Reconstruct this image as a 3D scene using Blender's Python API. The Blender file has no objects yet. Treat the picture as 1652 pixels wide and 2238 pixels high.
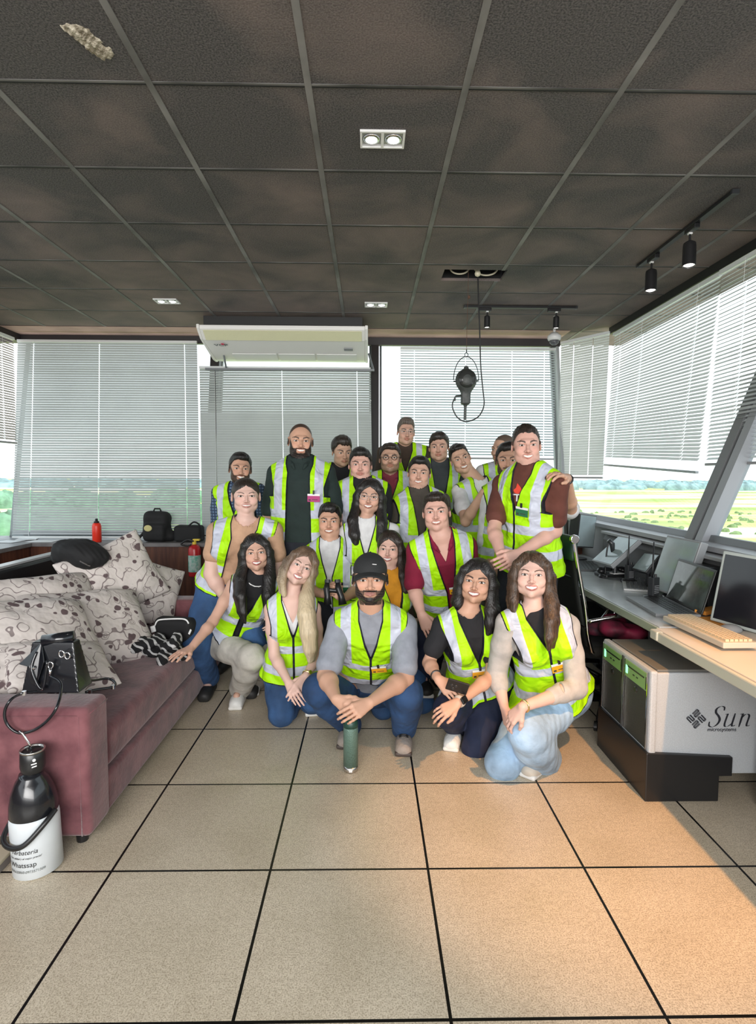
import bpy, math, random
import numpy as np
from mathutils import Vector, Matrix
random.seed(7)
rng = np.random.RandomState(7)
SC = bpy.context.scene
COL = SC.collection
PI = math.pi

# ---------------------------------------------------------------- camera
F_PX, PITCH, YAW, ROLL, EYE = 1232.94, .064556, .01753, -.004133, 1.5
cam_data = bpy.data.cameras.new('camera')
cam_data.sensor_fit = 'HORIZONTAL'
cam_data.sensor_width = 36.0
cam_data.lens = 36.0 * F_PX / 1652.0
cam_data.clip_start = .05
cam_data.clip_end = 6000
cam = bpy.data.objects.new('camera', cam_data)
COL.objects.link(cam)
cam.matrix_world = (Matrix.Translation((0, 0, EYE)) @ Matrix.Rotation(-YAW, 4, 'Z')
                    @ Matrix.Rotation(PI / 2 - PITCH, 4, 'X') @ Matrix.Rotation(-ROLL, 4, 'Z'))
SC.camera = cam

# ---------------------------------------------------------------- world, sun, exposure
SC.view_settings.view_transform = 'Standard'
SC.view_settings.look = 'None'
SC.view_settings.gamma = 1
SC.view_settings.use_curve_mapping = False
SC.view_settings.exposure = 0.0
SC.cycles.use_denoising = True
SC.cycles.max_bounces = 7
SC.cycles.diffuse_bounces = 4
SC.cycles.glossy_bounces = 3
SC.cycles.transmission_bounces = 6
SC.cycles.transparent_max_bounces = 12
SC.cycles.sample_clamp_indirect = 6
SC.cycles.caustics_reflective = False
SC.cycles.caustics_refractive = False

WORLD_STRENGTH = 1.95
w = bpy.data.worlds.new('sky'); SC.world = w; w.use_nodes = True
nt = w.node_tree; nt.nodes.clear()
out = nt.nodes.new('ShaderNodeOutputWorld'); bg = nt.nodes.new('ShaderNodeBackground')
tc = nt.nodes.new('ShaderNodeTexCoord'); sep = nt.nodes.new('ShaderNodeSeparateXYZ')
rampn = nt.nodes.new('ShaderNodeValToRGB')
rampn.color_ramp.elements[0].position = 0.0; rampn.color_ramp.elements[0].color = (1.0, 1.0, 1.0, 1)
rampn.color_ramp.elements[1].position = .7; rampn.color_ramp.elements[1].color = (.78, .88, 1.0, 1)
nt.links.new(tc.outputs['Generated'], sep.inputs[0]); nt.links.new(sep.outputs['Z'], rampn.inputs[0])
nt.links.new(rampn.outputs[0], bg.inputs[0]); nt.links.new(bg.outputs[0], out.inputs[0])
bg.inputs[1].default_value = WORLD_STRENGTH


def light(name, kind, loc, target, energy, color, **kw):
    d = bpy.data.lights.new(name, kind); d.energy = energy; d.color = color
    for k, v in kw.items(): setattr(d, k, v)
    o = bpy.data.objects.new(name, d); COL.objects.link(o); o.location = loc
    o.rotation_euler = (Vector(target) - Vector(loc)).to_track_quat('-Z', 'Y').to_euler()
    return o


light('sun', 'SUN', (3, -6, 12), (0, 0, 0), 2.6, (1, .95, .86), angle=math.radians(1.5))
# daylight entering through the windows behind the photographer
light('window_light', 'AREA', (-.3, -2.3, 2.0), (-.1, 3.4, .7), 132, (1, .985, .96), shape='RECTANGLE', size=4.6, size_y=1.7, spread=math.radians(115))
# a warm ceiling spot above the near desk, out of the frame
light('ceiling_spot', 'SPOT', (1.50, 1.15, 2.85), (1.02, 2.30, 0), 360, (1, .48, .16), spot_size=math.radians(43), spot_blend=.8, shadow_soft_size=.03)

# ---------------------------------------------------------------- pixel -> place helpers
def ray(px, py):
    a, b = px - 826, py - 1119
    cr, sr = math.cos(ROLL), math.sin(ROLL)
    x = a * cr + b * sr; y = -a * sr + b * cr
    u = -y / F_PX; r = x / F_PX
    cp, sp = math.cos(PITCH), math.sin(PITCH)
    Y = cp + u * sp; Z = -sp + u * cp
    cy, sy = math.cos(YAW), math.sin(YAW)
    return np.array([r * cy + Y * sy, -r * sy + Y * cy, Z])


def atY(px, py, Y): r = ray(px, py); return r * Y / r[1] + np.array([0, 0, EYE])
def atX(px, py, X): r = ray(px, py); return r * X / r[0] + np.array([0, 0, EYE])
def atZ(px, py, Z): r = ray(px, py); return r * (Z - EYE) / r[2] + np.array([0, 0, EYE])
def V(*a): return np.array(a, float)


# ---------------------------------------------------------------- materials
def srgb(r, g, b):
    f = lambda c: (c / 255) / 12.92 if c / 255 <= .04045 else ((c / 255 + .055) / 1.055) ** 2.4
    return (f(r), f(g), f(b))


MATS = {}


def mat(name, col, rough=.6, metal=0., bump=0., bscale=60., var=0., vscale=8., spec=.5, coat=0., stretch=(1, 1, 1), detail=4., col2=None, trans=0., sheen=0.):
    if name in MATS: return MATS[name]
    m = bpy.data.materials.new(name); m.use_nodes = True; MATS[name] = m
    n = m.node_tree; N = n.nodes; L = n.links
    p = N['Principled BSDF']
    p.inputs['Base Color'].default_value = (*col, 1); p.inputs['Roughness'].default_value = rough
    p.inputs['Metallic'].default_value = metal; p.inputs['Specular IOR Level'].default_value = spec
    p.inputs['Coat Weight'].default_value = coat
    p.inputs['Sheen Weight'].default_value = sheen
    tcn = N.new('ShaderNodeTexCoord'); mp = N.new('ShaderNodeMapping'); mp.inputs['Scale'].default_value = stretch
    L.new(tcn.outputs['Object'], mp.inputs[0])
    nz = N.new('ShaderNodeTexNoise'); nz.inputs['Scale'].default_value = vscale; nz.inputs['Detail'].default_value = detail
    L.new(mp.outputs[0], nz.inputs['Vector'])
    mx = N.new('ShaderNodeMix'); mx.data_type = 'RGBA'
    a = col2 if col2 else tuple(min(1, c * (1 + var)) for c in col)
    b = col if col2 else tuple(c * (1 - var) for c in col)
    rp = N.new('ShaderNodeMapRange'); rp.inputs[1].default_value = .35; rp.inputs[2].default_value = .65
    L.new(nz.outputs[0], rp.inputs[0]); L.new(rp.outputs[0], mx.inputs[0])
    mx.inputs[6].default_value = (*b, 1); mx.inputs[7].default_value = (*a, 1)
    L.new(mx.outputs[2], p.inputs['Base Color'])
    if bump:
        bz = N.new('ShaderNodeTexNoise'); bz.inputs['Scale'].default_value = bscale; bz.inputs['Detail'].default_value = 3
        L.new(mp.outputs[0], bz.inputs['Vector'])
        bp = N.new('ShaderNodeBump'); bp.inputs['Strength'].default_value = bump; bp.inputs['Distance'].default_value = .01
        L.new(bz.outputs[0], bp.inputs['Height']); L.new(bp.outputs[0], p.inputs['Normal'])
    if trans:
        tr = N.new('ShaderNodeBsdfTranslucent'); L.new(mx.outputs[2], tr.inputs[0])
        ms = N.new('ShaderNodeMixShader'); ms.inputs[0].default_value = trans
        L.new(p.outputs[0], ms.inputs[1]); L.new(tr.outputs[0], ms.inputs[2])
        L.new(ms.outputs[0], N['Material Output'].inputs[0])
    return m


def emit(name, col, s):
    m = bpy.data.materials.new(name); m.use_nodes = True
    p = m.node_tree.nodes['Principled BSDF']
    p.inputs['Base Color'].default_value = (*col, 1)
    p.inputs['Emission Color'].default_value = (*col, 1); p.inputs['Emission Strength'].default_value = s
    return m


# ---------------------------------------------------------------- mesh helpers
class MB:
    def __init__(s): s.v = []; s.f = []; s.m = []
    def add(s, vs, fs, mi=0):
        o = len(s.v); s.v += [tuple(map(float, x)) for x in vs]
        s.f += [tuple(i + o for i in q) for q in fs]; s.m += [mi] * len(fs); return s
    def box(s, a, b, mi=0, M=None):
        x0, y0, z0 = a; x1, y1, z1 = b
        vs = [(x0, y0, z0), (x1, y0, z0), (x1, y1, z0), (x0, y1, z0), (x0, y0, z1), (x1, y0, z1), (x1, y1, z1), (x0, y1, z1)]
        if M is not None: vs = [M @ Vector(q) for q in vs]
        return s.add(vs, [(0, 3, 2, 1), (4, 5, 6, 7), (0, 1, 5, 4), (1, 2, 6, 5), (2, 3, 7, 6), (3, 0, 4, 7)], mi)
    def slab(s, o, ex, ey, ez, mi=0):
        """parallelepiped from corner o with edge vectors"""
        o, ex, ey, ez = map(np.asarray, (o, ex, ey, ez))
        vs = [o, o + ex, o + ex + ey, o + ey, o + ez, o + ex + ez, o + ex + ey + ez, o + ey + ez]
        return s.add(vs, [(0, 3, 2, 1), (4, 5, 6, 7), (0, 1, 5, 4), (1, 2, 6, 5), (2, 3, 7, 6), (3, 0, 4, 7)], mi)
    def tube(s, pts, r, n=10, mi=0, cap=True, closed=False):
        pts = [np.asarray(p, float) for p in pts]; k = len(pts)
        rs = r if hasattr(r, '__len__') else [r] * k
        up = None; o = len(s.v); vs = []
        for i, p in enumerate(pts):
            if closed: t = pts[(i + 1) % k] - pts[i - 1]
            else: t = pts[min(i + 1, k - 1)] - pts[max(i - 1, 0)]
            t = t / (np.linalg.norm(t) + 1e-9)
            if up is None:
                up = np.cross(t, (0, 0, 1.)) if abs(t[2]) < .9 else np.cross(t, (1., 0, 0))
            up = up - t * np.dot(up, t); up /= np.linalg.norm(up) + 1e-9
            w_ = np.cross(t, up)
            for j in range(n):
                a = 2 * PI * j / n; vs.append(p + rs[i] * (math.cos(a) * up + math.sin(a) * w_))
        fs = []
        for i in range(k if closed else k - 1):
            for j in range(n):
                a = i * n + j; b = i * n + (j + 1) % n; c = ((i + 1) % k) * n + (j + 1) % n; d = ((i + 1) % k) * n + j
                fs.append((a, b, c, d))
        if cap and not closed: fs.append(tuple(range(n))[::-1]); fs.append(tuple((k - 1) * n + j for j in range(n)))
        return s.add(vs, fs, mi)
    def lathe(s, prof, c=(0, 0, 0), n=28, M=None, mi=0):
        vs = []; fs = []
        for r, z in prof:
            for j in range(n):
                a = 2 * PI * j / n; vs.append(Vector((r * math.cos(a) + c[0], r * math.sin(a) + c[1], z + c[2])))
        if M is not None: vs = [M @ q for q in vs]
        for i in range(len(prof) - 1):
            for j in range(n): fs.append((i * n + j, i * n + (j + 1) % n, (i + 1) * n + (j + 1) % n, (i + 1) * n + j))
        fs.append(tuple(range(n))[::-1]); fs.append(tuple((len(prof) - 1) * n + j for j in range(n)))
        return s.add(vs, fs, mi)
    def prism(s, poly, ext, mi=0):
        """poly: 3d points (planar, ordered); ext: extrusion vector"""
        poly = [np.asarray(p, float) for p in poly]; n = len(poly); e = np.asarray(ext, float)
        vs = poly + [p + e for p in poly]
        fs = [tuple(range(n))[::-1], tuple(range(n, 2 * n))] + [(i, (i + 1) % n, n + (i + 1) % n, n + i) for i in range(n)]
        return s.add(vs, fs, mi)
    def grid(s, fn, nu, nv, mi=0, closed_u=False):
        vs = [fn(i / (nu - (0 if closed_u else 1)), j / (nv - 1)) for i in range(nu) for j in range(nv)]
        fs = []
        for i in range(nu if closed_u else nu - 1):
            for j in range(nv - 1):
                a = i * nv + j; b = ((i + 1) % nu) * nv + j
                fs.append((a, b, b + 1, a + 1))
        return s.add(vs, fs, mi)


def obj(name, mb, mats, parent=None, bevel=0., smooth=False, sub=0, auto=True, solid=0.):
    me = bpy.data.meshes.new(name); me.from_pydata(mb.v, [], mb.f)
    mats = mats if isinstance(mats, (list, tuple)) else [mats]
    for m in mats: me.materials.append(m)
    if len(mats) > 1: me.polygons.foreach_set('material_index', mb.m)
    me.validate(); me.update()
    o = bpy.data.objects.new(name, me); COL.objects.link(o)
    if parent is not None: o.parent = parent
    if solid:
        md = o.modifiers.new('s', 'SOLIDIFY'); md.thickness = solid; md.offset = 0
    if bevel:
        md = o.modifiers.new('b', 'BEVEL'); md.width = bevel; md.segments = 2; md.limit_method = 'ANGLE'
        md.harden_normals = False
    if sub:
        md = o.modifiers.new('u', 'SUBSURF'); md.levels = sub; md.render_levels = sub
    if smooth: me.polygons.foreach_set('use_smooth', [True] * len(me.polygons))
    return o


def tag(o, label=None, cat=None, group=None, kind=None):
    if label: o['label'] = label
    if cat: o['category'] = cat
    if group: o['group'] = group
    if kind: o['kind'] = kind
    return o


def thing(name, label, cat, loc=(0, 0, 0), rz=0., group=None):
    o = bpy.data.objects.new(name, None); COL.objects.link(o); o.location = loc; o.rotation_euler = (0, 0, rz)
    o.empty_display_size = .1
    return tag(o, label, cat, group)


def struct(name, mb, m, **kw):
    o = obj(name, mb, m, **kw); o['kind'] = 'structure'; return o


def copy_tree(o, parent=None):
    c = o.copy(); COL.objects.link(c)
    if parent is not None: c.parent = parent
    for ch in list(o.children): copy_tree(ch, c)
    return c


def text_mb(s, size, M, align='CENTER', shear=0., ext=.0008, bold=0., sx=1.):
    cu = bpy.data.curves.new('t', 'FONT'); cu.body = s; cu.size = size; cu.align_x = align; cu.align_y = 'CENTER'
    cu.extrude = ext; cu.shear = shear; cu.offset = bold
    o = bpy.data.objects.new('t', cu); COL.objects.link(o)
    dg = bpy.context.evaluated_depsgraph_get(); me = bpy.data.meshes.new_from_object(o.evaluated_get(dg))
    mb = MB(); S = Matrix.Diagonal((sx, 1, 1, 1))
    mb.add([M @ S @ v.co for v in me.vertices], [tuple(p.vertices) for p in me.polygons])
    bpy.data.objects.remove(o); bpy.data.curves.remove(cu); bpy.data.meshes.remove(me)
    return mb


def frame(o, x, y):
    """matrix with origin o, x axis and y axis directions"""
    x = Vector(x).normalized(); z = x.cross(Vector(y)).normalized(); y = z.cross(x)
    return Matrix(((x.x, y.x, z.x, o[0]), (x.y, y.y, z.y, o[1]), (x.z, y.z, z.z, o[2]), (0, 0, 0, 1)))


# ---------------------------------------------------------------- implicit surfaces (smooth blended bodies meshed by surface nets)
def unit(v): v = np.asarray(v, float); return v / (np.linalg.norm(v) + 1e-12)


def wob(x, y, z, f, seed=0):
    """cheap smooth pseudo noise in about -1..1"""
    r = np.random.RandomState(seed); o = 0
    for i in range(4):
        d = unit(r.randn(3)) * f * (1 + .6 * i); o = o + np.sin(x * d[0] + y * d[1] + z * d[2] + r.rand() * 6.28) / (1 + .3 * i)
    return o / 2.4


class SDF:
    def __init__(s): s.p = []
    def add(s, fn, lo, hi, k=.01, op='u'): s.p.append((fn, np.asarray(lo, float), np.asarray(hi, float), k, op)); return s
    def cap(s, a, b, ra, rb=None, k=.012, op='u'):
        a = np.asarray(a, float); b = np.asarray(b, float); rb = ra if rb is None else rb
        ba = b - a; L2 = float(ba @ ba) + 1e-12
        def fn(x, y, z):
            px, py, pz = x - a[0], y - a[1], z - a[2]
            t = np.clip((px * ba[0] + py * ba[1] + pz * ba[2]) / L2, 0, 1)
            return np.sqrt((px - t * ba[0]) ** 2 + (py - t * ba[1]) ** 2 + (pz - t * ba[2]) ** 2) - (ra + (rb - ra) * t)
        r = max(ra, rb)
        return s.add(fn, np.minimum(a, b) - r, np.maximum(a, b) + r, k, op)
    def chain(s, pts, rs, k=.012, op='u'):
        for i in range(len(pts) - 1): s.cap(pts[i], pts[i + 1], rs[i], rs[i + 1], k, op)
        return s
    def ell(s, c, r, R=None, k=.012, op='u'):
        c = np.asarray(c, float); r = np.asarray(r, float); R = np.eye(3) if R is None else R
        def fn(x, y, z):
            px, py, pz = x - c[0], y - c[1], z - c[2]
            q = [px * R[0, i] + py * R[1, i] + pz * R[2, i] for i in range(3)]
            k0 = np.sqrt((q[0] / r[0]) ** 2 + (q[1] / r[1]) ** 2 + (q[2] / r[2]) ** 2)
            k1 = np.sqrt((q[0] / r[0] ** 2) ** 2 + (q[1] / r[1] ** 2) ** 2 + (q[2] / r[2] ** 2) ** 2)
            return k0 * (k0 - 1) / (k1 + 1e-9)
        e = np.sqrt(((R * r) ** 2).sum(1))
        return s.add(fn, c - e, c + e, k, op)
    def rbox(s, c, h, R=None, rad=.01, k=.008, op='u'):
        c = np.asarray(c, float); h = np.asarray(h, float); R = np.eye(3) if R is None else R
        def fn(x, y, z):
            px, py, pz = x - c[0], y - c[1], z - c[2]
            q = [np.abs(px * R[0, i] + py * R[1, i] + pz * R[2, i]) - (h[i] - rad) for i in range(3)]
            o = np.sqrt(sum(np.maximum(t, 0) ** 2 for t in q))
            return o + np.minimum(np.maximum(np.maximum(q[0], q[1]), q[2]), 0) - rad
        e = (np.abs(R) * h).sum(1)
        return s.add(fn, c - e, c + e, k, op)
    def mod(s, fn): s.p.append((fn, None, None, 0, 'm')); return s   # F = fn(F,x,y,z) on the whole field
    def mesh(s, cell, fine=(), pad=.02):
        us = [p for p in s.p if p[4] == 'u']
        lo = np.min([p[1] for p in us], 0) - pad; hi = np.max([p[2] for p in us], 0) + pad
        ax = []
        for i in range(3):
            pts = [lo[i]]; iv = [(f[0][i], f[1][i], f[2]) for f in fine]
            x = lo[i]
            while x < hi[i]:
                c = cell
                for a, b, fc in iv:
                    if a <= x <= b: c = min(c, fc)
                    elif x < a < x + c and fc < c: c = max(fc, a - x)
                x += c; pts.append(x)
            ax.append(np.array(pts, np.float32))
        nx, ny, nz = map(len, ax)
        Fv = np.full((nx, ny, nz), .05, np.float32)
        X = ax[0][:, None, None]; Y = ax[1][None, :, None]; Z = ax[2][None, None, :]
        for fn, a, b, k, op in s.p:
            if op == 'm':
                Fv = fn(Fv, X, Y, Z).astype(np.float32); continue
            m = k + 2 * cell + .012
            sl = []
            for i in range(3):
                i0 = max(0, np.searchsorted(ax[i], a[i] - m) - 1); i1 = min(len(ax[i]), np.searchsorted(ax[i], b[i] + m) + 1)
                sl.append(slice(i0, i1))
            if any(q.stop <= q.start for q in sl): continue
            d = fn(X[sl[0]], Y[:, sl[1]], Z[:, :, sl[2]]).astype(np.float32)
            G = Fv[sl[0], sl[1], sl[2]]
            if op == 'u':
                h = np.clip(.5 + .5 * (G - d) / k, 0, 1); Fv[sl[0], sl[1], sl[2]] = G + (d - G) * h - k * h * (1 - h)
            else:
                d = -d; h = np.clip(.5 - .5 * (G - d) / k, 0, 1); Fv[sl[0], sl[1], sl[2]] = G + (d - G) * h + k * h * (1 - h)
        Fv[0] = Fv[-1] = .05; Fv[:, 0] = Fv[:, -1] = .05; Fv[:, :, 0] = Fv[:, :, -1] = .05
        S = Fv < 0
        cnt = np.zeros((nx - 1, ny - 1, nz - 1), np.uint8)
        for dx in (0, 1):
            for dy in (0, 1):
                for dz in (0, 1): cnt += S[dx:nx - 1 + dx, dy:ny - 1 + dy, dz:nz - 1 + dz]
        act = (cnt > 0) & (cnt < 8)
        I, J, K = np.nonzero(act); n = len(I)
        idx = np.full(act.shape, -1, np.int32); idx[I, J, K] = np.arange(n)
        acc = np.zeros((n, 3)); num = np.zeros(n)
        cs = [(0, 0, 0), (1, 0, 0), (0, 1, 0), (1, 1, 0), (0, 0, 1), (1, 0, 1), (0, 1, 1), (1, 1, 1)]
        for a, b in ((0, 1), (2, 3), (4, 5), (6, 7), (0, 2), (1, 3), (4, 6), (5, 7), (0, 4), (1, 5), (2, 6), (3, 7)):
            A, B = cs[a], cs[b]
            fa = Fv[I + A[0], J + A[1], K + A[2]]; fb = Fv[I + B[0], J + B[1], K + B[2]]
            m = (fa < 0) != (fb < 0)
            t = np.where(m, fa / np.where(m, fa - fb, 1), 0)
            pa = np.stack([ax[0][I + A[0]], ax[1][J + A[1]], ax[2][K + A[2]]], 1)
            pb = np.stack([ax[0][I + B[0]], ax[1][J + B[1]], ax[2][K + B[2]]], 1)
            acc += (pa + (pb - pa) * t[:, None]) * m[:, None]; num += m
        vs = acc / num[:, None]
        quads = []
        for axis in range(3):
            sl0 = [slice(1, -1)] * 3; sl1 = [slice(1, -1)] * 3
            sl0[axis] = slice(0, -1); sl1[axis] = slice(1, None)
            a = S[tuple(sl0)]; b = S[tuple(sl1)]
            E = np.array(np.nonzero(a != b)).T
            fl = a[tuple(E.T)]
            for q in range(3):
                if q != axis: E[:, q] += 1
            u, v_ = [(1, 2), (2, 0), (0, 1)][axis]
            du = np.zeros(3, int); dv = np.zeros(3, int); du[u] = 1; dv[v_] = 1
            g = lambda off: idx[tuple((E + off).T)]
            q4 = np.stack([g(-du - dv), g(-dv), g(0 * du), g(-du)], 1)
            q4[~fl] = q4[~fl][:, ::-1]
            quads.append(q4)
        return vs, np.concatenate(quads)


def sobj(name, sdf, m, parent=None, cell=.006, fine=(), base=(0, 0, 0), color=None, attr=None, pad=.02, mesh=None):
    vs, qs = mesh if mesh is not None else sdf.mesh(cell, fine, pad)
    me = bpy.data.meshes.new(name)
    me.vertices.add(len(vs)); me.vertices.foreach_set('co', (vs - np.asarray(base)).astype(np.float32).ravel())
    me.loops.add(len(qs) * 4); me.loops.foreach_set('vertex_index', qs.astype(np.int32).ravel())
    me.polygons.add(len(qs)); me.polygons.foreach_set('loop_start', np.arange(0, len(qs) * 4, 4, dtype=np.int32))
    me.polygons.foreach_set('use_smooth', np.ones(len(qs), bool))
    me.materials.append(m)
    if color is not None:
        a = me.attributes.new('Col', 'FLOAT_COLOR', 'POINT')
        c = color(vs) if callable(color) else color
        a.data.foreach_set('color', np.concatenate([c, np.ones((len(c), 1))], 1).astype(np.float32).ravel())
    if attr is not None:
        a = me.attributes.new('vd', 'FLOAT_VECTOR', 'POINT'); a.data.foreach_set('vector', attr(vs).astype(np.float32).ravel())
    me.update(calc_edges=True); me.validate()
    o = bpy.data.objects.new(name, me); COL.objects.link(o)
    if parent is not None: o.parent = parent
    return o

# =================================================================== ROOM SHELL
def floor_mat():
    m = bpy.data.materials.new('floor_tiles'); m.use_nodes = True; n = m.node_tree; N = n.nodes; L = n.links; p = N['Principled BSDF']
    tcn = N.new('ShaderNodeTexCoord'); mp = N.new('ShaderNodeMapping'); mp.inputs['Location'].default_value = (.3675 + .6 * 20, -1.4612 + .6 * 20, 0)
    L.new(tcn.outputs['Object'], mp.inputs[0])
    br = N.new('ShaderNodeTexBrick'); br.offset = 0; br.squash = 1; br.inputs['Scale'].default_value = 1
    br.inputs['Brick Width'].default_value = .6; br.inputs['Row Height'].default_value = .6; br.inputs['Mortar Size'].default_value = .0048
    br.inputs['Mortar Smooth'].default_value = 0; br.inputs['Bias'].default_value = 0
    br.inputs['Color1'].default_value = (1, 1, 1, 1); br.inputs['Color2'].default_value = (.90, .90, .90, 1); br.inputs['Mortar'].default_value = (0, 0, 0, 1)
    L.new(mp.outputs[0], br.inputs[0])
    n1 = N.new('ShaderNodeTexNoise'); n1.inputs['Scale'].default_value = 210; n1.inputs['Detail'].default_value = 3
    n2 = N.new('ShaderNodeTexNoise'); n2.inputs['Scale'].default_value = 3.2; n2.inputs['Detail'].default_value = 6; n2.inputs['Distortion'].default_value = .5
    n3 = N.new('ShaderNodeTexNoise'); n3.inputs['Scale'].default_value = 55; n3.inputs['Detail'].default_value = 2
    for q in (n1, n2, n3): L.new(tcn.outputs['Object'], q.inputs[0])
    c1 = N.new('ShaderNodeValToRGB'); c1.color_ramp.elements[0].position = .36; c1.color_ramp.elements[0].color = (*srgb(180, 166, 144), 1)
    c1.color_ramp.elements[1].position = .56; c1.color_ramp.elements[1].color = (*srgb(224, 211, 190), 1); L.new(n1.outputs[0], c1.inputs[0])
    c2 = N.new('ShaderNodeValToRGB'); c2.color_ramp.elements[0].position = .3; c2.color_ramp.elements[0].color = (.84, .83, .80, 1)
    c2.color_ramp.elements[1].position = .7; c2.color_ramp.elements[1].color = (1.0, 1.0, 1.0, 1); L.new(n2.outputs[0], c2.inputs[0])
    c3 = N.new('ShaderNodeValToRGB'); c3.color_ramp.elements[0].position = .3; c3.color_ramp.elements[0].color = (.86, .85, .84, 1)
    c3.color_ramp.elements[1].position = .6; c3.color_ramp.elements[1].color = (1, 1, 1, 1); L.new(n3.outputs[0], c3.inputs[0])
    def mul(a, b):
        q = N.new('ShaderNodeMix'); q.data_type = 'RGBA'; q.blend_type = 'MULTIPLY'; q.inputs[0].default_value = 1; L.new(a, q.inputs[6]); L.new(b, q.inputs[7]); return q.outputs[2]
    c = mul(mul(mul(c1.outputs[0], c2.outputs[0]), c3.outputs[0]), br.outputs['Color'])
    L.new(c, p.inputs['Base Color'])
    rr = N.new('ShaderNodeMapRange'); rr.inputs[3].default_value = .26; rr.inputs[4].default_value = .44; L.new(n2.outputs[0], rr.inputs[0]); L.new(rr.outputs[0], p.inputs['Roughness'])
    bp = N.new('ShaderNodeBump'); bp.inputs['Strength'].default_value = .6; bp.inputs['Distance'].default_value = .004; bp.invert = True
    L.new(br.outputs['Fac'], bp.inputs['Height']); L.new(bp.outputs[0], p.inputs['Normal'])
    return m


def ceil_mat():
    m = bpy.data.materials.new('ceiling_paint'); m.use_nodes = True; n = m.node_tree; N = n.nodes; L = n.links; p = N['Principled BSDF']; p.inputs['Roughness'].default_value = .75
    p.inputs['Specular IOR Level'].default_value = .25
    tcn = N.new('ShaderNodeTexCoord'); n1 = N.new('ShaderNodeTexNoise'); n1.inputs['Scale'].default_value = 150; n1.inputs['Detail'].default_value = 4
    n2 = N.new('ShaderNodeTexNoise'); n2.inputs['Scale'].default_value = 1.9; n2.inputs['Detail'].default_value = 7; n2.inputs['Distortion'].default_value = .5
    for q in (n1, n2): L.new(tcn.outputs['Object'], q.inputs[0])
    c1 = N.new('ShaderNodeValToRGB'); c1.color_ramp.elements[0].position = .35; c1.color_ramp.elements[0].color = (.044, .042, .043, 1)
    c1.color_ramp.elements[1].position = .65; c1.color_ramp.elements[1].color = (.125, .116, .113, 1); L.new(n1.outputs[0], c1.inputs[0])
    # dusty wear patches, soft edged
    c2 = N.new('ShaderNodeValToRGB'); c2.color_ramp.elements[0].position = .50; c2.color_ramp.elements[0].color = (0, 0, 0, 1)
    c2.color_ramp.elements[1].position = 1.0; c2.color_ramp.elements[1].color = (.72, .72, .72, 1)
    # light on the far ceiling put into the colour, paler towards the windows
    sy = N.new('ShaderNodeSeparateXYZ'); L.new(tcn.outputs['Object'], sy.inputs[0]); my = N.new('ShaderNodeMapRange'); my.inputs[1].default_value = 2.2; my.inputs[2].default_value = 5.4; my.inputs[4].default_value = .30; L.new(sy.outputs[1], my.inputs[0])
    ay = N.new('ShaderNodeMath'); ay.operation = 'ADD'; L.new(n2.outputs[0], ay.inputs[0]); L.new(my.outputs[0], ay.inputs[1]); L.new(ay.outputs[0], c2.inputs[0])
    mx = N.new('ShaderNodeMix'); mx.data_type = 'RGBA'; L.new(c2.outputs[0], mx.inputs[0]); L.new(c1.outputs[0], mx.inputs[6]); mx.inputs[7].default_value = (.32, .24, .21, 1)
    L.new(mx.outputs[2], p.inputs['Base Color'])
    bp = N.new('ShaderNodeBump'); bp.inputs['Strength'].default_value = .5; bp.inputs['Distance'].default_value = .003; L.new(n1.outputs[0], bp.inputs['Height']); L.new(bp.outputs[0], p.inputs['Normal'])
    return m


CZ = 2.98
LX, RX, BY, FY = -3.95, 2.85, 6.45, -2.6
mb = MB(); mb.box((LX, FY, -.1), (RX, BY, 0)); struct('floor', mb, floor_mat())
# ceiling with a real opening for the cables
hx0, hx1, hy0, hy1 = .545, 1.0, 4.15, 4.38
mb = MB()
for a, b in (((LX, FY), (RX, hy0)), ((LX, hy1), (RX, BY)), ((LX, hy0), (hx0, hy1)), ((hx1, hy0), (RX, hy1))):
    mb.box((a[0], a[1], CZ), (b[0], b[1], CZ + .02))
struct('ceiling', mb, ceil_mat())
mb = MB()
for i in range(-6, 7):
    x = -.833 + .6 * i
    if LX < x < RX:
        if hx0 < x < hx1: mb.box((x - .013, FY, CZ - .0035), (x + .013, hy0, CZ)); mb.box((x - .013, hy1, CZ - .0035), (x + .013, BY, CZ))
        else: mb.box((x - .013, FY, CZ - .0035), (x + .013, BY, CZ))
struct('trim_1', mb, mat('worn_grid', (.15, .145, .14), .6, var=.4, vscale=6, stretch=(1, .5, 1)))
mb = MB()
for j in range(-8, 8):
    y = 2.2548 + .6 * j
    if FY < y < BY: mb.box((LX, y - .004, CZ - .003), (RX, y + .004, CZ)); 
struct('trim_2', mb, mat('dark_joint', (.006, .006, .006), .7))
mb = MB()
for j in range(-8, 8):
    y = 2.2548 + .6 * j
    if FY < y < BY: mb.box((LX, y - .014, CZ - .0025), (RX, y - .004, CZ))
struct('trim_3', mb, mat('worn_grid2', (.10, .097, .092), .6, var=.6, vscale=3))
# dark void box above the hatch
mb = MB(); mb.box((hx0 - .02, hy0 - .02, CZ + .02), (hx1 + .02, hy0 - .01, CZ + .25)); mb.box((hx0 - .02, hy1 + .01, CZ + .02), (hx1 + .02, hy1 + .02, CZ + .25))
mb.box((hx0 - .02, hy0, CZ + .02), (hx0 - .01, hy1, CZ + .25)); mb.box((hx1 + .01, hy0, CZ + .02), (hx1 + .02, hy1, CZ + .25)); mb.box((hx0 - .02, hy0 - .02, CZ + .25), (hx1 + .02, hy1 + .02, CZ + .27))
BLK = mat('black_metal', (.010, .010, .010), .5)
struct('ceiling_void', mb, BLK)

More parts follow.
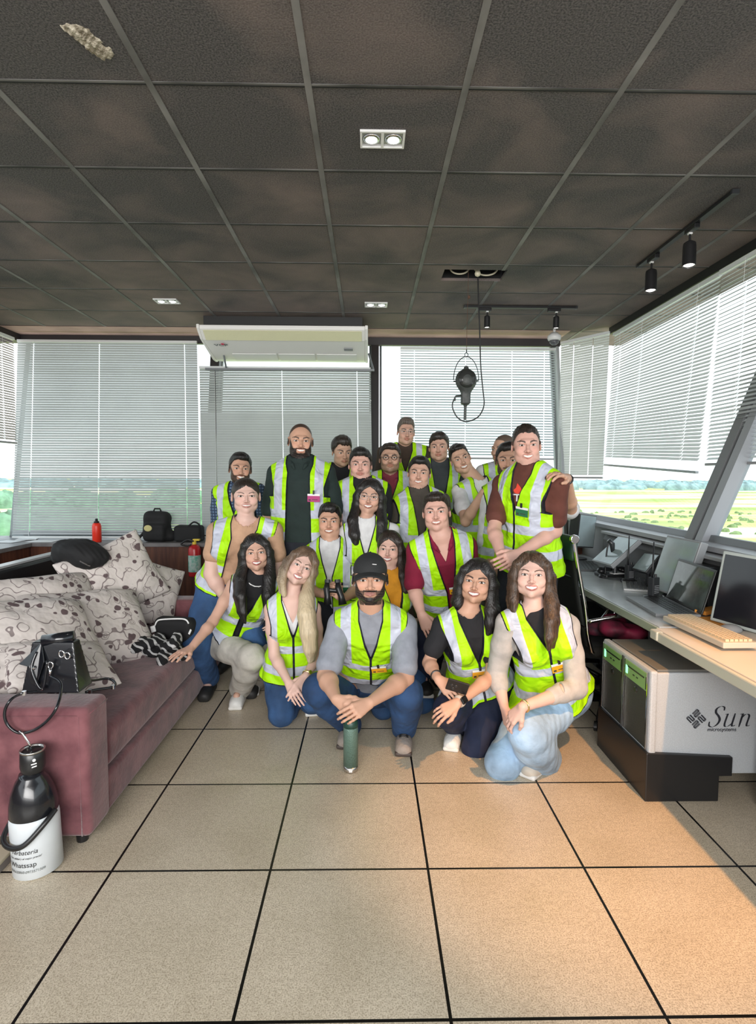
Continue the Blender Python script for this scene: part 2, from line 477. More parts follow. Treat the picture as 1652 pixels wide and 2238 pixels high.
WOOD = mat('dark_wood', (.055, .016, .010), .38, var=.3, vscale=5, stretch=(6, 6, .5), col2=(.13, .045, .022), bump=.1, bscale=40)
LEDGE = mat('ledge_top', (.16, .15, .15), .4, var=.2)
GREYM = mat('grey_metal', (.17, .18, .19), .42, metal=.3)
DGM = mat('dark_frame', (.022, .018, .020), .45)
SILL = .855
# back wall: wooden panelling below the ledge, the ledge, posts and head beam
mb = MB(); mb.box((LX, 5.36, 0), (2.2, 5.42, SILL - .03)); struct('wall_back', mb, WOOD)
mb = MB(); mb.box((LX, 5.33, SILL - .035), (2.2, 5.95, SILL)); struct('windowsill_back', mb, LEDGE)
mb = MB(); mb.box((-3.25, 4.3, 0), (-3.19, 5.36, SILL - .03)); mb.box((-3.25, FY, 0), (-3.19, 4.3, SILL - .03)); struct('wall_left', mb, WOOD)
mb = MB(); mb.box((LX, FY, SILL - .035), (-3.16, 5.33, SILL)); struct('windowsill_left', mb, LEDGE)
mb = MB(); mb.box((LX - .05, 5.98, 0), (2.4, 6.02, SILL - .04)); struct('wall_back_outer', mb, DGM)
mb = MB(); mb.box((2.06, FY, 0), (2.12, 6.0, 1.06)); struct('wall_right', mb, mat('grey_wall', (.25, .25, .25), .6))
mb = MB(); mb.box((2.02, FY, 1.06), (2.30, 6.0, 1.09)); struct('windowsill_right', mb, mat('grey_sill', (.33, .33, .34), .4))
mb = MB(); mb.box((LX, FY - .1, 0), (RX, FY, .85)); struct('wall_front', mb, WOOD)
mb = MB(); mb.box((LX, FY - .1, 2.75), (RX, FY, CZ)); struct('wall_front_head', mb, DGM)
mb = MB(); mb.box((LX, 6.14, 2.895), (2.06, 6.20, CZ)); mb.box((-3.74, 4.4, 2.895), (-3.68, 6.15, CZ)); struct('trim_4', mb, DGM)
mb = MB(); mb.box((LX, 5.80, CZ - .006), (2.05, 6.14, CZ - .0035)); struct('trim_8', mb, mat('lit_ceiling_strip', (.50, .33, .28), .7, var=.15, vscale=3))  # last ceiling row, its brightness from light put into the pink colour
mb = MB(); mb.box((2.40, FY, 2.915), (2.47, 5.70, CZ)); struct('trim_5', mb, BLK)

GLASS = bpy.data.materials.new('window_glass'); GLASS.use_nodes = True
_n = GLASS.node_tree; _g = _n.nodes.new('ShaderNodeBsdfTransparent'); _g.inputs[0].default_value = (.93, .97, .97, 1)
_gl = _n.nodes.new('ShaderNodeBsdfGlossy'); _gl.inputs['Roughness'].default_value = .02; _mx = _n.nodes.new('ShaderNodeMixShader'); _mx.inputs[0].default_value = .035
_n.links.new(_g.outputs[0], _mx.inputs[1]); _n.links.new(_gl.outputs[0], _mx.inputs[2]); _n.links.new(_mx.outputs[0], _n.nodes['Material Output'].inputs[0])

# back windows lean outwards
def bpt(x, z): return V(x, 5.86 + (z - SILL) / (CZ - SILL) * .42, z)
nwin = 0
for x0, x1 in ((-3.70, -1.66), (-1.60, .03), (.12, 2.02)):
    nwin += 1
    mb = MB(); mb.prism([bpt(x0, SILL), bpt(x1, SILL), bpt(x1, CZ), bpt(x0, CZ)], (0, .006, 0)); wd = struct('window_%d' % nwin, mb, GLASS)
    mb = MB()
    for xa, xb in ((x0, x0 + .022), (x1 - .022, x1)): mb.prism([bpt(xa, SILL), bpt(xb, SILL), bpt(xb, CZ), bpt(xa, CZ)], (0, .05, 0))
    mb.prism([bpt(x0, SILL), bpt(x1, SILL), bpt(x1, SILL + .05), bpt(x0, SILL + .05)], (0, .05, 0)); mb.prism([bpt(x0, CZ - .05), bpt(x1, CZ - .05), bpt(x1, CZ), bpt(x0, CZ)], (0, .05, 0))
    obj('window_frame', mb, mat('frame_alu', (.30, .31, .32), .4), wd)
k = 0
for x0, x1 in ((-1.68, -1.585), (.030, .110), (2.02, 2.05)):
    k += 1; mb = MB(); mb.prism([bpt(x0, 0.82) - V(0, .12, 0), bpt(x1, .82) - V(0, .12, 0), bpt(x1, CZ) - V(0, .12, 0), bpt(x0, CZ) - V(0, .12, 0)], (0, .14, 0)); struct('column_%d' % k, mb, DGM if k != 3 else mat('frame_alu', (.30, .31, .32), .4))
# left windows
def lpt(y, z): return V(-3.55 - (z - SILL) / (CZ - SILL) * .30, y, z)
mb = MB(); mb.prism([lpt(1.2, SILL), lpt(5.85, SILL), lpt(5.85, CZ), lpt(1.2, CZ)], (-.006, 0, 0)); wd = struct('window_4', mb, GLASS)
mb = MB()
for y in (1.2, 3.2): mb.prism([lpt(y, SILL), lpt(y + .07, SILL), lpt(y + .07, CZ), lpt(y, CZ)], (-.08, 0, 0))
obj('window_frame', mb, DGM, wd)
# right windows: glass leaning out from the sill, big sloping mullion
def rpt(y, z): return V(2.20 + (z - 1.08) / (CZ - 1.08) * .60, y, z)
mb = MB(); mb.prism([rpt(FY, 1.08), rpt(6.0, 1.08), rpt(6.0, CZ), rpt(FY, CZ)], (.006, 0, 0)); wd = struct('window_5', mb, GLASS)
mb = MB(); mb.prism([rpt(6.0, 1.08), rpt(FY, 1.08), rpt(FY, 1.13), rpt(6.0, 1.13)], (-.03, 0, 0)); obj('window_frame', mb, GREYM, wd)
a0, a1 = atX(1500, 1178, 2.10), V(2.72, 3.42, CZ)
for nm, o0, o1, wdt, m_ in (('column_4', 0, 0, .085, mat('mullion_grey', (.16, .165, .17), .5)), ('trim_6', -.075, .015, .035, mat('gasket', (.02, .022, .03), .4)), ('trim_7', -.11, .0, .075, mat('mullion_light', (.28, .29, .31), .4))):
    q0 = V(2.10, a0[1] + o0, 1.0); q1 = a1 + V(0, o0, 0)
    mb = MB(); mb.slab(q0 + V(o1, 0, 0), V(.10, 0, 0), V(0, wdt, 0), q1 - q0); struct(nm, mb, m_)

# ------------------------------------------------------------------- blinds
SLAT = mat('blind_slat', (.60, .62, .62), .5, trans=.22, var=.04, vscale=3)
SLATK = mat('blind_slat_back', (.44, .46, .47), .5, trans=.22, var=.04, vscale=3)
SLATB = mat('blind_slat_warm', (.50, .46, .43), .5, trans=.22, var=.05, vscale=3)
RAIL = mat('blind_rail', (.68, .70, .70), .4); RAILG = mat('blind_rail_grey', (.30, .30, .31), .4); CORD = mat('blind_cord', (.85, .85, .85), .7)


def blind(label, T0, T1, B0, B1, out, tilt, cords, m=None, pitch=.0255, wslat=.0265, gaps=(), tiltlo=None, group=None, slack=(), rm=None, tsplit=None):
    """slatted blind between headrail T0-T1 and bottom rail B0-B1 (the last may be askew); out: direction to the outside"""
    T0, T1, B0, B1, out = map(lambda q: np.asarray(q, float), (T0, T1, B0, B1, out)); m = m or SLAT
    t = thing('venetian_blind', label, 'blind', tuple((T0 + T1) / 2), 0, group); o = (T0 + T1) / 2
    h = np.linalg.norm((T0 + T1) / 2 - (B0 + B1) / 2); n = int(h / pitch); ux = unit(T1 - T0); wv = np.linalg.norm(T1 - T0)
    mb = MB()
    r2 = random.Random(int(T0[0] * 100) + 5)
    for i in range(1, n):
        f = i / n
        if any(a < f < b for a, b in gaps): continue
        a = T0 + (B0 - T0) * f; b = T1 + (B1 - T1) * f
        # slats above a slack bottom stay level and the last ones fan out
        dn = unit((B0 + B1 - T0 - T1)); axis = unit(b - a); on = unit(out - axis * (out @ axis)); dnn = unit(dn - axis * (dn @ axis) - on * 0)
        tl = tilt if tsplit is None else (tilt if f < tsplit[0] else tsplit[1])
        tl += r2.gauss(0, 3.0); tl = math.radians(tl)
        w_ = on * math.cos(tl) - dnn * -math.sin(tl)
        w_ = -on * math.cos(tl) + dnn * math.sin(tl)
        nn = unit(np.cross(axis, w_)); cs = [0] + list(cords) + [1]
        for j in range(len(cs) - 1):
            g0 = cs[j] + (0 if j == 0 else .0035 / wv); g1 = cs[j + 1] - (0 if j == len(cs) - 2 else .0035 / wv)
            p = a + (b - a) * g0; q = a + (b - a) * g1; c0 = w_ * wslat / 2; cm = nn * .0022
            mb.add([p - c0 - o, q - c0 - o, q + cm - o, p + cm - o, p + c0 - o, q + c0 - o], [(0, 1, 2, 3), (3, 2, 5, 4)])
    obj('slats', mb, m, t)
    mb = MB(); mb.slab(T0 - o - out * .014 + V(0, 0, -.012), T1 - T0, out * .028, V(0, 0, .026)); obj('headrail', mb, RAIL, t)
    mb = MB(); mb.slab(B0 - o - out * .013 + V(0, 0, -.022), B1 - B0, out * .026, V(0, 0, .018)); obj('bottom_rail', mb, rm or RAIL, t, bevel=.003)
    for c in cords:
        a = T0 + (T1 - T0) * c - out * .014 - o; b = B0 + (B1 - B0) * c - out * .014 - o
        mb = MB(); mb.tube([a, b], .0011, 5); obj('ladder_cord', mb, CORD, t)
    return t


B_OUT = V(0, 1, 0)
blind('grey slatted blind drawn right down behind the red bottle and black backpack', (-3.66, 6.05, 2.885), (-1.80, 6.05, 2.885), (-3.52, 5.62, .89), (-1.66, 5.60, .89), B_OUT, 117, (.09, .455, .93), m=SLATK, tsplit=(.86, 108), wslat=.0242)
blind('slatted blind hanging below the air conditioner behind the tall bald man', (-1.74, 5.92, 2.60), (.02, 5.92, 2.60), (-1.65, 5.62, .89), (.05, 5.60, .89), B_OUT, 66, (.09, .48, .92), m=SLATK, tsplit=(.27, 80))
blind('bright half-open blind behind the hanging signal lamp', (.335, 6.02, 2.835), (1.97, 6.02, 2.835), (.33, 5.85, 1.70), (1.93, 5.85, 1.69), B_OUT, 38, (.09, .42, .72, .93), pitch=.027, wslat=.0255, rm=RAILG, m=mat('blind_slat_shade_tint', (.55, .60, .66), .5, trans=.22))  # shadow tone of these slats put into their blue-grey colour
d0, d1 = V(2.03, 6.02, 2.90), V(2.38, 5.64, 2.92); dO = unit(V(.38, .37, 0))
blind('narrow slatted blind across the chamfered corner', d0, d1, V(2.0, 5.95, 1.50), V(2.34, 5.60, 1.50), dO, 72, (.28, .68), rm=RAILG)
R_OUT = V(1, 0, 0)
r0 = atX(1325, 722, 2.41); r1 = atX(1562, 592, 2.41)
blind('wide blind with a drooping bottom rail over the far desk', V(2.41, 5.60, 2.89), V(2.41, 3.92, 2.89), V(2.38, 5.66, 1.63), V(2.36, 4.02, 1.545), R_OUT, 52, (.10, .36, .86), rm=RAILG, gaps=((.955, .999),))
blind('blind nearest the camera over the computers, sun striking its slats', V(2.40, 3.90, 2.89), V(2.40, 1.2, 2.89), V(2.37, 3.93, 1.60), V(2.37, 1.2, 1.60), R_OUT, 40, (.10, .45), rm=RAILG)
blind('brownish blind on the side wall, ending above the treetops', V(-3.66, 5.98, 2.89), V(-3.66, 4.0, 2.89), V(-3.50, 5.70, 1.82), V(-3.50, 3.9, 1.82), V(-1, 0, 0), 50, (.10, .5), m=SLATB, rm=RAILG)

# ------------------------------------------------------------------- outside: airfield far below the tower
G0 = -17.0
def ground_mat():
    m = bpy.data.materials.new('airfield_grass'); m.use_nodes = True; n = m.node_tree; N = n.nodes; L = n.links; p = N['Principled BSDF']; p.inputs['Roughness'].default_value = .95
    p.inputs['Specular IOR Level'].default_value = 0
    tcn = N.new('ShaderNodeTexCoord'); n1 = N.new('ShaderNodeTexNoise'); n1.inputs['Scale'].default_value = .022; n1.inputs['Detail'].default_value = 7
    mp = N.new('ShaderNodeMapping'); mp.inputs['Scale'].default_value = (.45, 1.3, 1); L.new(tcn.outputs['Object'], mp.inputs[0]); L.new(mp.outputs[0], n1.inputs[0])
    c = N.new('ShaderNodeValToRGB'); e = c.color_ramp.elements; e[0].position = .36; e[0].color = (.34, .42, .14, 1); e[1].position = .62; e[1].color = (.82, .80, .55, 1)
    q = e.new(.48); q.color = (.52, .60, .22, 1); L.new(n1.outputs[0], c.inputs[0]); L.new(c.outputs[0], p.inputs['Base Color']); return m
mb = MB(); mb.box((-1800, 20, G0 - 1), (1800, 2600, G0)); struct('ground', mb, ground_mat())
CONC = mat('runway', (.62, .60, .58), .9, var=.1, vscale=.05)
mb = MB()
for y, wd_, sl in ((330, 22, .06), (470, 26, .05), (700, 40, .0)): mb.slab(V(-900, y - 900 * sl, G0), V(1800, 1800 * sl, 0), V(0, wd_, 0), V(0, 0, .15))
mb.slab(V(40, 145, G0), V(52, 4, 0), V(-4, 44, 0), V(0, 0, .2)); struct('road', mb, CONC)
TREE = mat('far_trees_haze_tint', (.30, .42, .42), .95, var=.3, vscale=.1, spec=0.)  # distance haze put into the pale bluish tree colour
BUSH = mat('field_bush', (.22, .30, .13), .95, var=.3, vscale=.6, spec=0.)
def blobs(name, spots, m, seed=1):
    mb = MB(); r_ = random.Random(seed)
    for x, y, rw, rh in spots:
        ph = r_.random() * 6; n1, n2 = 9, 5
        def fn(u, v_):
            a = u * 2 * PI; k = 1 + .22 * math.sin(3 * a + ph) + .15 * math.sin(5 * a + 2 * ph)
            z = math.sin(v_ * PI / 2); rr = math.cos(v_ * PI / 2) ** .6
            return (x + rw * k * rr * math.cos(a), y + rw * .6 * k * rr * math.sin(a), G0 + rh * z * (1 + .15 * math.sin(4 * a + ph)))
        mb.grid(fn, n1, n2, closed_u=True)
    return obj(name, mb, m, smooth=True)
r_ = random.Random(3)
tag(blobs('treeline', [(r_.uniform(-900, 1100), r_.uniform(760, 1300), r_.uniform(10, 26), r_.uniform(5, 12)) for _ in range(700)], TREE), 'haze-tinted green treeline along the far edge of the airfield', 'trees', kind='stuff')
tag(blobs('bushes', [(r_.uniform(40, 200), r_.uniform(170, 300), r_.uniform(.6, 2.0), r_.uniform(.5, 1.3)) for _ in range(230)], BUSH, 2), 'scattered bushes on the grass between tower and runway', 'bushes', kind='stuff')
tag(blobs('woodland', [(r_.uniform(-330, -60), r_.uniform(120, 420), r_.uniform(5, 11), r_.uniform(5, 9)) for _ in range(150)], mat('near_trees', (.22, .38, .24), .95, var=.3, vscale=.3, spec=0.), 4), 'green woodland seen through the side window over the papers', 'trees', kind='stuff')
t = thing('house', 'small brick-red house among the trees below the side window', 'house', tuple(atZ(20, 1166, G0)))
mb = MB(); mb.box((-6, -3, 0), (6, 3, 4)); obj('walls', mb, mat('house_brick', (.35, .12, .09), .9), t)
mb = MB(); mb.prism([(-6.5, -3.5, 4), (-6.5, 3.5, 4), (-6.5, 0, 6)], (13, 0, 0)); obj('roof', mb, mat('house_roof', (.45, .25, .2), .9), t)

# =================================================================== CEILING FITTINGS
WHP = mat('white_plastic', (.70, .70, .69), .35); BLP = mat('black_plastic', (.012, .012, .013), .35); CHR = mat('chrome', (.75, .75, .77), .12, 1.)
GREYP = mat('grey_plastic', (.25, .26, .27), .45); SHEEN = mat('dark_plastic', (.03, .032, .035), .3)
LAMP = emit('lamp_glow', (1, .98, .95), 14.); LAMPW = emit('spot_glow', (1, .93, .82), 6.)


def downlight(x, y, label, grp='square twin downlights in the ceiling', power=4):
    t = thing('recessed_downlight', label, 'ceiling light', (x, y, CZ), 0, grp)
    mb = MB()
    w_, d_, z0, z1 = .098, .062, -.010, .0
    for a, b in (((-w_, -d_), (w_, -d_ + .009)), ((-w_, d_ - .009), (w_, d_)), ((-w_, -d_ + .009), (-w_ + .009, d_ - .009)), ((w_ - .009, -d_ + .009), (w_, d_ - .009)), ((-.006, -d_ + .009), (.006, d_ - .009))):
        mb.box((*a, z0), (*b, z1))
    obj('frame', mb, WHP, t)
    mb = MB(); mb.box((-w_ + .008, -d_ + .008, -.003), (w_ - .008, d_ - .008, -.0005)); obj('reflector', mb, mat('reflector', (.5, .5, .5), .25, .6), t)
    for q in (-1, 1):
        mb = MB(); mb.lathe([(.040, -.0035), (.034, -.008), (.026, -.009)], (q * .048, 0, 0), 24); h = obj('lamp_ring', mb, CHR, t, smooth=True)
        mb = MB(); mb.lathe([(.026, -.0092), (.015, -.014), (.002, -.0155)], (q * .048, 0, 0), 20); obj('bulb', mb, LAMP, h, smooth=True)
    d = bpy.data.lights.new('downlight', 'SPOT'); d.energy = power; d.spot_size = 2.0; d.spot_blend = .8; d.shadow_soft_size = .04; d.color = (1, .96, .9)
    o = bpy.data.objects.new('downlight_light', d); COL.objects.link(o); o.parent = t; o.location = (0, 0, -.03)


downlight(.058, 2.58, 'square twin downlight nearest the camera in the dark ceiling')
downlight(-1.72, 4.946, 'square twin downlight in the ceiling above the end of the sofa')
downlight(.063, 4.99, 'square twin downlight in the ceiling just before the air conditioner')


def track(x, y, rz, ln, spots, label, hs=1.):
    t = thing('track_light', label, 'track light', (x, y, CZ), rz)
    mb = MB(); mb.box((-ln / 2, -.017, -.024), (ln / 2, .017, -.004)); obj('track_rail', mb, BLP, t, bevel=.002)
    mb = MB(); mb.box((-ln / 2 - .004, -.019, -.026), (-ln / 2 + .012, .019, -.003)); mb.box((ln / 2 - .012, -.019, -.026), (ln / 2 + .004, .019, -.003)); obj('end_cap', mb, SHEEN, t)
    for sx, tx, ty in spots:
        mb = MB(); mb.box((sx - .075, -.016, -.050), (sx + .035, .016, -.024)); ad = obj('adapter', mb, BLP, t, bevel=.003)
        mb = MB(); mb.box((sx - .010, -.010, -.060), (sx + .010, .010, -.048)); obj('lock', mb, WHP, ad)
        mb = MB(); mb.tube([(sx, 0, -.05), (sx, 0, -.05 - .065 * hs)], .0065, 10); obj('stem', mb, BLP, t)
        M = Matrix.Translation((sx, 0, -.05 - .05 * hs)) @ Matrix.Rotation(tx, 4, 'X') @ Matrix.Rotation(ty, 4, 'Y') @ Matrix.Scale(hs, 4)
        mb = MB(); mb.lathe([(.018, .0), (.034, -.012), (.036, -.03), (.037, -.145), (.034, -.148), (.030, -.138)], (0, 0, 0), 28, M); h = obj('spot_head', mb, BLP, t, smooth=False, bevel=.001)
        mb = MB(); mb.lathe([(.0295, -.139), (.012, -.142), (.001, -.143)], (0, 0, 0), 20, M); obj('lens', mb, LAMPW, h)
    return t


track(1.32, 4.99, 0, .98, ((-.29, 0, 0), (.315, 0, 0)), 'black track with two short spots over the back of the room', hs=.72)
track(1.885, 3.49, PI / 2, 1.04, ((-.12 + .01, .05, .1), (.34, .05, .1)), 'black track with two long spots above the computer desk')

t = thing('dome_camera', 'white dome camera with clear bubble under the ceiling corner', 'camera', tuple(atY(1208, 736, 5.30)))
mb = MB(); mb.lathe([(.030, .05), (.045, .035), (.062, .02), (.062, .0), (.055, -.018), (.046, -.022)], n=28); obj('housing', mb, WHP, t, smooth=True)
mb = MB(); mb.lathe([(.044, -.022), (.040, -.042), (.024, -.058), (.004, -.063)], n=24); obj('dome', mb, mat('smoked_dome', (.10, .10, .11), .08), t, smooth=True)
mb = MB(); mb.tube([(0, 0, .05), (0, 0, CZ - t.location.z)], .012, 12); obj('ceiling_rod', mb, WHP, t)

# hanging signal lamp -------------------------------------------------------
LY = 4.26
GUN = mat('signal_lamp_grey', (.05, .055, .052), .5, bump=.3, bscale=40)
lc = atY(1016, 832, LY)
t = thing('signal_lamp', 'grey round signal lamp with pistol handle hanging from the ceiling hatch', 'lamp', tuple(lc))
Lp = lambda px, py, dy=0: atY(px, py, LY + dy) - lc
S = SDF(); R0 = np.eye(3)
S.ell((0, 0, .012), (.079, .070, .080), R0, .02); S.cap((0, 0, -.02), (0, 0, -.10), .060, .032, .03); S.rbox((-.002, .0, -.125), (.034, .03, .045), R0, .012, .01)
S.cap((.0, 0, -.155), (-.003, 0, -.185), .024, .012, .01); S.cap((0, 0, .085), (0, 0, .098), .022, .018, .006)
sobj('lamp_body', S, GUN, t, .004)
mb = MB(); mb.tube([(-.003, 0, -.18), (-.004, 0, -.285)], .0105, 14); obj('grip_tube', mb, GUN, t, bevel=.002)
mb = MB(); mb.tube([(-.03, 0, -.105), (-.075, 0, -.11), (-.082, 0, -.12), (-.083, 0, -.145)], .007, 10); obj('trigger', mb, GUN, t, smooth=True)
mb = MB(); mb.tube([(-.094, 0, .0), (.094, 0, .005)], .005, 8); obj('pivot', mb, GUN, t)
mb = MB(); mb.lathe([(.066, -.004), (.062, .004), (.02, .008), (.001, .008)], (0, 0, 0), 28, Matrix.Translation((0, -.058, .012)) @ Matrix.Rotation(PI / 2, 4, 'X')); obj('front_glass', mb, mat('lamp_lens', (.03, .032, .03), .15), t, smooth=True)
mb = MB(); mb.tube([(.094 * math.cos(a), 0, .01 + .172 * math.sin(a)) for a in np.linspace(0, PI, 25)], .0032, 8); obj('wire_hoop', mb, BLP, t, smooth=True)
mb = MB(); mb.tube([(.012 * math.cos(a), 0, .195 + .016 * math.sin(a)) for a in np.linspace(0, 2 * PI, 17)[:-1]], .003, 8, closed=True); mb.tube([(0, 0, .21), (.0, 0, .235)], .004, 8); obj('hook', mb, BLP, t, smooth=True)
mb = MB(); mb.tube([(0, 0, .235), (.002, 0, .40), (.005, .0, .62), (.006, .0, CZ + .05 - lc[2])], .0016, 6); mb.lathe([(.004, -.012), (.010, -.006), (.010, .006), (.004, .014)], tuple(Lp(1021, 648)), 12)
obj('pull_cord', mb, mat('brown_cord', (.10, .05, .03), .8), t)
path = [Lp(1040, 590), Lp(1041, 640), Lp(1044, 700), Lp(1046, 752), Lp(1048, 800), Lp(1053, 850), Lp(1056, 880), Lp(1050, 900), Lp(1038, 913), Lp(1016, 920), Lp(998, 911), Lp(988, 893), Lp(987, 880), Lp(992, 868)]
def smooth_path(p, n=6):
    p = [np.asarray(q, float) for q in p]; o = []
    for i in range(len(p) - 1):
        p0, p1, p2, p3 = p[max(i - 1, 0)], p[i], p[i + 1], p[min(i + 2, len(p) - 1)]
        for j in range(n):
            u = j / n; o.append(.5 * ((2 * p1) + (p2 - p0) * u + (2 * p0 - 5 * p1 + 4 * p2 - p3) * u * u + (3 * p1 - p0 - 3 * p2 + p3) * u ** 3))
    return o + [p[-1]]
mb = MB(); mb.tube(smooth_path(path), .0050, 8); obj('power_cable', mb, BLP, t, smooth=True)
for k, (c, r_, a0_, a1_) in enumerate((((.67, 4.27, CZ + .055), .07, PI, 2 * PI), ((.87, 4.27, CZ + .06), .085, PI, 2 * PI))):
    mb = MB(); mb.tube([(c[0] + r_ * math.cos(a), c[1] + .01 * k, c[2] + r_ * .62 * math.sin(a)) for a in np.linspace(a0_, a1_, 15)], .006, 8)
    tag(obj('cable_loop', mb, mat('cream_cable', (.55, .5, .38), .6), smooth=True), ['thin pale cable loop at the far end of the ceiling opening', 'thick cream cable loop beside the white knob in the ceiling opening'][k], 'cable')
mb = MB(); mb.lathe([(.004, -.022), (.018, -.014), (.022, 0), (.018, .014), (.006, .05)], (.80, 4.24, CZ + .005), 18)
tag(obj('cable_knob', mb, mat('cream_plastic', (.6, .55, .40), .4), smooth=True), 'cream round knob hanging in the ceiling opening', 'ball')  # cream plastic knob hanging in the opening
# torn patch in the ceiling tile
pa, pb = atZ(150, 62, CZ), atZ(226, 128, CZ); S = SDF(); pc = (pa + pb) / 2
for i in range(16):
    f = (i + .5) / 16; q = pa + (pb - pa) * f + V(rng.uniform(-.022, .022), rng.uniform(-.014, .014), .003); S.ell(q, (.020 + .016 * rng.rand(), .014 + .012 * rng.rand(), .007), np.array(Matrix.Rotation(rng.rand() * 3, 3, 'Z')), .012)
S.mod(lambda Fv, x, y, z: Fv + .004 * wob(x, y, z, 160, 2))
o = sobj('ceiling_damage', S, mat('torn_fibre', (.20, .17, .12), .95, var=.6, vscale=40, bump=1., bscale=90, col2=(.55, .50, .40)), None, .004, base=pc); o.location = pc
tag(o, 'ragged beige torn patch in a black ceiling tile', 'damage')

# air conditioner ---------------------------------------------------------------
t = thing('air_conditioner', 'long cream and white air conditioner hung under the ceiling', 'air conditioner', (-.80, 5.34, 2.70))
ACW = mat('ac_white', (.84, .82, .79), .4); ACC = mat('ac_cream', (.72, .70, .46), .6, bump=.3, bscale=200)
x0, x1 = -.765, .765
prof = [(0, .185), (0, .150), (.115, .075), (.56, -.020), (.66, -.020), (.70, .20)]
mb = MB(); mb.prism([V(x0, y, z) for y, z in prof], (x1 - x0, 0, 0)); obj('casing', mb, ACW, t, bevel=.006)
mb = MB()
for xa, xb in ((x0 - .028, x0), (x1, x1 + .028)): mb.prism([V(xa, y - .010, z + (.006 if z > 0 else -.008)) for y, z in prof], (xb - xa, 0, 0))
obj('side_panel', mb, ACW, t, bevel=.008)
n_ = unit(V(0, .075, -.115) * 0 + V(0, -.546, -.838))
a, b = V(0, .012, .139), V(0, .112, .074); dn_ = unit(np.cross(b - a, V(1, 0, 0))); dn_ = dn_ if dn_[2] < 0 else -dn_
mb = MB(); mb.slab(V(x0 + .03, 0, 0) + a, V(x1 - x0 - .06, 0, 0), b - a, dn_ * .006); obj('intake_grille', mb, ACC, t)
mb = MB(); c_, d_ = V(0, .40, .014), V(0, .55, -.018)
for xa, xb in ((-.56, -.12), (-.10, .26), (.28, .68)): mb.slab(V(xa, 0, 0) + c_ + V(0, 0, -.004), V(xb - xa, 0, 0), d_ - c_, V(0, 0, -.006))
obj('outlet_louvre', mb, mat('ac_louvre_white', (.8, .8, .78), .4), t)  # plain off-white louvre colour
u_ = unit(d_ - c_)
mb = MB(); mb.slab(V(.56, 0, 0) + V(0, .26, .043), V(.085, 0, 0), u_ * .05, V(0, 0, -.010)); obj('display', mb, GREYP, t)
Mx = frame(V(-.62, .21, .046), (1, 0, 0), -u_)
obj('logo', text_mb('VCP', .06, Mx, sx=1.2), mat('logo_dark', (.05, .06, .07), .5), t)
mb = MB(); mb.lathe([(.016, -.001), (.016, .001)], (0, 0, 0), 16, frame(V(-.60, .185, .050), (1, 0, 0), -u_)); obj('logo_dot', mb, mat('logo_red', (.6, .02, .08), .5), t)
mb = MB()
for xx in (-.66, .80): mb.tube([(xx, .45, .03), (xx + .05 * (1 if xx > 0 else .2), .52, -.12)], .010, 8)
mb.box((-.86, .50, -.135), (.86, .53, -.115)); obj('hanger_bracket', mb, GREYM, t)
mb = MB(); mb.box((-.74, .05, .20), (.74, .66, .278)); obj('mounting_plate', mb, BLK, t)

# =================================================================== SOFA AND WHAT LIES ON IT
VEL = mat('plum_velvet', (.105, .036, .045), .9, var=.3, vscale=9, bump=.25, bscale=60, col2=(.215, .085, .095), sheen=.35, spec=.2)
t = thing('sofa', 'long plum velvet sofa with square padded arms', 'sofa', (-1.6, 3.2, 0))
def loc3(x, y, z): return (x + 1.6, y - 3.2, z)
def cushion_box(name, a, b, bev=.035, parent=t, m=VEL, bulge=0.):
    mb = MB(); mb.box(loc3(*a), loc3(*b)); o = obj(name, mb, m, parent, smooth=True); md = o.modifiers.new('b', 'BEVEL'); md.width = bev; md.segments = 5; return o
cushion_box('arm', (-2.14, 2.18, .05), (-1.10, 2.36, .58), .028)
cushion_box('arm', (-2.14, 4.12, .05), (-1.12, 4.30, .58), .028)
cushion_box('seat_cushion', (-2.0, 2.37, .22), (-1.12, 4.12, .405), .045)
cushion_box('base', (-2.0, 2.36, .045), (-1.115, 4.12, .215), .02)
cushion_box('backrest', (-2.12, 2.36, .20), (-1.90, 4.12, .66), .05)
for x, y in ((-1.17, 2.25), (-1.17, 4.2), (-2.05, 2.25), (-2.05, 4.2)):
    mb = MB(); mb.lathe([(.022, 0), (.026, .052)], loc3(x, y, 0)); obj('foot', mb, BLP, t)
mb = MB(); mb.tube([loc3(-1.135, 2.182, .06), loc3(-1.135, 2.182, .55)], .0035, 6); mb.tube([loc3(-1.14, 2.182, .552), loc3(-2.1, 2.182, .552)], .0035, 6); mb.tube([loc3(-1.102, 2.2, .553), loc3(-1.102, 2.35, .553)], .0035, 6); obj('piping', mb, VEL, t, smooth=True)

PAD = mat('black_vinyl', (.010, .010, .011), .3)
t2 = thing('padded_rail', 'black padded rail with a pale upper edge running behind the sofa', 'rail', (-2.22, 3.2, 0))
mb = MB(); mb.box((-.03, -1.6, .78), (.04, 1.02, .93)); obj('pad', mb, PAD, t2, bevel=.02)
mb = MB(); mb.box((-.05, -1.6, .932), (.02, 1.02, .945)); obj('edge_strip', mb, mat('pale_strip', (.5, .5, .5), .3), t2)
for y in (-1.5, -.2, .95): mb = MB(); mb.box((-.02, y, 0), (.02, y + .04, .80)); obj('post', mb, BLK, t2)


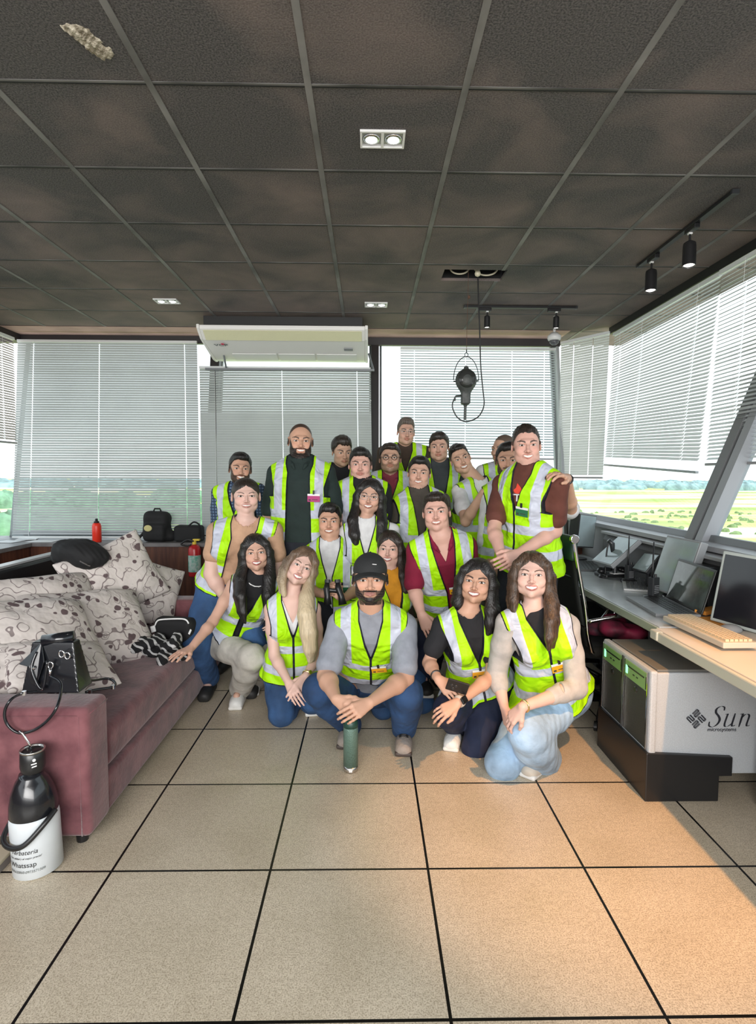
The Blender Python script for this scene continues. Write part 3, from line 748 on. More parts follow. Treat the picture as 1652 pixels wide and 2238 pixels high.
def floral():
    m = bpy.data.materials.new('floral_cotton'); m.use_nodes = True; n = m.node_tree; N = n.nodes; L = n.links; p = N['Principled BSDF']; p.inputs['Roughness'].default_value = .9
    p.inputs['Specular IOR Level'].default_value = .15
    tcn = N.new('ShaderNodeTexCoord')
    def nd(t_, **kw):
        q = N.new(t_)
        for k, v in kw.items(): q.inputs[k].default_value = v
        return q
    dis = nd('ShaderNodeTexNoise', Scale=9., Detail=2.); L.new(tcn.outputs['Object'], dis.inputs['Vector'])
    vm = N.new('ShaderNodeVectorMath'); vm.operation = 'MULTIPLY_ADD'; vm.inputs[1].default_value = (.09, .09, .09); L.new(dis.outputs['Color'], vm.inputs[0]); L.new(tcn.outputs['Object'], vm.inputs[2])
    # leaves: distorted cells whose centre is dark
    v1 = nd('ShaderNodeTexVoronoi', Scale=17.); v1.feature = 'F1'; L.new(vm.outputs[0], v1.inputs['Vector'])
    r1 = N.new('ShaderNodeValToRGB'); e = r1.color_ramp.elements; e[0].position = .31; e[0].color = (1, 1, 1, 1); e[1].position = .37; e[1].color = (0, 0, 0, 1); L.new(v1.outputs['Distance'], r1.inputs[0])
    sel = N.new('ShaderNodeSeparateColor'); L.new(v1.outputs['Color'], sel.inputs[0])
    gt = N.new('ShaderNodeMath'); gt.operation = 'GREATER_THAN'; gt.inputs[1].default_value = .45; L.new(sel.outputs[0], gt.inputs[0])
    m1 = N.new('ShaderNodeMath'); m1.operation = 'MULTIPLY'; L.new(r1.outputs[0], m1.inputs[0]); L.new(gt.outputs[0], m1.inputs[1])
    # stems: thin noise contour lines
    n2 = nd('ShaderNodeTexNoise', Scale=10., Detail=1.); L.new(tcn.outputs['Object'], n2.inputs['Vector'])
    ab = N.new('ShaderNodeMath'); ab.operation = 'SUBTRACT'; ab.inputs[1].default_value = .5; L.new(n2.outputs[0], ab.inputs[0])
    ab2 = N.new('ShaderNodeMath'); ab2.operation = 'ABSOLUTE'; L.new(ab.outputs[0], ab2.inputs[0]); lt = N.new('ShaderNodeMath'); lt.operation = 'LESS_THAN'; lt.inputs[1].default_value = .013; L.new(ab2.outputs[0], lt.inputs[0])
    # flowers: ringed cells at a larger scale
    v2 = nd('ShaderNodeTexVoronoi', Scale=8.5); L.new(vm.outputs[0], v2.inputs['Vector'])
    sn = N.new('ShaderNodeMath'); sn.operation = 'MULTIPLY'; sn.inputs[1].default_value = 70; L.new(v2.outputs['Distance'], sn.inputs[0]); s2 = N.new('ShaderNodeMath'); s2.operation = 'SINE'; L.new(sn.outputs[0], s2.inputs[0])
    s3 = N.new('ShaderNodeMath'); s3.operation = 'GREATER_THAN'; s3.inputs[1].default_value = .1; L.new(s2.outputs[0], s3.inputs[0])
    l2 = N.new('ShaderNodeMath'); l2.operation = 'LESS_THAN'; l2.inputs[1].default_value = .24; L.new(v2.outputs['Distance'], l2.inputs[0])
    m2 = N.new('ShaderNodeMath'); m2.operation = 'MULTIPLY'; L.new(s3.outputs[0], m2.inputs[0]); L.new(l2.outputs[0], m2.inputs[1])
    m3 = N.new('ShaderNodeMath'); m3.operation = 'MULTIPLY'; m3.inputs[1].default_value = .55; L.new(m2.outputs[0], m3.inputs[0])
    mxa = N.new('ShaderNodeMath'); mxa.operation = 'MAXIMUM'; L.new(m1.outputs[0], mxa.inputs[0]); L.new(m3.outputs[0], mxa.inputs[1])
    st_ = N.new('ShaderNodeMath'); st_.operation = 'MULTIPLY'; st_.inputs[1].default_value = .75; L.new(lt.outputs[0], st_.inputs[0])
    mxb = N.new('ShaderNodeMath'); mxb.operation = 'MAXIMUM'; L.new(mxa.outputs[0], mxb.inputs[0]); L.new(st_.outputs[0], mxb.inputs[1])
    mix = N.new('ShaderNodeMix'); mix.data_type = 'RGBA'; L.new(mxb.outputs[0], mix.inputs[0]); mix.inputs[6].default_value = (*srgb(214, 205, 200), 1); mix.inputs[7].default_value = (*srgb(104, 88, 90), 1)
    L.new(mix.outputs[2], p.inputs['Base Color'])
    wr = nd('ShaderNodeTexNoise', Scale=7., Detail=3.); L.new(tcn.outputs['Object'], wr.inputs['Vector']); bp = N.new('ShaderNodeBump'); bp.inputs['Strength'].default_value = .7; bp.inputs['Distance'].default_value = .04
    L.new(wr.outputs[0], bp.inputs['Height']); L.new(bp.outputs[0], p.inputs['Normal'])
    return m


FLOR = floral()


def pillow(label, c, sx, sz, th, rot, seed):
    mb = MB(); n = 22
    def side(sg):
        def fn(u, v_):
            a, b = (u * 2 - 1), (v_ * 2 - 1)
            k = max(0, (1 - abs(a) ** 2.6)) ** .55 * max(0, (1 - abs(b) ** 2.6)) ** .55
            x = a * sx / 2 * (1 - .07 * (1 - abs(b)) * abs(a)); z = b * sz / 2 * (1 - .09 * (1 - abs(a)) * abs(b))
            y = sg * k * th / 2 * (1 + .12 * math.sin(5 * a + seed) * math.cos(4 * b + seed * 2)) + .02 * math.sin(3 * a + seed) * (1 - k)
            return V(x, y, z)
        return fn
    mb.grid(side(-1), n, n); mb2 = MB(); mb2.grid(side(1), n, n); mb.add(mb2.v, [f[::-1] for f in mb2.f])
    o = obj('pillow', mb, FLOR, smooth=True, sub=1); o.location = c; o.rotation_euler = rot
    md = o.modifiers.new('w', 'WELD'); md.merge_threshold = .0005
    o.modifiers.move(1, 0) if len(o.modifiers) > 1 else None
    return tag(o, label, 'pillow', 'floral pillows heaped on the sofa')


rd = math.radians
pillow('floral pillow leaning in the sofa corner nearest the wood panelling', atY(315, 1292, 4.02), .56, .50, .17, (rd(-28), rd(26), rd(38)), 1)
pillow('floral pillow sticking a pointed corner up beside the black bag', atY(250, 1270, 3.82), .62, .52, .18, (rd(-22), rd(-18), rd(52)), 2)
pillow('wide floral pillow slumped in the middle of the sofa heap', atY(190, 1378, 3.30), .80, .58, .22, (rd(-48), rd(8), rd(50)), 3)
pillow('floral pillow along the sofa back under the black rail', atY(85, 1328, 3.32), .80, .38, .22, (rd(-30), rd(4), rd(62)), 4)
pillow('large floral pillow in front of the heap above the handbag', atY(62, 1400, 2.86), .74, .50, .22, (rd(-50), rd(6), rd(54)), 5)
pillow('flattened floral pillow lying behind the near sofa arm', atY(20, 1482, 2.60), .66, .40, .18, (rd(-56), rd(0), rd(40)), 6)
pillow('floral pillow whose corner pokes out beneath the black handbag', atY(128, 1462, 2.72), .52, .38, .15, (rd(-66), rd(10), rd(48)), 7)

# black handbag on the arm of the sofa
LEA = mat('black_leather', (.008, .009, .012), .22, bump=.02, bscale=120, coat=.3)
hb = atY(130, 1524, 2.40); hb[2] = .585
t = thing('handbag', 'glossy black handbag with chrome rings standing on the near sofa arm', 'handbag', tuple(hb))
S = SDF(); S.add(lambda x, y, z: np.maximum(np.maximum(np.abs(x) - (.115 - .16 * z), np.abs(y + .02 * 0) - (.055 - .16 * np.clip(z, 0, .3))), np.maximum(-z, z - .20)) - .004, (-.125, -.07, -.01), (.125, .07, .21), .006)
sobj('bag_body', S, LEA, t, .004)
mb = MB(); mb.tube([(-.05, -.012, .205), (.07, .012, .215)], [.026, .028], 20); obj('top_roll', mb, LEA, t, smooth=True)
mb = MB(); mb.prism([V(-.135, -.045, .115), V(-.045, -.03, .205), V(-.02, -.06, .13), V(-.05, -.07, .03), V(-.075, -.07, .04), V(-.08, -.065, .11)], (0, .006, 0)); obj('flap', mb, LEA, t, bevel=.002)
mb = MB(); mb.tube(smooth_path([(-.055, -.05, .17), (-.065, -.072, .10), (-.02, -.078, .02), (.0, -.07, .14)]), .006, 8); obj('drawn_strap', mb, LEA, t, smooth=True)
mb = MB()
for q in ((.012, -.070, .12), (.055, -.062, .165), (.075, -.055, .155)): mb.tube([(q[0] + .011 * math.cos(a), q[1], q[2] + .014 * math.sin(a)) for a in np.linspace(0, 6.28, 13)[:-1]], .003, 8, closed=True)
mb.tube([(.012, -.072, .11), (.012, -.075, .075)], .006, 8); obj('ring', mb, CHR, t, smooth=True)
mb = MB()
for q in ((-.052, -.078, .110), (-.022, -.082, .022)): mb.lathe([(.007, 0), (.004, .004)], (0, 0, 0), 12, Matrix.Translation(q) @ Matrix.Rotation(PI / 2, 4, 'X'))
obj('stud', mb, CHR, t)
hl_ = lambda px, py, Y: atY(px, py, Y) - hb
mb = MB(); mb.tube(smooth_path([(.012, -.075, .075), hl_(136, 1500, 2.28), hl_(130, 1545, 2.155), hl_(110, 1578, 2.15), hl_(78, 1602, 2.15), hl_(45, 1608, 2.15), hl_(20, 1590, 2.15), hl_(14, 1562, 2.15), hl_(28, 1535, 2.16), hl_(52, 1522, 2.25), hl_(85, 1518, 2.30)]), .0058, 8); obj('shoulder_strap', mb, LEA, t, smooth=True)
mb = MB(); mb.tube(smooth_path([(.10, .02, .03), hl_(205, 1492, 2.48) + V(0, 0, .0), hl_(238, 1488, 2.56), hl_(254, 1496, 2.54), hl_(250, 1506, 2.50), hl_(215, 1512, 2.46), hl_(190, 1518, 2.42)]), .0058, 8); obj('side_strap', mb, LEA, t, smooth=True)
for q in (hl_(56, 1521, 2.25), hl_(250, 1506, 2.50), hl_(200, 1516, 2.43)):
    mb = MB(); mb.lathe([(.009, -.008), (.009, .008)], tuple(q), 10); obj('buckle', mb, CHR, t)

# striped scarf and pouch -------------------------------------------------------
def striped():
    m = mat('striped_cloth', (.01, .01, .01), .9); n = m.node_tree; N = n.nodes; L = n.links
    tcn = N.new('ShaderNodeTexCoord'); wv = N.new('ShaderNodeTexWave'); wv.inputs['Scale'].default_value = 8.5; wv.inputs['Distortion'].default_value = 5; wv.inputs['Detail'].default_value = 1; wv.inputs['Detail Scale'].default_value = 1.3
    wv.bands_direction = 'DIAGONAL'; L.new(tcn.outputs['Object'], wv.inputs[0]); c = N.new('ShaderNodeValToRGB'); e = c.color_ramp.elements; e[0].position = .72; e[0].color = (.010, .010, .012, 1); e[1].position = .78; e[1].color = (.55, .55, .55, 1)
    L.new(wv.outputs['Fac'], c.inputs[0]); L.new(c.outputs[0], N['Principled BSDF'].inputs['Base Color']); return m
c = atY(338, 1376, 3.38); c[2] = .45; S = SDF()
for i in range(12):
    a = rng.rand() * 6.28; q = V(rng.uniform(-.15, .15), rng.uniform(-.12, .12), rng.uniform(-.02, .045)); S.ell(q, (.07 + .04 * rng.rand(), .035 + .02 * rng.rand(), .030), np.array(Matrix.Rotation(a, 3, 'Z') @ Matrix.Rotation(rng.uniform(-.4, .4), 3, 'Y')), .015)
S.mod(lambda Fv, x, y, z: np.maximum(Fv + .006 * wob(x, y, z, 55, 9) + .003 * wob(x, y, z, 130, 10), -.045 - z))
o = sobj('scarf', S, striped(), None, .004); o.location = c; tag(o, 'crumpled black scarf with white stripes on the sofa seat', 'scarf')
c = atY(386, 1345, 3.62); c[2] = .412
t = thing('pouch', 'black pouch with a white zip edge beside the striped scarf', 'pouch', tuple(c), rd(-12))
S = SDF(); S.rbox((0, 0, .085), (.14, .055, .085), R0, .045, .01); S.mod(lambda Fv, x, y, z: Fv + .003 * wob(x, y, z, 40, 4)); sobj('pouch_body', S, mat('black_fabric', (.008, .008, .009), .8), t, .005)
mb = MB(); mb.tube(smooth_path([(-.125, -.045, .105), (-.10, -.055, .150), (-.06, -.05, .163), (.06, -.045, .172), (.10, -.045, .165), (.118, -.05, .145)]), .005, 8); obj('zip_edge', mb, MATS['blind_cord'], t, smooth=True)
mb = MB(); mb.slab(V(-.135, -.065, .075), V(.03, 0, .01), V(0, .01, 0), V(-.01, 0, .04)); mb.slab(V(.12, -.065, .085), V(.015, 0, .03), V(0, .008, 0), V(.01, 0, -.008)); obj('zip_pull', mb, MATS['blind_cord'], t, bevel=.002)

# black bag slumped on the rail behind the sofa
c = atY(178, 1213, 3.72)
t = thing('duffel_bag', 'slumped black duffel bag lying on the padded rail over the pillows', 'bag', tuple(c))
S = SDF(); S.ell((0, 0, 0), (.17, .13, .085), np.array(Matrix.Rotation(rd(14), 3, 'Y')), .03); S.ell((.06, -.01, -.03), (.12, .11, .07), None, .03); S.ell((-.09, 0, -.02), (.10, .09, .06), None, .03)
S.mod(lambda Fv, x, y, z: Fv + .007 * wob(x, y, z, 32, 14) + .003 * wob(x, y, z, 90, 15)); FAB = mat('black_fabric', (.008, .008, .009), .8); sobj('bag_body', S, FAB, t, .006)
mb = MB(); mb.tube([(.055, -.128, -.035), (.10, -.122, -.062)], .005, 6); mb.tube([(.10, -.12, -.065), (.115, -.115, -.07)], .004, 6); obj('zip_pull', mb, CHR, t)

# things on the ledge
def lathe_thing(name, label, cat, loc, parts):
    t = thing(name, label, cat, loc)
    for nm, prof, m in parts: mb = MB(); mb.lathe(prof, n=28); obj(nm, mb, m, t, smooth=True)
    return t
c = atZ(213, 1196, SILL); c = atY(213, 1197, 5.42)
lathe_thing('water_bottle', 'bright red water bottle with black lid on the window ledge', 'bottle', (c[0], 5.42, SILL), (
    ('bottle_body', [(.038, 0), (.041, .004), (.041, .15), (.036, .172), (.026, .182)], mat('red_enamel', (.78, .035, .015), .35)),
    ('lid', [(.024, .182), (.024, .196), (.014, .202), (.012, .222), (.003, .224)], BLP)))
c = atY(343, 1190, 5.48)
t = thing('backpack', 'black backpack with a round yellowish patch on the window ledge', 'backpack', (c[0], 5.50, SILL))
S = SDF(); S.rbox((0, 0, .145), (.125, .08, .145), np.array(Matrix.Rotation(rd(4), 3, 'Y')), .06, .02); S.rbox((.0, -.07, .09), (.105, .04, .085), None, .035, .02); S.ell((.10, 0, .05), (.09, .07, .06), None, .03)
S.mod(lambda Fv, x, y, z: np.maximum(Fv + .004 * wob(x, y, z, 34, 21), .002 - z)); sobj('bag_body', S, FAB, t, .006)
mb = MB(); mb.tube([(-.03, 0, .29), (-.02, 0, .315), (.03, 0, .315), (.04, 0, .29)], .008, 8); obj('grab_handle', mb, FAB, t, smooth=True)
mb = MB(); mb.lathe([(.030, -.003), (.030, .003), (.024, .005)], (0, 0, 0), 20, Matrix.Translation((-.045, -.115, .135)) @ Matrix.Rotation(PI / 2, 4, 'X') @ Matrix.Diagonal((1.25, 1, 1, 1))); obj('patch', mb, mat('patch_yellow', (.55, .5, .22), .6), t)
mb = MB(); mb.tube(smooth_path([(-.10, -.06, .10), (-.15, -.09, .03), (-.20, -.12, .008), (-.26, -.13, .006)]), .012, 8); obj('strap', mb, FAB, t, smooth=True)
c = atY(408, 1188, 5.5)
t = thing('camera_bag', 'low black camera bag beside the backpack on the ledge', 'bag', (c[0] + .03, 5.50, SILL))
S = SDF(); S.rbox((0, 0, .075), (.13, .08, .08), None, .03, .02); S.mod(lambda Fv, x, y, z: np.maximum(Fv + .003 * wob(x, y, z, 40, 22), .002 - z)); sobj('bag_body', S, FAB, t, .006)
mb = MB(); mb.tube(smooth_path([(.0, -.05, .14), (.06, -.06, .19), (.11, -.06, .17), (.12, -.05, .12)]), .008, 8); obj('handle', mb, FAB, t, smooth=True)
for k, (px, py, Y, sx_, a, lab) in enumerate(((95, 1192, 5.46, .24, 4, 'white paper sheet on the ledge nearest the red bottle'), (20, 1197, 5.40, .2, -8, 'white paper sheet at the far end of the ledge by the corner'), (60, 1186, 5.6, .18, 20, 'paper sheet lying behind the others on the ledge'))):
    p = atY(px, py, Y); mb = MB(); mb.box((-sx_ / 2, -.09, 0), (sx_ / 2, .09, .0015)); o = obj('paper_sheet', mb, mat('paper', (.78, .78, .77), .7)); o.location = (p[0], Y, SILL + .001 + .002 * k); o.rotation_euler = (0, 0, rd(a)); tag(o, lab, 'paper', 'papers on the ledge')

# extinguisher hung on the panelling
c = atY(425, 1262, 5.28)
t = thing('fire_extinguisher', 'red fire extinguisher with a white green label on the wooden panelling', 'fire extinguisher', (c[0] + .012, 5.27, c[2]))
mb = MB(); mb.lathe([(.052, 0), (.056, .01), (.056, .255), (.045, .285), (.02, .30)], n=28); obj('cylinder_body', mb, mat('red_paint', (.45, .015, .02), .3), t, smooth=True)
mb = MB(); mb.lathe([(.0575, .045), (.0575, .20)], n=28); obj('label_band', mb, mat('ext_label', (.55, .62, .58), .5, var=.2, vscale=30, col2=(.12, .42, .32)), t)
mb = MB(); mb.lathe([(.018, .30), (.018, .335)], n=16); mb.box((-.01, -.02, .335), (.05, .02, .35)); obj('valve', mb, mat('yellow_tag', (.75, .55, .05), .5), t)
mb = MB(); mb.tube(smooth_path([(0, -.02, .33), (-.05, -.03, .345), (-.10, -.03, .32), (-.11, -.03, .30), (-.06, -.03, .29), (-.02, -.04, .30)]), .008, 8); obj('hose', mb, BLP, t, smooth=True)
mb = MB(); mb.box((-.02, .05, .10), (.02, .10, .25)); obj('wall_hook', mb, BLP, t)

# =================================================================== FLOOR THINGS
# insulated drink jug with a cup on top
c = atZ(91, 1900, 0); jx, jy = c[0], c[1]
t = thing('thermos_jug', 'white and black drinks jug with handwriting and a cup on top', 'jug', (jx, jy, 0))
TL_ = Matrix.Rotation(rd(-2.5), 4, 'Y')
mb = MB(); mb.lathe([(.076, 0), (.085, .006), (.085, .20), (.082, .222), (.078, .223)], n=40, M=TL_); obj('jug_body', mb, mat('jug_white', (.66, .70, .73), .35, var=.05), t, smooth=True)
mb = MB(); mb.lathe([(.079, .215), (.084, .225), (.081, .268), (.072, .308), (.056, .345), (.044, .362), (.040, .375)], n=40, M=TL_); obj('jug_top', mb, mat('jug_black', (.010, .011, .014), .22, coat=.4), t, smooth=True)
mb = MB(); mb.tube(smooth_path([(-.096, -.0, .185), (-.098, -.045, .150), (-.068, -.080, .138), (-.02, -.100, .140), (.02, -.098, .160), (.066, -.062, .212), (.083, -.02, .24)]), .0095, 10); obj('carry_handle', mb, BLP, t, smooth=True)
def wraptext(s, size, z, a0, rad=.0862, parent=None, m=None, sh=0.):
    mb = text_mb(s, size, Matrix.Identity(4), shear=sh); o = MB(); vs = []
    for x, y, zz in mb.v: a = a0 + x / rad; vs.append(TL_ @ Vector(((rad + zz * .3) * math.sin(a), -(rad + zz * .3) * math.cos(a), z + y)))
    o.add(vs, mb.f); return obj('lettering', o, m, parent)
INK = mat('marker_ink', (.03, .03, .03), .6)
wraptext('Yerbateria', .024, .112, -.02, parent=t, m=INK, sh=.3); wraptext('Con calidad y el mejor precio!', .0098, .090, .0, parent=t, m=INK, sh=.4)
wraptext('Whatssap', .026, .064, -.10, parent=t, m=INK); wraptext('0985620860-0973571509', .0132, .038, .02, parent=t, m=mat('marker_grey', (.14, .15, .14), .6), sh=.2)
ct = atY(76, 1708, jy)
t = thing('drinking_cup', 'black steel cup with a metal straw resting on the jug', 'cup', (jx - .008, jy, .372))
mb = MB(); mb.lathe([(.030, 0), (.040, .012), (.0435, .03), (.042, .085), (.040, .087)], n=36); obj('cup_body', mb, mat('cup_black', (.015, .015, .016), .3), t, smooth=True)
mb = MB(); mb.lathe([(.042, .085), (.044, .092), (.041, .095), (.037, .092), (.036, .078), (.001, .076)], n=36); obj('rim', mb, mat('steel', (.6, .58, .55), .25, 1.), t, smooth=True)
mb = MB(); mb.tube([(.002, .0, .075), (-.008, -.004, .115), (-.030, -.006, .155), (-.042, -.006, .165)], .0042, 8); obj('metal_straw', mb, CHR, t, smooth=True)
mb = MB(); mb.add([(.02, -.0445, .055), (.033, -.031, .055), (.033, -.031, .050), (.02, -.0445, .05)], [(0, 1, 2, 3)]); mb.add([(.022, -.0445, .045), (.033, -.031, .045), (.033, -.031, .040), (.022, -.0445, .040)], [(0, 1, 2, 3)]); mb.lathe([(.006, 0), (.004, .002)], (0, 0, 0), 12, Matrix.Translation((.027, -.036, .066)) @ Matrix.Rotation(rd(38), 4, 'Z') @ Matrix.Rotation(PI / 2, 4, 'X')); obj('emblem', mb, MATS['blind_cord'], t)
# cut-off slab in the corner of the frame
c = atZ(2, 1925, 0)
t = thing('floor_box', 'low grey and beige board leaning at the edge beside the jug', 'board', (c[0] - .09, c[1] + .02, 0))
mb = MB(); mb.box((-.12, -.03, 0), (.085, .10, .035)); obj('board_base', mb, mat('box_grey', (.22, .20, .19), .6), t, bevel=.004)
mb = MB(); mb.box((-.12, -.035, .035), (.09, .10, .05)); obj('board_top', mb, mat('box_beige', (.50, .45, .33), .6), t, bevel=.004)

# green vacuum bottle in front of the squatting man
t = lathe_thing('vacuum_bottle', 'green hammered vacuum bottle standing in front of the squatting man', 'bottle', tuple(atZ(771, 1684, 0)), (
    ('bottle_body', [(.0375, .030), (.0375, .222), (.036, .232), (.033, .236)], mat('hammered_green', (.12, .20, .165), .4, bump=.35, bscale=160, metal=.2)),
    ('steel_base', [(.034, 0), (.0365, .003), (.0375, .030)], mat('steel', (.6, .58, .55), .25, 1.)),
    ('collar', [(.0375, .230), (.0378, .245), (.034, .262), (.030, .266)], mat('cap_green', (.015, .055, .040), .4)),
    ('cap', [(.026, .266), (.027, .288), (.024, .298), (.012, .300), (.011, .318), (.003, .319)], mat('cap_green', (.015, .055, .040), .4))))
mb = MB(); mb.tube([(-.036 + .019 * math.cos(a), -.005, .285 + .019 * math.sin(a)) for a in np.linspace(0, 6.28, 19)[:-1]], .0045, 8, closed=True); obj('carry_ring', mb, BLP, t, smooth=True)
mb = MB(); mb.box((-.007, -.039, .009), (.009, -.036, .024)); obj('base_label', mb, WHP, t)
mb = MB(); mb.lathe([(.009, .3), (.008, .322), (.002, .326)], n=12); obj('spout', mb, WHP, t, smooth=True)

# =================================================================== DESKS AND EQUIPMENT
DT = .76
DESKM = mat('desk_top', (.42, .44, .45), .22, var=.06); DEDGE = mat('desk_edge', (.36, .40, .30), .4); CREAM = mat('desk_cream', (.62, .56, .48), .45)
t = thing('workbench', 'far grey workbench section carrying laptops, radios and phone', 'desk', (1.44, 2.72, 0))
mb = MB(); mb.box((.0, 0, DT - .02), (.605, 2.6, DT)); obj('worktop', mb, DESKM, t, bevel=.004)
mb = MB(); mb.box((-.012, 0, DT - .045), (.0, 2.6, DT - .004)); obj('front_edge', mb, DEDGE, t, bevel=.003)
mb = MB()
for y in (.42, 1.15, 1.88): mb.box((.36, y, 0), (.40, y + .715, DT - .03))
obj('modesty_panel', mb, mat('panel_grey', (.14, .145, .15), .5), t)
for y in (.46, 2.4): mb = MB(); mb.box((.20, y, 0), (.30, y + .04, DT - .02)); obj('leg', mb, GREYM, t)
t = thing('workbench', 'near cream workbench section under the beige keyboard and screen', 'desk', (1.415, .2, 0))
mb = MB(); mb.box((.0, 0, DT - .022), (.63, 2.505, DT - .002)); obj('worktop', mb, CREAM, t, bevel=.004)
mb = MB(); mb.box((-.022, 0, DT - .055), (.0, 2.46, DT - .006)); mb.box((-.03, 2.44, DT - .05), (.02, 2.505, DT - .004)); obj('front_edge', mb, mat('edge_pale', (.5, .5, .42), .4), t, bevel=.006)
mb = MB(); mb.box((.36, 0, 0), (.40, 2.25, DT - .03)); obj('modesty_panel', mb, MATS['panel_grey'], t)
for y in (.1, 1.2): mb = MB(); mb.box((.24, y, 0), (.34, y + .04, DT - .02)); obj('leg', mb, GREYM, t)
# raised grey hood behind the far desk
t = thing('console_hood', 'grey sloping console hood along the window behind the screens', 'console', (1.96, 2.9, 0))
mb = MB(); mb.prism([V(0, 0, DT), V(.10, 0, DT), V(.10, 0, 1.03), V(.03, 0, 1.03), V(0, 0, .98)], (0, 1.75, 0)); obj('hood_body', mb, mat('hood_grey', (.11, .11, .11), .5), t)
mb = MB(); mb.box((-.02, 0, 1.03), (.12, 1.75, 1.05)); obj('hood_top', mb, mat('hood_top', (.33, .33, .34), .4), t, bevel=.003)

SCR = mat('screen_off', (.012, .012, .016), .12, spec=.6)
SCR2 = mat('screen_painted_reflection', (.36, .44, .46), .12, spec=.7, var=.15, vscale=4)  # window reflections put into the pale bluish base colour


def screen(name, label, TLc, TRc, BLc, th=.05, bez=.016, fm=None, sm=None, cat='monitor', deep=0., stand=True, group=None):
    """flat screen given by three world corners; faces the side from which TL is left of TR"""
    TLc, TRc, BLc = map(np.asarray, (TLc, TRc, BLc)); ex = TRc - TLc; ey = BLc - TLc; ey = ey - unit(ex) * (ey @ unit(ex)); w_, h_ = np.linalg.norm(ex), np.linalg.norm(ey)
    ux, uy = unit(ex), unit(ey); nz = unit(np.cross(uy, ux)); # towards the viewer
    if nz @ (np.array([0, 0, EYE]) - TLc) < 0: nz = -nz
    c = TLc + ex / 2 + ey / 2; base = V(c[0], c[1], DT); t = thing(name, label, cat, tuple(base), 0, group); o = TLc - base
    mb = MB(); mb.slab(o, ex, ey, -nz * th); obj('casing', mb, fm or GREYP, t, bevel=.006)
    mb = MB(); mb.slab(o + ux * bez + uy * bez, ux * (w_ - 2 * bez), uy * (h_ - 2 * bez), nz * .0015); obj('display', mb, sm or SCR2, t)
    if deep: mb = MB(); mb.prism([o + ex * .12 + ey * .1 - nz * th, o + ex * .88 + ey * .1 - nz * th, o + ex * .88 + ey * .9 - nz * th, o + ex * .12 + ey * .9 - nz * th], -nz * deep); obj('rear_housing', mb, SHEEN, t, bevel=.01)
    if stand:
        p = o + ex / 2 + ey * .62 - nz * (th + .01); mb = MB(); mb.tube([p, V(p[0], p[1], .012)], .016, 10); mb.lathe([(.10, 0.001), (.095, .012), (.02, .014)], (p[0], p[1], 0), 24); obj('stand', mb, SHEEN, t)
    return t, ux, uy, nz, w_, h_


screen('monitor', 'upright narrow monitor with dark side standing at the far desk end', atY(1268, 1119, 4.85), atY(1305, 1123, 4.98), atY(1255, 1192, 4.82), .10, .010, fm=SHEEN)
screen('monitor', 'tilted flat monitor leaning back behind the black telephone', atY(1352, 1167, 4.22), atY(1398, 1174, 3.92), atY(1299, 1222, 4.16), .035, .010)
screen('monitor', 'small dark-framed screen leaning back between the two radios', atY(1410, 1202, 3.86), atY(1443, 1207, 3.64), atY(1385, 1240, 3.82), .03, .010, fm=SHEEN)
screen('monitor', 'big grey monitor with painted sky reflection behind the open laptop', atY(1458, 1164, 3.56), atY(1533, 1178, 3.20), atY(1430, 1282, 3.50), .05, .012)
screen('monitor', 'pale framed monitor with black screen nearest the camera', atY(1581, 1197, 2.82), atY(1700, 1216, 2.58), atY(1556, 1350, 2.80), .06, .016, fm=mat('pale_casing', (.42, .46, .44), .4), sm=SCR)
mb = MB(); c = atY(1597, 1218, 2.545)
# sticky orange frame marks on the black screen
t = thing('instrument_cabinet', 'dark instrument cabinet between the big monitor and the near screen', 'cabinet', (1.98, 3.05, DT))
mb = MB(); mb.box((-.10, 0, 0), (.0, .38, .24)); obj('cabinet_body', mb, SHEEN, t, bevel=.006)
mb = MB(); mb.box((-.106, .05, .12), (-.10, .30, .20)); obj('cabinet_panel', mb, GREYP, t)


def keyboard(label, P0, P1, P2, km, cm, rows=5, cols=15, th=.022, kh=.008, group=None):
    """P0 far-left, P1 near-right along length, P2 depth corner"""
    P0, P1, P2 = map(np.asarray, (P0, P1, P2)); ex = P1 - P0; ey = P2 - P0; ey = ey - unit(ex) * (ey @ unit(ex)); ez = V(0, 0, 1)
    t = thing('keyboard', label, 'keyboard', tuple(P0), 0, group)
    mb = MB(); mb.slab(V(0, 0, 0), ex, ey, ez * th); obj('keyboard_case', mb, cm, t, bevel=.004)
    mb = MB()
    for r_ in range(rows):
        for c_ in range(cols):
            if rows == 5 and r_ == rows - 1 and 3 <= c_ <= 8 and c_ != 3: continue
            o = ex * (.025 + .95 * c_ / cols) + ey * (.12 + .78 * r_ / rows) + ez * th; mb.slab(o, ex * .95 / cols * .82, ey * .78 / rows * .80, ez * kh)
    if rows == 5: mb.slab(ex * (.025 + .95 * 4 / cols) + ey * (.12 + .78 * 4 / 5) + ez * th, ex * .95 / cols * 4.8, ey * .78 / 5 * .8, ez * kh)
    obj('keys', mb, km, t); return t
k0 = atZ(1511, 1350, DT); k1 = atZ(1700, 1452, DT); k2 = atZ(1462, 1358, DT)
kd = unit(V(-.12, -1, 0)); ks = unit(np.cross(V(0, 0, 1), kd))
kk = atZ(1515, 1350, DT + .01); kl = .47
keyboard('thick cream computer keyboard on the near desk edge', kk, kk + V(.02, -.72, 0) * (kl / .72), kk + V(-.155, -.01, 0), mat('key_cream', (.66, .52, .34), .5), mat('case_cream', (.50, .46, .38), .5), rows=6, cols=19, th=.026, kh=.010)
keyboard('small grey keyboard lying between the two radios', atZ(1412, 1262, DT), atZ(1424, 1290, DT), atZ(1361, 1270, DT), mat('key_grey', (.08, .085, .09), .5), mat('case_grey', (.5, .5, .5), .4), rows=5, cols=15, th=.012, kh=.004)
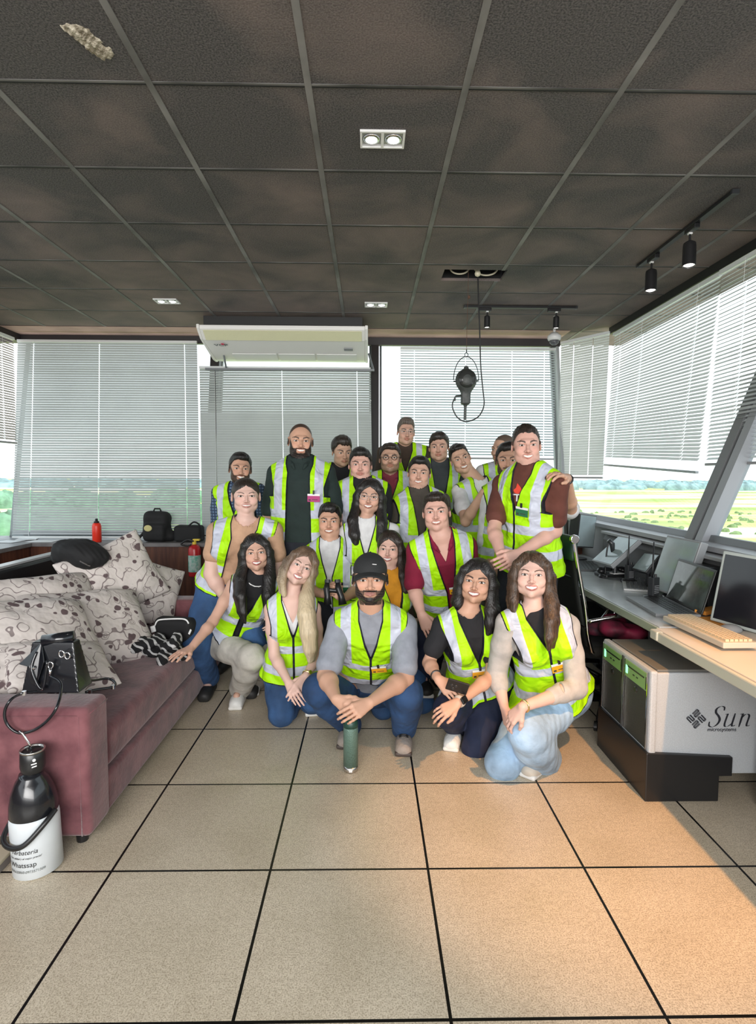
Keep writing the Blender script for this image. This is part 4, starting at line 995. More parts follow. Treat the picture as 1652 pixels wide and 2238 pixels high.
keyboard('far keyboard beside the upright monitor', atZ(1300, 1226, DT), atZ(1318, 1246, DT), atZ(1256, 1228, DT), MATS['key_grey'], MATS['key_grey'], rows=5, cols=14, th=.012, kh=.004)
# open laptop
Ltl, Ltr, Lbl = atY(1497, 1236, 2.96), atY(1567, 1252, 2.72), atY(1454, 1309, 2.86)
bl = V(Lbl[0], Lbl[1], DT); br_ = V(*atZ(1534, 1345, DT)[:2], DT); fl_ = V(*atZ(1434, 1350, DT)[:2], DT)
t = thing('laptop', 'open black laptop with keyboard reflection on its screen', 'laptop', tuple(bl))
bl2 = atZ(1456, 1306, DT); ex = br_ - V(*bl2[:2], DT); o0 = V(*bl2[:2], DT) - bl; ey = V(-.21, .0, 0) - unit(ex) * (V(-.21, .0, 0) @ unit(ex)); ey = unit(ey) * .23
mb = MB(); mb.slab(o0, ex, ey, V(0, 0, .018)); obj('base', mb, mat('laptop_silver', (.22, .23, .24), .35), t, bevel=.003)
mb = MB()
for r_ in range(5):
    for c_ in range(15): mb.slab(o0 + ex * (.03 + .94 * c_ / 15) + ey * (.08 + .52 * r_ / 5) + V(0, 0, .018), ex * .94 / 15 * .85, ey * .52 / 5 * .8, V(0, 0, .002))
obj('keys', mb, BLP, t)
mb = MB(); mb.slab(o0 + ex * .36 + ey * .68 + V(0, 0, .0182), ex * .26, ey * .26, V(0, 0, .0008)); obj('touchpad', mb, GREYP, t)
ld = unit(V(.07, .02, .24)); ld = unit(ld - unit(ex) * (ld @ unit(ex)))
mb = MB(); mb.slab(o0 + V(0, 0, .018), ex, ld * .245, unit(np.cross(ex, ld)) * -.008); lid = obj('lid', mb, BLP, t, bevel=.003)
nz = unit(np.cross(ex, ld)); nz = nz if nz[0] < 0 else -nz
mb = MB(); mb.slab(o0 + V(0, 0, .018) + ex * .03 + ld * .016 + nz * .0005, ex * .94, ld * .215, nz * .0012); obj('display', mb, mat('laptop_screen', (.07, .085, .08), .1, spec=.7, var=.5, vscale=9), lid)


def radio(label, c, s=1., rz=0.):
    t = thing('handheld_radio', label, 'radio', tuple(c), rz, 'handheld radios in chargers on the desk')
    mb = MB(); mb.lathe([(.055 * s, 0), (.052 * s, .014), (.036 * s, .022)], n=20); obj('charger', mb, BLP, t, smooth=True)
    mb = MB(); mb.box((-.029 * s, -.019 * s, .014), (.029 * s, .019 * s, .125 * s)); b = obj('radio_body', mb, SHEEN, t, bevel=.006)
    mb = MB()
    for k in range(5): mb.box((-.02 * s, -.0205 * s, (.035 + .010 * k) * s), (.02 * s, -.019 * s, (.039 + .010 * k) * s))
    obj('speaker_grille', mb, GREYP, b)
    mb = MB(); mb.tube([(-.016 * s, 0, .12 * s), (-.014 * s, 0, .175 * s), (-.012 * s, 0, .33 * s)], [.0075 * s, .006 * s, .0035 * s], 8); obj('antenna', mb, BLP, t, smooth=True)
    mb = MB(); mb.lathe([(.008 * s, .12 * s), (.007 * s, .142 * s)], (.014 * s, 0, 0), 12); obj('knob', mb, BLP, t)
radio('handheld radio with tall antenna upright beside the black telephone', atZ(1376, 1268, DT), 1.0, .3)
radio('larger handheld radio with long antenna in front of the big monitor', atZ(1429, 1303, DT), 1.05, .5)
# desk phone and flexible microphone
c = atZ(1340, 1256, DT)
t = thing('telephone', 'low black desk telephone on the far workbench', 'telephone', tuple(c), rd(10))
mb = MB(); mb.prism([V(-.10, -.07, 0), V(.10, -.07, 0), V(.10, .09, 0), V(-.10, .09, 0)], (0, 0, .03)); obj('phone_base', mb, BLP, t, bevel=.01)
S = SDF(); S.cap((-.085, .02, .055), (.085, .02, .055), .015, None, .01); S.ell((-.09, .01, .045), (.030, .030, .022), None, .015); S.ell((.09, .01, .045), (.030, .030, .022), None, .015); sobj('handset', S, BLP, t, .004)
mb = MB(); mb.box((-.04, -.07, .030), (.05, -.02, .036)); obj('keypad', mb, WHP, t)
c = atZ(1323, 1258, DT)
t = thing('microphone', 'small black desk microphone on a thin stalk beside the telephone', 'microphone', tuple(c))
mb = MB(); mb.lathe([(.045, 0), (.042, .018), (.010, .024)], n=20); obj('mic_base', mb, BLP, t, smooth=True)
mb = MB(); mb.tube(smooth_path([(0, 0, .02), (.004, 0, .12), (.012, 0, .22), (.03, 0, .27)]), .006, 8); obj('stalk', mb, BLP, t, smooth=True)
mb = MB(); mb.tube([(.018, 0, .275), (.045, .0, .25), (.055, 0, .17)], [.016, .020, .012], 12); obj('mic_head', mb, SHEEN, t, smooth=True)
# orange folders, mouse, little keys bunch
for k, (px, py, a, sx_, sy_, lab) in enumerate(((1570, 1352, 12, .30, .16, 'orange folder lying under the near screen'), (1640, 1362, -10, .26, .14, 'orange folder overlapping another by the near screen'), (1550, 1337, 30, .16, .06, 'small orange paper block between laptop and near screen'))):
    p = atZ(px, py, DT); mb = MB(); mb.box((-sx_ / 2, -sy_ / 2, 0), (sx_ / 2, sy_ / 2, .004 if k < 2 else .02)); o = obj('folder', mb, mat('orange_card', (.75, .30, .05), .6)); o.location = (p[0], p[1], DT + .001 + k * .005); o.rotation_euler = (0, 0, rd(a)); tag(o, lab, 'folder', 'orange folders on the near desk')
c = atZ(1598, 1374, DT); S = SDF(); S.ell((0, 0, .008), (.055, .034, .028), None, .01); S.mod(lambda Fv, x, y, z: np.maximum(Fv, -z)); o = sobj('computer_mouse', S, GREYP, None, .003); o.location = (c[0], c[1], DT); tag(o, 'grey rounded computer mouse behind the cream keyboard', 'mouse')
c = atZ(1644, 1404, DT); mb = MB()
for i in range(5): a = i * 1.3; mb.tube([(0, 0, .003), (.03 * math.cos(a), .03 * math.sin(a), .006)], .004, 6); mb.tube([(.03 * math.cos(a) + .008 * math.cos(b), .03 * math.sin(a) + .008 * math.sin(b), .006) for b in np.linspace(0, 6.28, 9)[:-1]], .002, 6, closed=True)
o = obj('key_bunch', mb, BLP, smooth=True); o.location = (c[0], c[1], DT + .001); tag(o, 'bunch of dark keys lying beside the cream keyboard', 'keys')
# small speaker at the far end
c = atZ(1318, 1206, DT + .04)
t = thing('desk_speaker', 'small grey desk speaker behind the upright monitor', 'speaker', (c[0] + .06, c[1] + .1, DT)); mb = MB(); mb.box((-.04, -.04, 0), (.04, .04, .13)); obj('speaker_box', mb, GREYP, t, bevel=.005)
mb = MB(); mb.lathe([(.026, 0), (.022, .004), (.004, .001)], (0, 0, 0), 20, Matrix.Translation((0, -.041, .085)) @ Matrix.Rotation(PI / 2, 4, 'X')); obj('driver', mb, BLP, t)

# server tower ---------------------------------------------------------------
t = thing('server_tower', 'silver and black wide server cabinet with green front panels on floor', 'server', (1.295, 2.505, 0))
SV = mat('server_silver', (.46, .49, .52), .5, bump=.3, bscale=300, var=.08, vscale=200); SVT = mat('server_top', (.16, .16, .15), .5)
SW, SD = .75, .52
mb = MB(); mb.box((.03, .01, .12), (SW, SD, .60)); obj('cabinet_body', mb, SV, t, bevel=.006)
mb = MB(); mb.box((.0, -.004, .22), (.035, SD + .004, .612)); obj('front_bezel', mb, SV, t, bevel=.01)
mb = MB(); mb.box((.04, .02, .60), (SW, SD - .01, .612)); obj('top_cover', mb, SVT, t, bevel=.004)
mb = MB(); mb.prism([V(-.012, -.012, 0), V(.33, -.012, 0), V(.33, -.012, .12), V(.39, -.012, .12), V(.39, -.012, .21), V(-.012, -.012, .23)], (0, SD + .03, 0)); obj('plinth', mb, BLP, t, bevel=.004)
GRN = mat('server_green', (.20, .36, .13), .4); GRL = mat('server_grille', (.035, .040, .035), .4, bump=.6, bscale=300)
for k, y0 in enumerate((.022, .278)):
    y1 = y0 + .225
    mb = MB(); mb.box((-.004, y0, .505), (.002, y1, .590)); g = obj('green_panel', mb, GRN, t, bevel=.003)
    mb = MB(); mb.box((-.006, y0 + .03, .560), (-.003, y1 - .02, .566)); mb.box((-.006, y0 + .09, .535), (-.003, y0 + .105, .541)); mb.box((-.006, y0 + .125, .535), (-.003, y0 + .14, .541)); mb.box((-.006, y0 + .008, .515), (-.003, y0 + .013, .572)); obj('slot', mb, BLP, g)
    mb = MB(); mb.box((-.007, y1 - .030, .525), (-.003, y1 - .012, .565)); obj('power_light', mb, emit('green_led', (.3, 1, .5), 1.2), g)
    mb = MB(); mb.box((-.002, y0, .235), (.003, y1, .503)); gr = obj('grille_door', mb, GRL, t, bevel=.002)
    mb = MB(); mb.lathe([(.016, 0), (.012, .005)], (0, 0, 0), 16, Matrix.Translation((-.002, (y0 + y1) / 2, .475)) @ Matrix.Rotation(-PI / 2, 4, 'Y')); obj('drive_badge', mb, BLP, gr)
    mb = MB(); mb.box((-.008, y0 - .008, .235), (.0, y0 - .002, .60)); obj('side_strip', mb, CHR, t); mb = MB(); mb.box((-.008, y1 + .002, .235), (.0, y1 + .008, .60)); obj('side_strip', mb, CHR, t)
SINK = mat('logo_ink', (.02, .022, .03), .5)
Mf = lambda x, z: Matrix.Translation((x, .0085, z)) @ Matrix.Rotation(PI / 2, 4, 'X')
def nib_word(ox, oz, sc):
    """slanted serif letters S u n drawn as broad-nib strokes"""
    mb = MB()
    def stroke(pts, wv=.055, dense=6):
        pts = smooth_path([V(p[0], 0, p[1]) for p in pts], dense); n_ = len(pts); vs = []
        for k_, p in enumerate(pts):
            tt = min(k_, n_ - 1 - k_) / max(1, n_ - 1); w_ = wv * (.55 + .45 * min(1, tt * 5))
            for s_ in (-1, 1): q = p + s_ * V(w_, 0, w_ * .18); vs.append((ox + sc * (q[0] + .26 * q[2]), .0085, oz + sc * q[2]))
        fs = [(2 * k_, 2 * k_ + 1, 2 * k_ + 3, 2 * k_ + 2) for k_ in range(n_ - 1)]; mb.add(vs, fs)
    stroke([(.50, .80), (.46, .96), (.28, 1.0), (.12, .88), (.14, .70), (.32, .52), (.42, .34), (.36, .12), (.18, .0), (.0, .06), (-.04, .26)])
    stroke([(.62, .60), (.72, .64), (.72, .5), (.71, .18), (.76, .03), (.90, .03), (1.05, .18)], .045); stroke([(1.07, .66), (1.07, .4), (1.07, .10), (1.14, .03), (1.22, .09)], .048)
    stroke([(1.34, .60), (1.44, .64), (1.44, .4), (1.44, .0)], .048); stroke([(1.45, .42), (1.56, .60), (1.70, .62), (1.78, .50), (1.77, .12), (1.84, .03), (1.92, .09)], .045)
    return mb
obj('lettering', nib_word(.283, .345, .098), SINK, t); obj('lettering', text_mb('microsystems', .0245, Mf(.345, .333), shear=.1), SINK, t)
mb = MB()
cx, cz = .222, .385; u1, u2 = unit(V(1, 0, 1)), unit(V(-1, 0, 1))
def bar(p, q, r_=.0032): mb.tube([V(cx, .006, cz) + u1 * p[0] + u2 * p[1], V(cx, .006, cz) + u1 * q[0] + u2 * q[1]], r_, 6)
h_ = .030; st_ = .0105
for qx, qy, vert in ((1, 1, 0), (1, -1, 1), (-1, -1, 0), (-1, 1, 1)):
    ox, oy = qx * .0185, qy * .0185
    for k in range(3):
        d = (k - 1) * st_
        if vert: bar((ox + d, oy - .0145), (ox + d, oy + .0145))
        else: bar((ox - .0145, oy + d), (ox + .0145, oy + d))
    if vert: bar((ox - st_, oy + .0145), (ox, oy + .0145)); bar((ox, oy - .0145), (ox + st_, oy - .0145))
    else: bar((ox - .0145, oy - st_), (ox - .0145, oy)); bar((ox + .0145, oy), (ox + .0145, oy + st_))
obj('logo', mb, SINK, t)


# office chairs ---------------------------------------------------------------
MESHB = mat('chair_mesh', (.012, .014, .013), .7, bump=.5, bscale=400)
def office_chair(x, y, rz, label):
    t = thing('office_chair', label, 'chair', (x, y, 0), rz, 'chrome framed chairs at the workbench')
    mb = MB()
    S = SDF(); S.rbox((.02, 0, .47), (.24, .24, .035), None, .03, .01); sobj('seat', S, MESHB, t, .010)
    def back(u, v_): z = .50 + v_ * .62; xx = -.235 - .10 * v_ ** 1.5 - .03 * math.sin(v_ * PI) ; return V(xx + .018 * math.cos((u - .5) * PI), (u - .5) * .40, z)
    mb.grid(back, 9, 16); obj('backrest', mb, MESHB, t, smooth=True, solid=.012)
    S = SDF(); S.rbox((-.335, 0, 1.08), (.022, .205, .075), None, .02, .01); sobj('headband', S, mat('dark_green_vinyl', (.010, .035, .018), .4), t, .008)
    for q in (-1, 1):
        mb = MB(); mb.tube(smooth_path([(.18, q * .215, .455), (-.16, q * .22, .455), (-.24, q * .225, .53), (-.275, q * .225, .75), (-.325, q * .225, .98), (-.355, q * .225, 1.13)]), .011, 10); obj('side_rail', mb, CHR, t, smooth=True)
        mb = MB(); mb.lathe([(.026, -.012), (.026, .012)], (0, 0, 0), 18, Matrix.Translation((-.352, q * .225, 1.14)) @ Matrix.Rotation(PI / 2, 4, 'X')); obj('rail_cap', mb, CHR, t, bevel=.003)
        mb = MB(); mb.tube(smooth_path([(-.255, q * .235, .66), (-.10, q * .27, .69), (.12, q * .28, .69), (.20, q * .275, .66), (.215, q * .26, .56), (.16, q * .235, .46)]), .011, 10); ar_ = obj('armrest', mb, CHR, t, smooth=True)
        mb = MB(); mb.tube([(-.10, q * .27, .705), (.12, q * .28, .705)], .016, 10); obj('arm_pad', mb, BLP, ar_, smooth=True)
    mb = MB(); mb.tube([(-.26, -.22, .62), (-.26, .22, .62)], .010, 8); mb.tube([(-.30, -.22, .90), (-.30, .22, .90)], .010, 8); obj('crossbar', mb, CHR, t)
    mb = MB(); mb.tube([(0, 0, .09), (0, 0, .24)], .028, 16); mb.tube([(0, 0, .24), (0, 0, .44)], .016, 12); obj('gas_lift', mb, BLP, t)
    for k in range(5):
        a = 2 * PI * k / 5 + .3; mb = MB(); mb.tube([(0, 0, .10), (.29 * math.cos(a), .29 * math.sin(a), .065)], [.024, .016], 8); l = obj('leg', mb, BLP, t, smooth=True)
        mb = MB(); c_ = V(.29 * math.cos(a), .29 * math.sin(a), .028)
        for q in (-1, 1): mb.lathe([(.028, -.009), (.028, .009)], (0, 0, 0), 16, Matrix.Translation(tuple(c_ + V(-math.sin(a), math.cos(a), 0) * q * .014)) @ Matrix.Rotation(a, 4, 'Z') @ Matrix.Rotation(PI / 2, 4, 'X'))
        obj('caster', mb, BLP, l)
    return t
office_chair(1.50, 3.47, rd(8), 'office chair with a chrome frame nearest the server, red bag on it')
office_chair(1.53, 4.22, rd(-6), 'office chair behind another one, half hidden by the brown-tee man')
c = V(1.52, 3.42, .52); S = SDF()
for i in range(7): S.ell(V(rng.uniform(-.1, .1), rng.uniform(-.12, .12), .03 + .04 * rng.rand()), (.075, .085, .05), None, .02)
S.mod(lambda Fv, x, y, z: np.maximum(Fv + .010 * wob(x, y, z, 35, 31), -z + .0)); o = sobj('cloth_bag', S, mat('magenta_black_cloth', (.012, .008, .012), .7, vscale=7, col2=(.30, .012, .055), var=.5), None, .006); o.location = c; tag(o, 'crumpled crimson and black bag on the chair seat', 'bag')

# =================================================================== PEOPLE
def vcol_mat(name, rough=.5, bump=0., bscale=300., spec=.4, hair=False, sss=0.):
    m = bpy.data.materials.new(name); m.use_nodes = True; n = m.node_tree; N = n.nodes; L = n.links
    p = N['Principled BSDF']; p.inputs['Roughness'].default_value = rough; p.inputs['Specular IOR Level'].default_value = spec
    a = N.new('ShaderNodeAttribute'); a.attribute_name = 'Col'; L.new(a.outputs['Color'], p.inputs['Base Color'])
    if bump:
        tcn = N.new('ShaderNodeTexCoord'); bz = N.new('ShaderNodeTexNoise'); bz.inputs['Scale'].default_value = bscale
        L.new(tcn.outputs['Object'], bz.inputs['Vector']); bp = N.new('ShaderNodeBump'); bp.inputs['Strength'].default_value = bump
        bp.inputs['Distance'].default_value = .004; L.new(bz.outputs[0], bp.inputs['Height']); L.new(bp.outputs[0], p.inputs['Normal'])
    return m


SKIN = vcol_mat('skin', .5, .15, 250., .35)


def vest_mat():
    m = bpy.data.materials.new('vest_fabric'); m.use_nodes = True; n = m.node_tree; N = n.nodes; L = n.links
    p = N['Principled BSDF']; p.inputs['Roughness'].default_value = .55; p.inputs['Specular IOR Level'].default_value = .3
    a = N.new('ShaderNodeAttribute'); a.attribute_name = 'vd'; s = N.new('ShaderNodeSeparateXYZ'); L.new(a.outputs['Vector'], s.inputs[0])
    def mth(op, x, y=None, z=None):
        q = N.new('ShaderNodeMath'); q.operation = op
        for i, v in enumerate((x, y, z)):
            if v is None: continue
            if isinstance(v, (int, float)): q.inputs[i].default_value = v
            else: L.new(v, q.inputs[i])
        return q.outputs[0]
    X, Z, E = s.outputs[0], s.outputs[1], s.outputs[2]
    ax = mth('ABSOLUTE', X)
    def band(v, c, h): return mth('LESS_THAN', mth('ABSOLUTE', mth('SUBTRACT', v, c)), h)
    vert = mth('MULTIPLY', band(ax, .118, .025), mth('GREATER_THAN', Z, -.33))
    tape = mth('MAXIMUM', mth('MAXIMUM', band(Z, -.335, .026), band(Z, -.475, .026)), vert)
    black = mth('LESS_THAN', E, .0065)
    mx1 = N.new('ShaderNodeMix'); mx1.data_type = 'RGBA'; mx1.inputs[6].default_value = (*srgb(170, 230, 6), 1); mx1.inputs[7].default_value = (.52, .55, .65, 1)
    L.new(tape, mx1.inputs[0])
    mx2 = N.new('ShaderNodeMix'); mx2.data_type = 'RGBA'; L.new(mx1.outputs[2], mx2.inputs[6]); mx2.inputs[7].default_value = (.012, .013, .02, 1)
    L.new(black, mx2.inputs[0]); L.new(mx2.outputs[2], p.inputs['Base Color'])
    rr = mth('SUBTRACT', .6, mth('MULTIPLY', tape, .25)); L.new(rr, p.inputs['Roughness'])
    tcn = N.new('ShaderNodeTexCoord'); bz = N.new('ShaderNodeTexNoise'); bz.inputs['Scale'].default_value = 11; bz.inputs['Detail'].default_value = 2
    bz.inputs['Distortion'].default_value = .6
    L.new(tcn.outputs['Object'], bz.inputs['Vector']); bp = N.new('ShaderNodeBump'); bp.inputs['Strength'].default_value = .9
    bp.inputs['Distance'].default_value = .035; L.new(bz.outputs[0], bp.inputs['Height'])
    b2 = N.new('ShaderNodeTexNoise'); b2.inputs['Scale'].default_value = 260; L.new(tcn.outputs['Object'], b2.inputs['Vector'])
    bq = N.new('ShaderNodeBump'); bq.inputs['Strength'].default_value = .25; bq.inputs['Distance'].default_value = .002
    L.new(b2.outputs[0], bq.inputs['Height']); L.new(bp.outputs[0], bq.inputs['Normal']); L.new(bq.outputs[0], p.inputs['Normal'])
    return m


VEST = vest_mat()


def hair_mat(name, col, col2):
    return mat('hair_' + name, col, .42, bump=.35, bscale=60., var=.35, vscale=34., stretch=(4, 4, .22), col2=col2, spec=.45)


HAIRM = {'black': hair_mat('black', (.006, .005, .005), (.02, .017, .016)),
         'dark': hair_mat('dark', (.012, .008, .006), (.035, .024, .018)),
         'brown': hair_mat('brown', (.03, .017, .010), (.09, .052, .030)),
         'lightbrown': hair_mat('lightbrown', (.09, .055, .034), (.22, .15, .10)),
         'blonde': hair_mat('blonde', (.20, .13, .07), (.52, .40, .25)),
         'greybrown': hair_mat('greybrown', (.06, .045, .035), (.15, .12, .10))}
def ombre(name, c0, c1, za, zb):
    m = hair_mat(name, c0, tuple(min(1, q * 1.5) for q in c0)); n = m.node_tree; N = n.nodes; L = n.links; p = N['Principled BSDF']; src = p.inputs['Base Color'].links[0].from_socket
    tcn = N.new('ShaderNodeTexCoord'); sp_ = N.new('ShaderNodeSeparateXYZ'); L.new(tcn.outputs['Object'], sp_.inputs[0]); nz = N.new('ShaderNodeTexNoise'); nz.inputs['Scale'].default_value = 30; mp = N.new('ShaderNodeMapping'); mp.inputs['Scale'].default_value = (4, 4, .2)
    L.new(tcn.outputs['Object'], mp.inputs[0]); L.new(mp.outputs[0], nz.inputs[0]); ad = N.new('ShaderNodeMath'); ad.operation = 'MULTIPLY_ADD'; ad.inputs[1].default_value = .25; L.new(nz.outputs[0], ad.inputs[0]); L.new(sp_.outputs[2], ad.inputs[2])
    r = N.new('ShaderNodeMapRange'); r.inputs[1].default_value = za + .125; r.inputs[2].default_value = zb + .125; L.new(ad.outputs[0], r.inputs[0])
    mx = N.new('ShaderNodeMix'); mx.data_type = 'RGBA'; L.new(r.outputs[0], mx.inputs[0]); L.new(src, mx.inputs[6]); mx.inputs[7].default_value = (*c1, 1)
    m2 = N.new('ShaderNodeMix'); m2.data_type = 'RGBA'; m2.blend_type = 'MULTIPLY'; m2.inputs[0].default_value = .5; L.new(mx.outputs[2], m2.inputs[6]); c = N.new('ShaderNodeValToRGB'); c.color_ramp.elements[0].color = (.4, .4, .4, 1); c.color_ramp.elements[0].position = .3; c.color_ramp.elements[1].position = .6; L.new(nz.outputs[0], c.inputs[0]); L.new(c.outputs[0], m2.inputs[7])
    L.new(m2.outputs[2], p.inputs['Base Color']); return m


HAIRM['ombre'] = ombre('ombre', (.10, .062, .038), (.62, .50, .33), 1.00, .78)
HCOL = {'black': (.012, .010, .010), 'dark': (.02, .014, .011), 'brown': (.045, .026, .016), 'lightbrown': (.10, .065, .04), 'blonde': (.10, .065, .04), 'greybrown': (.07, .055, .045)}


def cloth(name, col, kind='knit'):
    if kind == 'denim': return mat(name, col, .85, bump=.9, bscale=16, var=.38, vscale=5, detail=8)
    if kind == 'plaid':
        if name in MATS: return MATS[name]
        m = mat(name, col, .8); n = m.node_tree; N = n.nodes; L = n.links
        tcn = N.new('ShaderNodeTexCoord'); wv = N.new('ShaderNodeTexWave'); wv.inputs['Scale'].default_value = 14; wv.bands_direction = 'Z'
        w2 = N.new('ShaderNodeTexWave'); w2.inputs['Scale'].default_value = 14; w2.bands_direction = 'X'
        for q in (wv, w2): L.new(tcn.outputs['Object'], q.inputs[0])
        mm = N.new('ShaderNodeMath'); mm.operation = 'MULTIPLY'; L.new(wv.outputs['Fac'], mm.inputs[0]); L.new(w2.outputs['Fac'], mm.inputs[1])
        mx = N.new('ShaderNodeMix'); mx.data_type = 'RGBA'; L.new(mm.outputs[0], mx.inputs[0])
        mx.inputs[6].default_value = (*col, 1); mx.inputs[7].default_value = (.16, .24, .38, 1); L.new(mx.outputs[2], N['Principled BSDF'].inputs['Base Color'])
        return m
    return mat(name, col, .85, bump=.9, bscale=12, var=.10, vscale=20)


def Rm(yaw=0, pitch=0, roll=0):
    return np.array(Matrix.Rotation(yaw, 3, 'Z') @ Matrix.Rotation(pitch, 3, 'X') @ Matrix.Rotation(roll, 3, 'Y'))


def ik(a, b, l1, l2, pole):
    """joint between a and b for limb lengths l1,l2 bending towards pole direction"""
    a = np.asarray(a, float); b = np.asarray(b, float); d = b - a; L = np.linalg.norm(d)
    if L > (l1 + l2) * .995: b = a + d / L * (l1 + l2) * .995; d = b - a; L = np.linalg.norm(d)
    u = d / L; c = (l1 * l1 + L * L - l2 * l2) / (2 * L * l1); c = max(-1, min(1, c))
    p = np.asarray(pole, float); p = unit(p - u * (p @ u))
    return a + u * l1 * c + p * l1 * math.sqrt(1 - c * c), b


def head_prims(S, H, R, s, fem, wide=1., smile=1.):
    W = lambda *p: H + R @ (np.array(p) * s)
    e = lambda c, r, k=.012, op='u', RR=None: S.ell(W(c[0] * wide, c[1], c[2]), np.array([r[0] * wide, r[1], r[2]]) * s, R if RR is None else R @ RR, k * s, op)
    e((0, .018, .036), (.073, .094, .082))
    e((0, -.030, -.018), (.066 if not fem else .063, .055, .074), .03)
    jw = .050 if not fem else .040
    e((0, -.038, -.066), (jw, .045, .038), .025)
    e((0, -.072, -.090), (.019 if not fem else .013, .016, .015), .022)
    for q in (-1, 1):
        e((q * .050, -.020, -.060), (.012, .03, .022), .025)
        e((q * .040, -.063, -.022), (.022, .018, .018), .02)
        if smile: e((q * .038, -.070, -.036), (.016, .012, .014), .02)
        e((q * .032, -.0935, .004), (.0185, .0125, .0115), .012, 's')
        e((q * .031, -.0735, .003), (.0135, .0125, .0125), .003)
        e((q * .030, -.083, .0145), (.017, .006, .0035), .006)
    S.cap(W(-.030 * wide, -.081 if not fem else -.077, .024), W(.030 * wide, -.081 if not fem else -.077, .024), (.0105 if not fem else .007) * s, k=(.014 if not fem else .02) * s)
    S.chain([W(0, -.086, .016), W(0, -.098, -.008), W(0, -.112, -.028)], [(.0065 if not fem else .005) * s, (.0075 if not fem else .0055) * s, (.0105 if not fem else .0082) * s], (.010 if not fem else .014) * s)
    for q in (-1, 1): e((q * (.0125 if not fem else .0105), -.099, -.031), (.0085 if not fem else .0068, .010, .0068), .008)
    for q in (-1, 1): e((q * .0065, -.106, -.0395), (.0035, .0045, .003), .003, 's')
    e((0, -.089, -.0555), (.026, .011, .013), .012)
    zc = -.056
    S.chain([W(-.021 * wide, -.089, zc + .004 * smile), W(0, -.1005, zc + .0055), W(.021 * wide, -.089, zc + .004 * smile)], [.003 * s, .0052 * s, .003 * s], .004 * s)
    S.chain([W(-.019 * wide, -.089, zc + .001 * smile), W(0, -.0995, zc - .0075 - .002 * smile), W(.019 * wide, -.089, zc + .001 * smile)], [.003 * s, .0062 * s, .003 * s], .004 * s)
    for q in (-1, 1):
        RR = np.array(Matrix.Rotation(q * .35, 3, 'Z'))
        e((q * .077, .012, -.002), (.007, .019, .031), .008, 'u', RR)
        e((q * .083, .006, .002), (.004, .009, .016), .006, 's', RR)


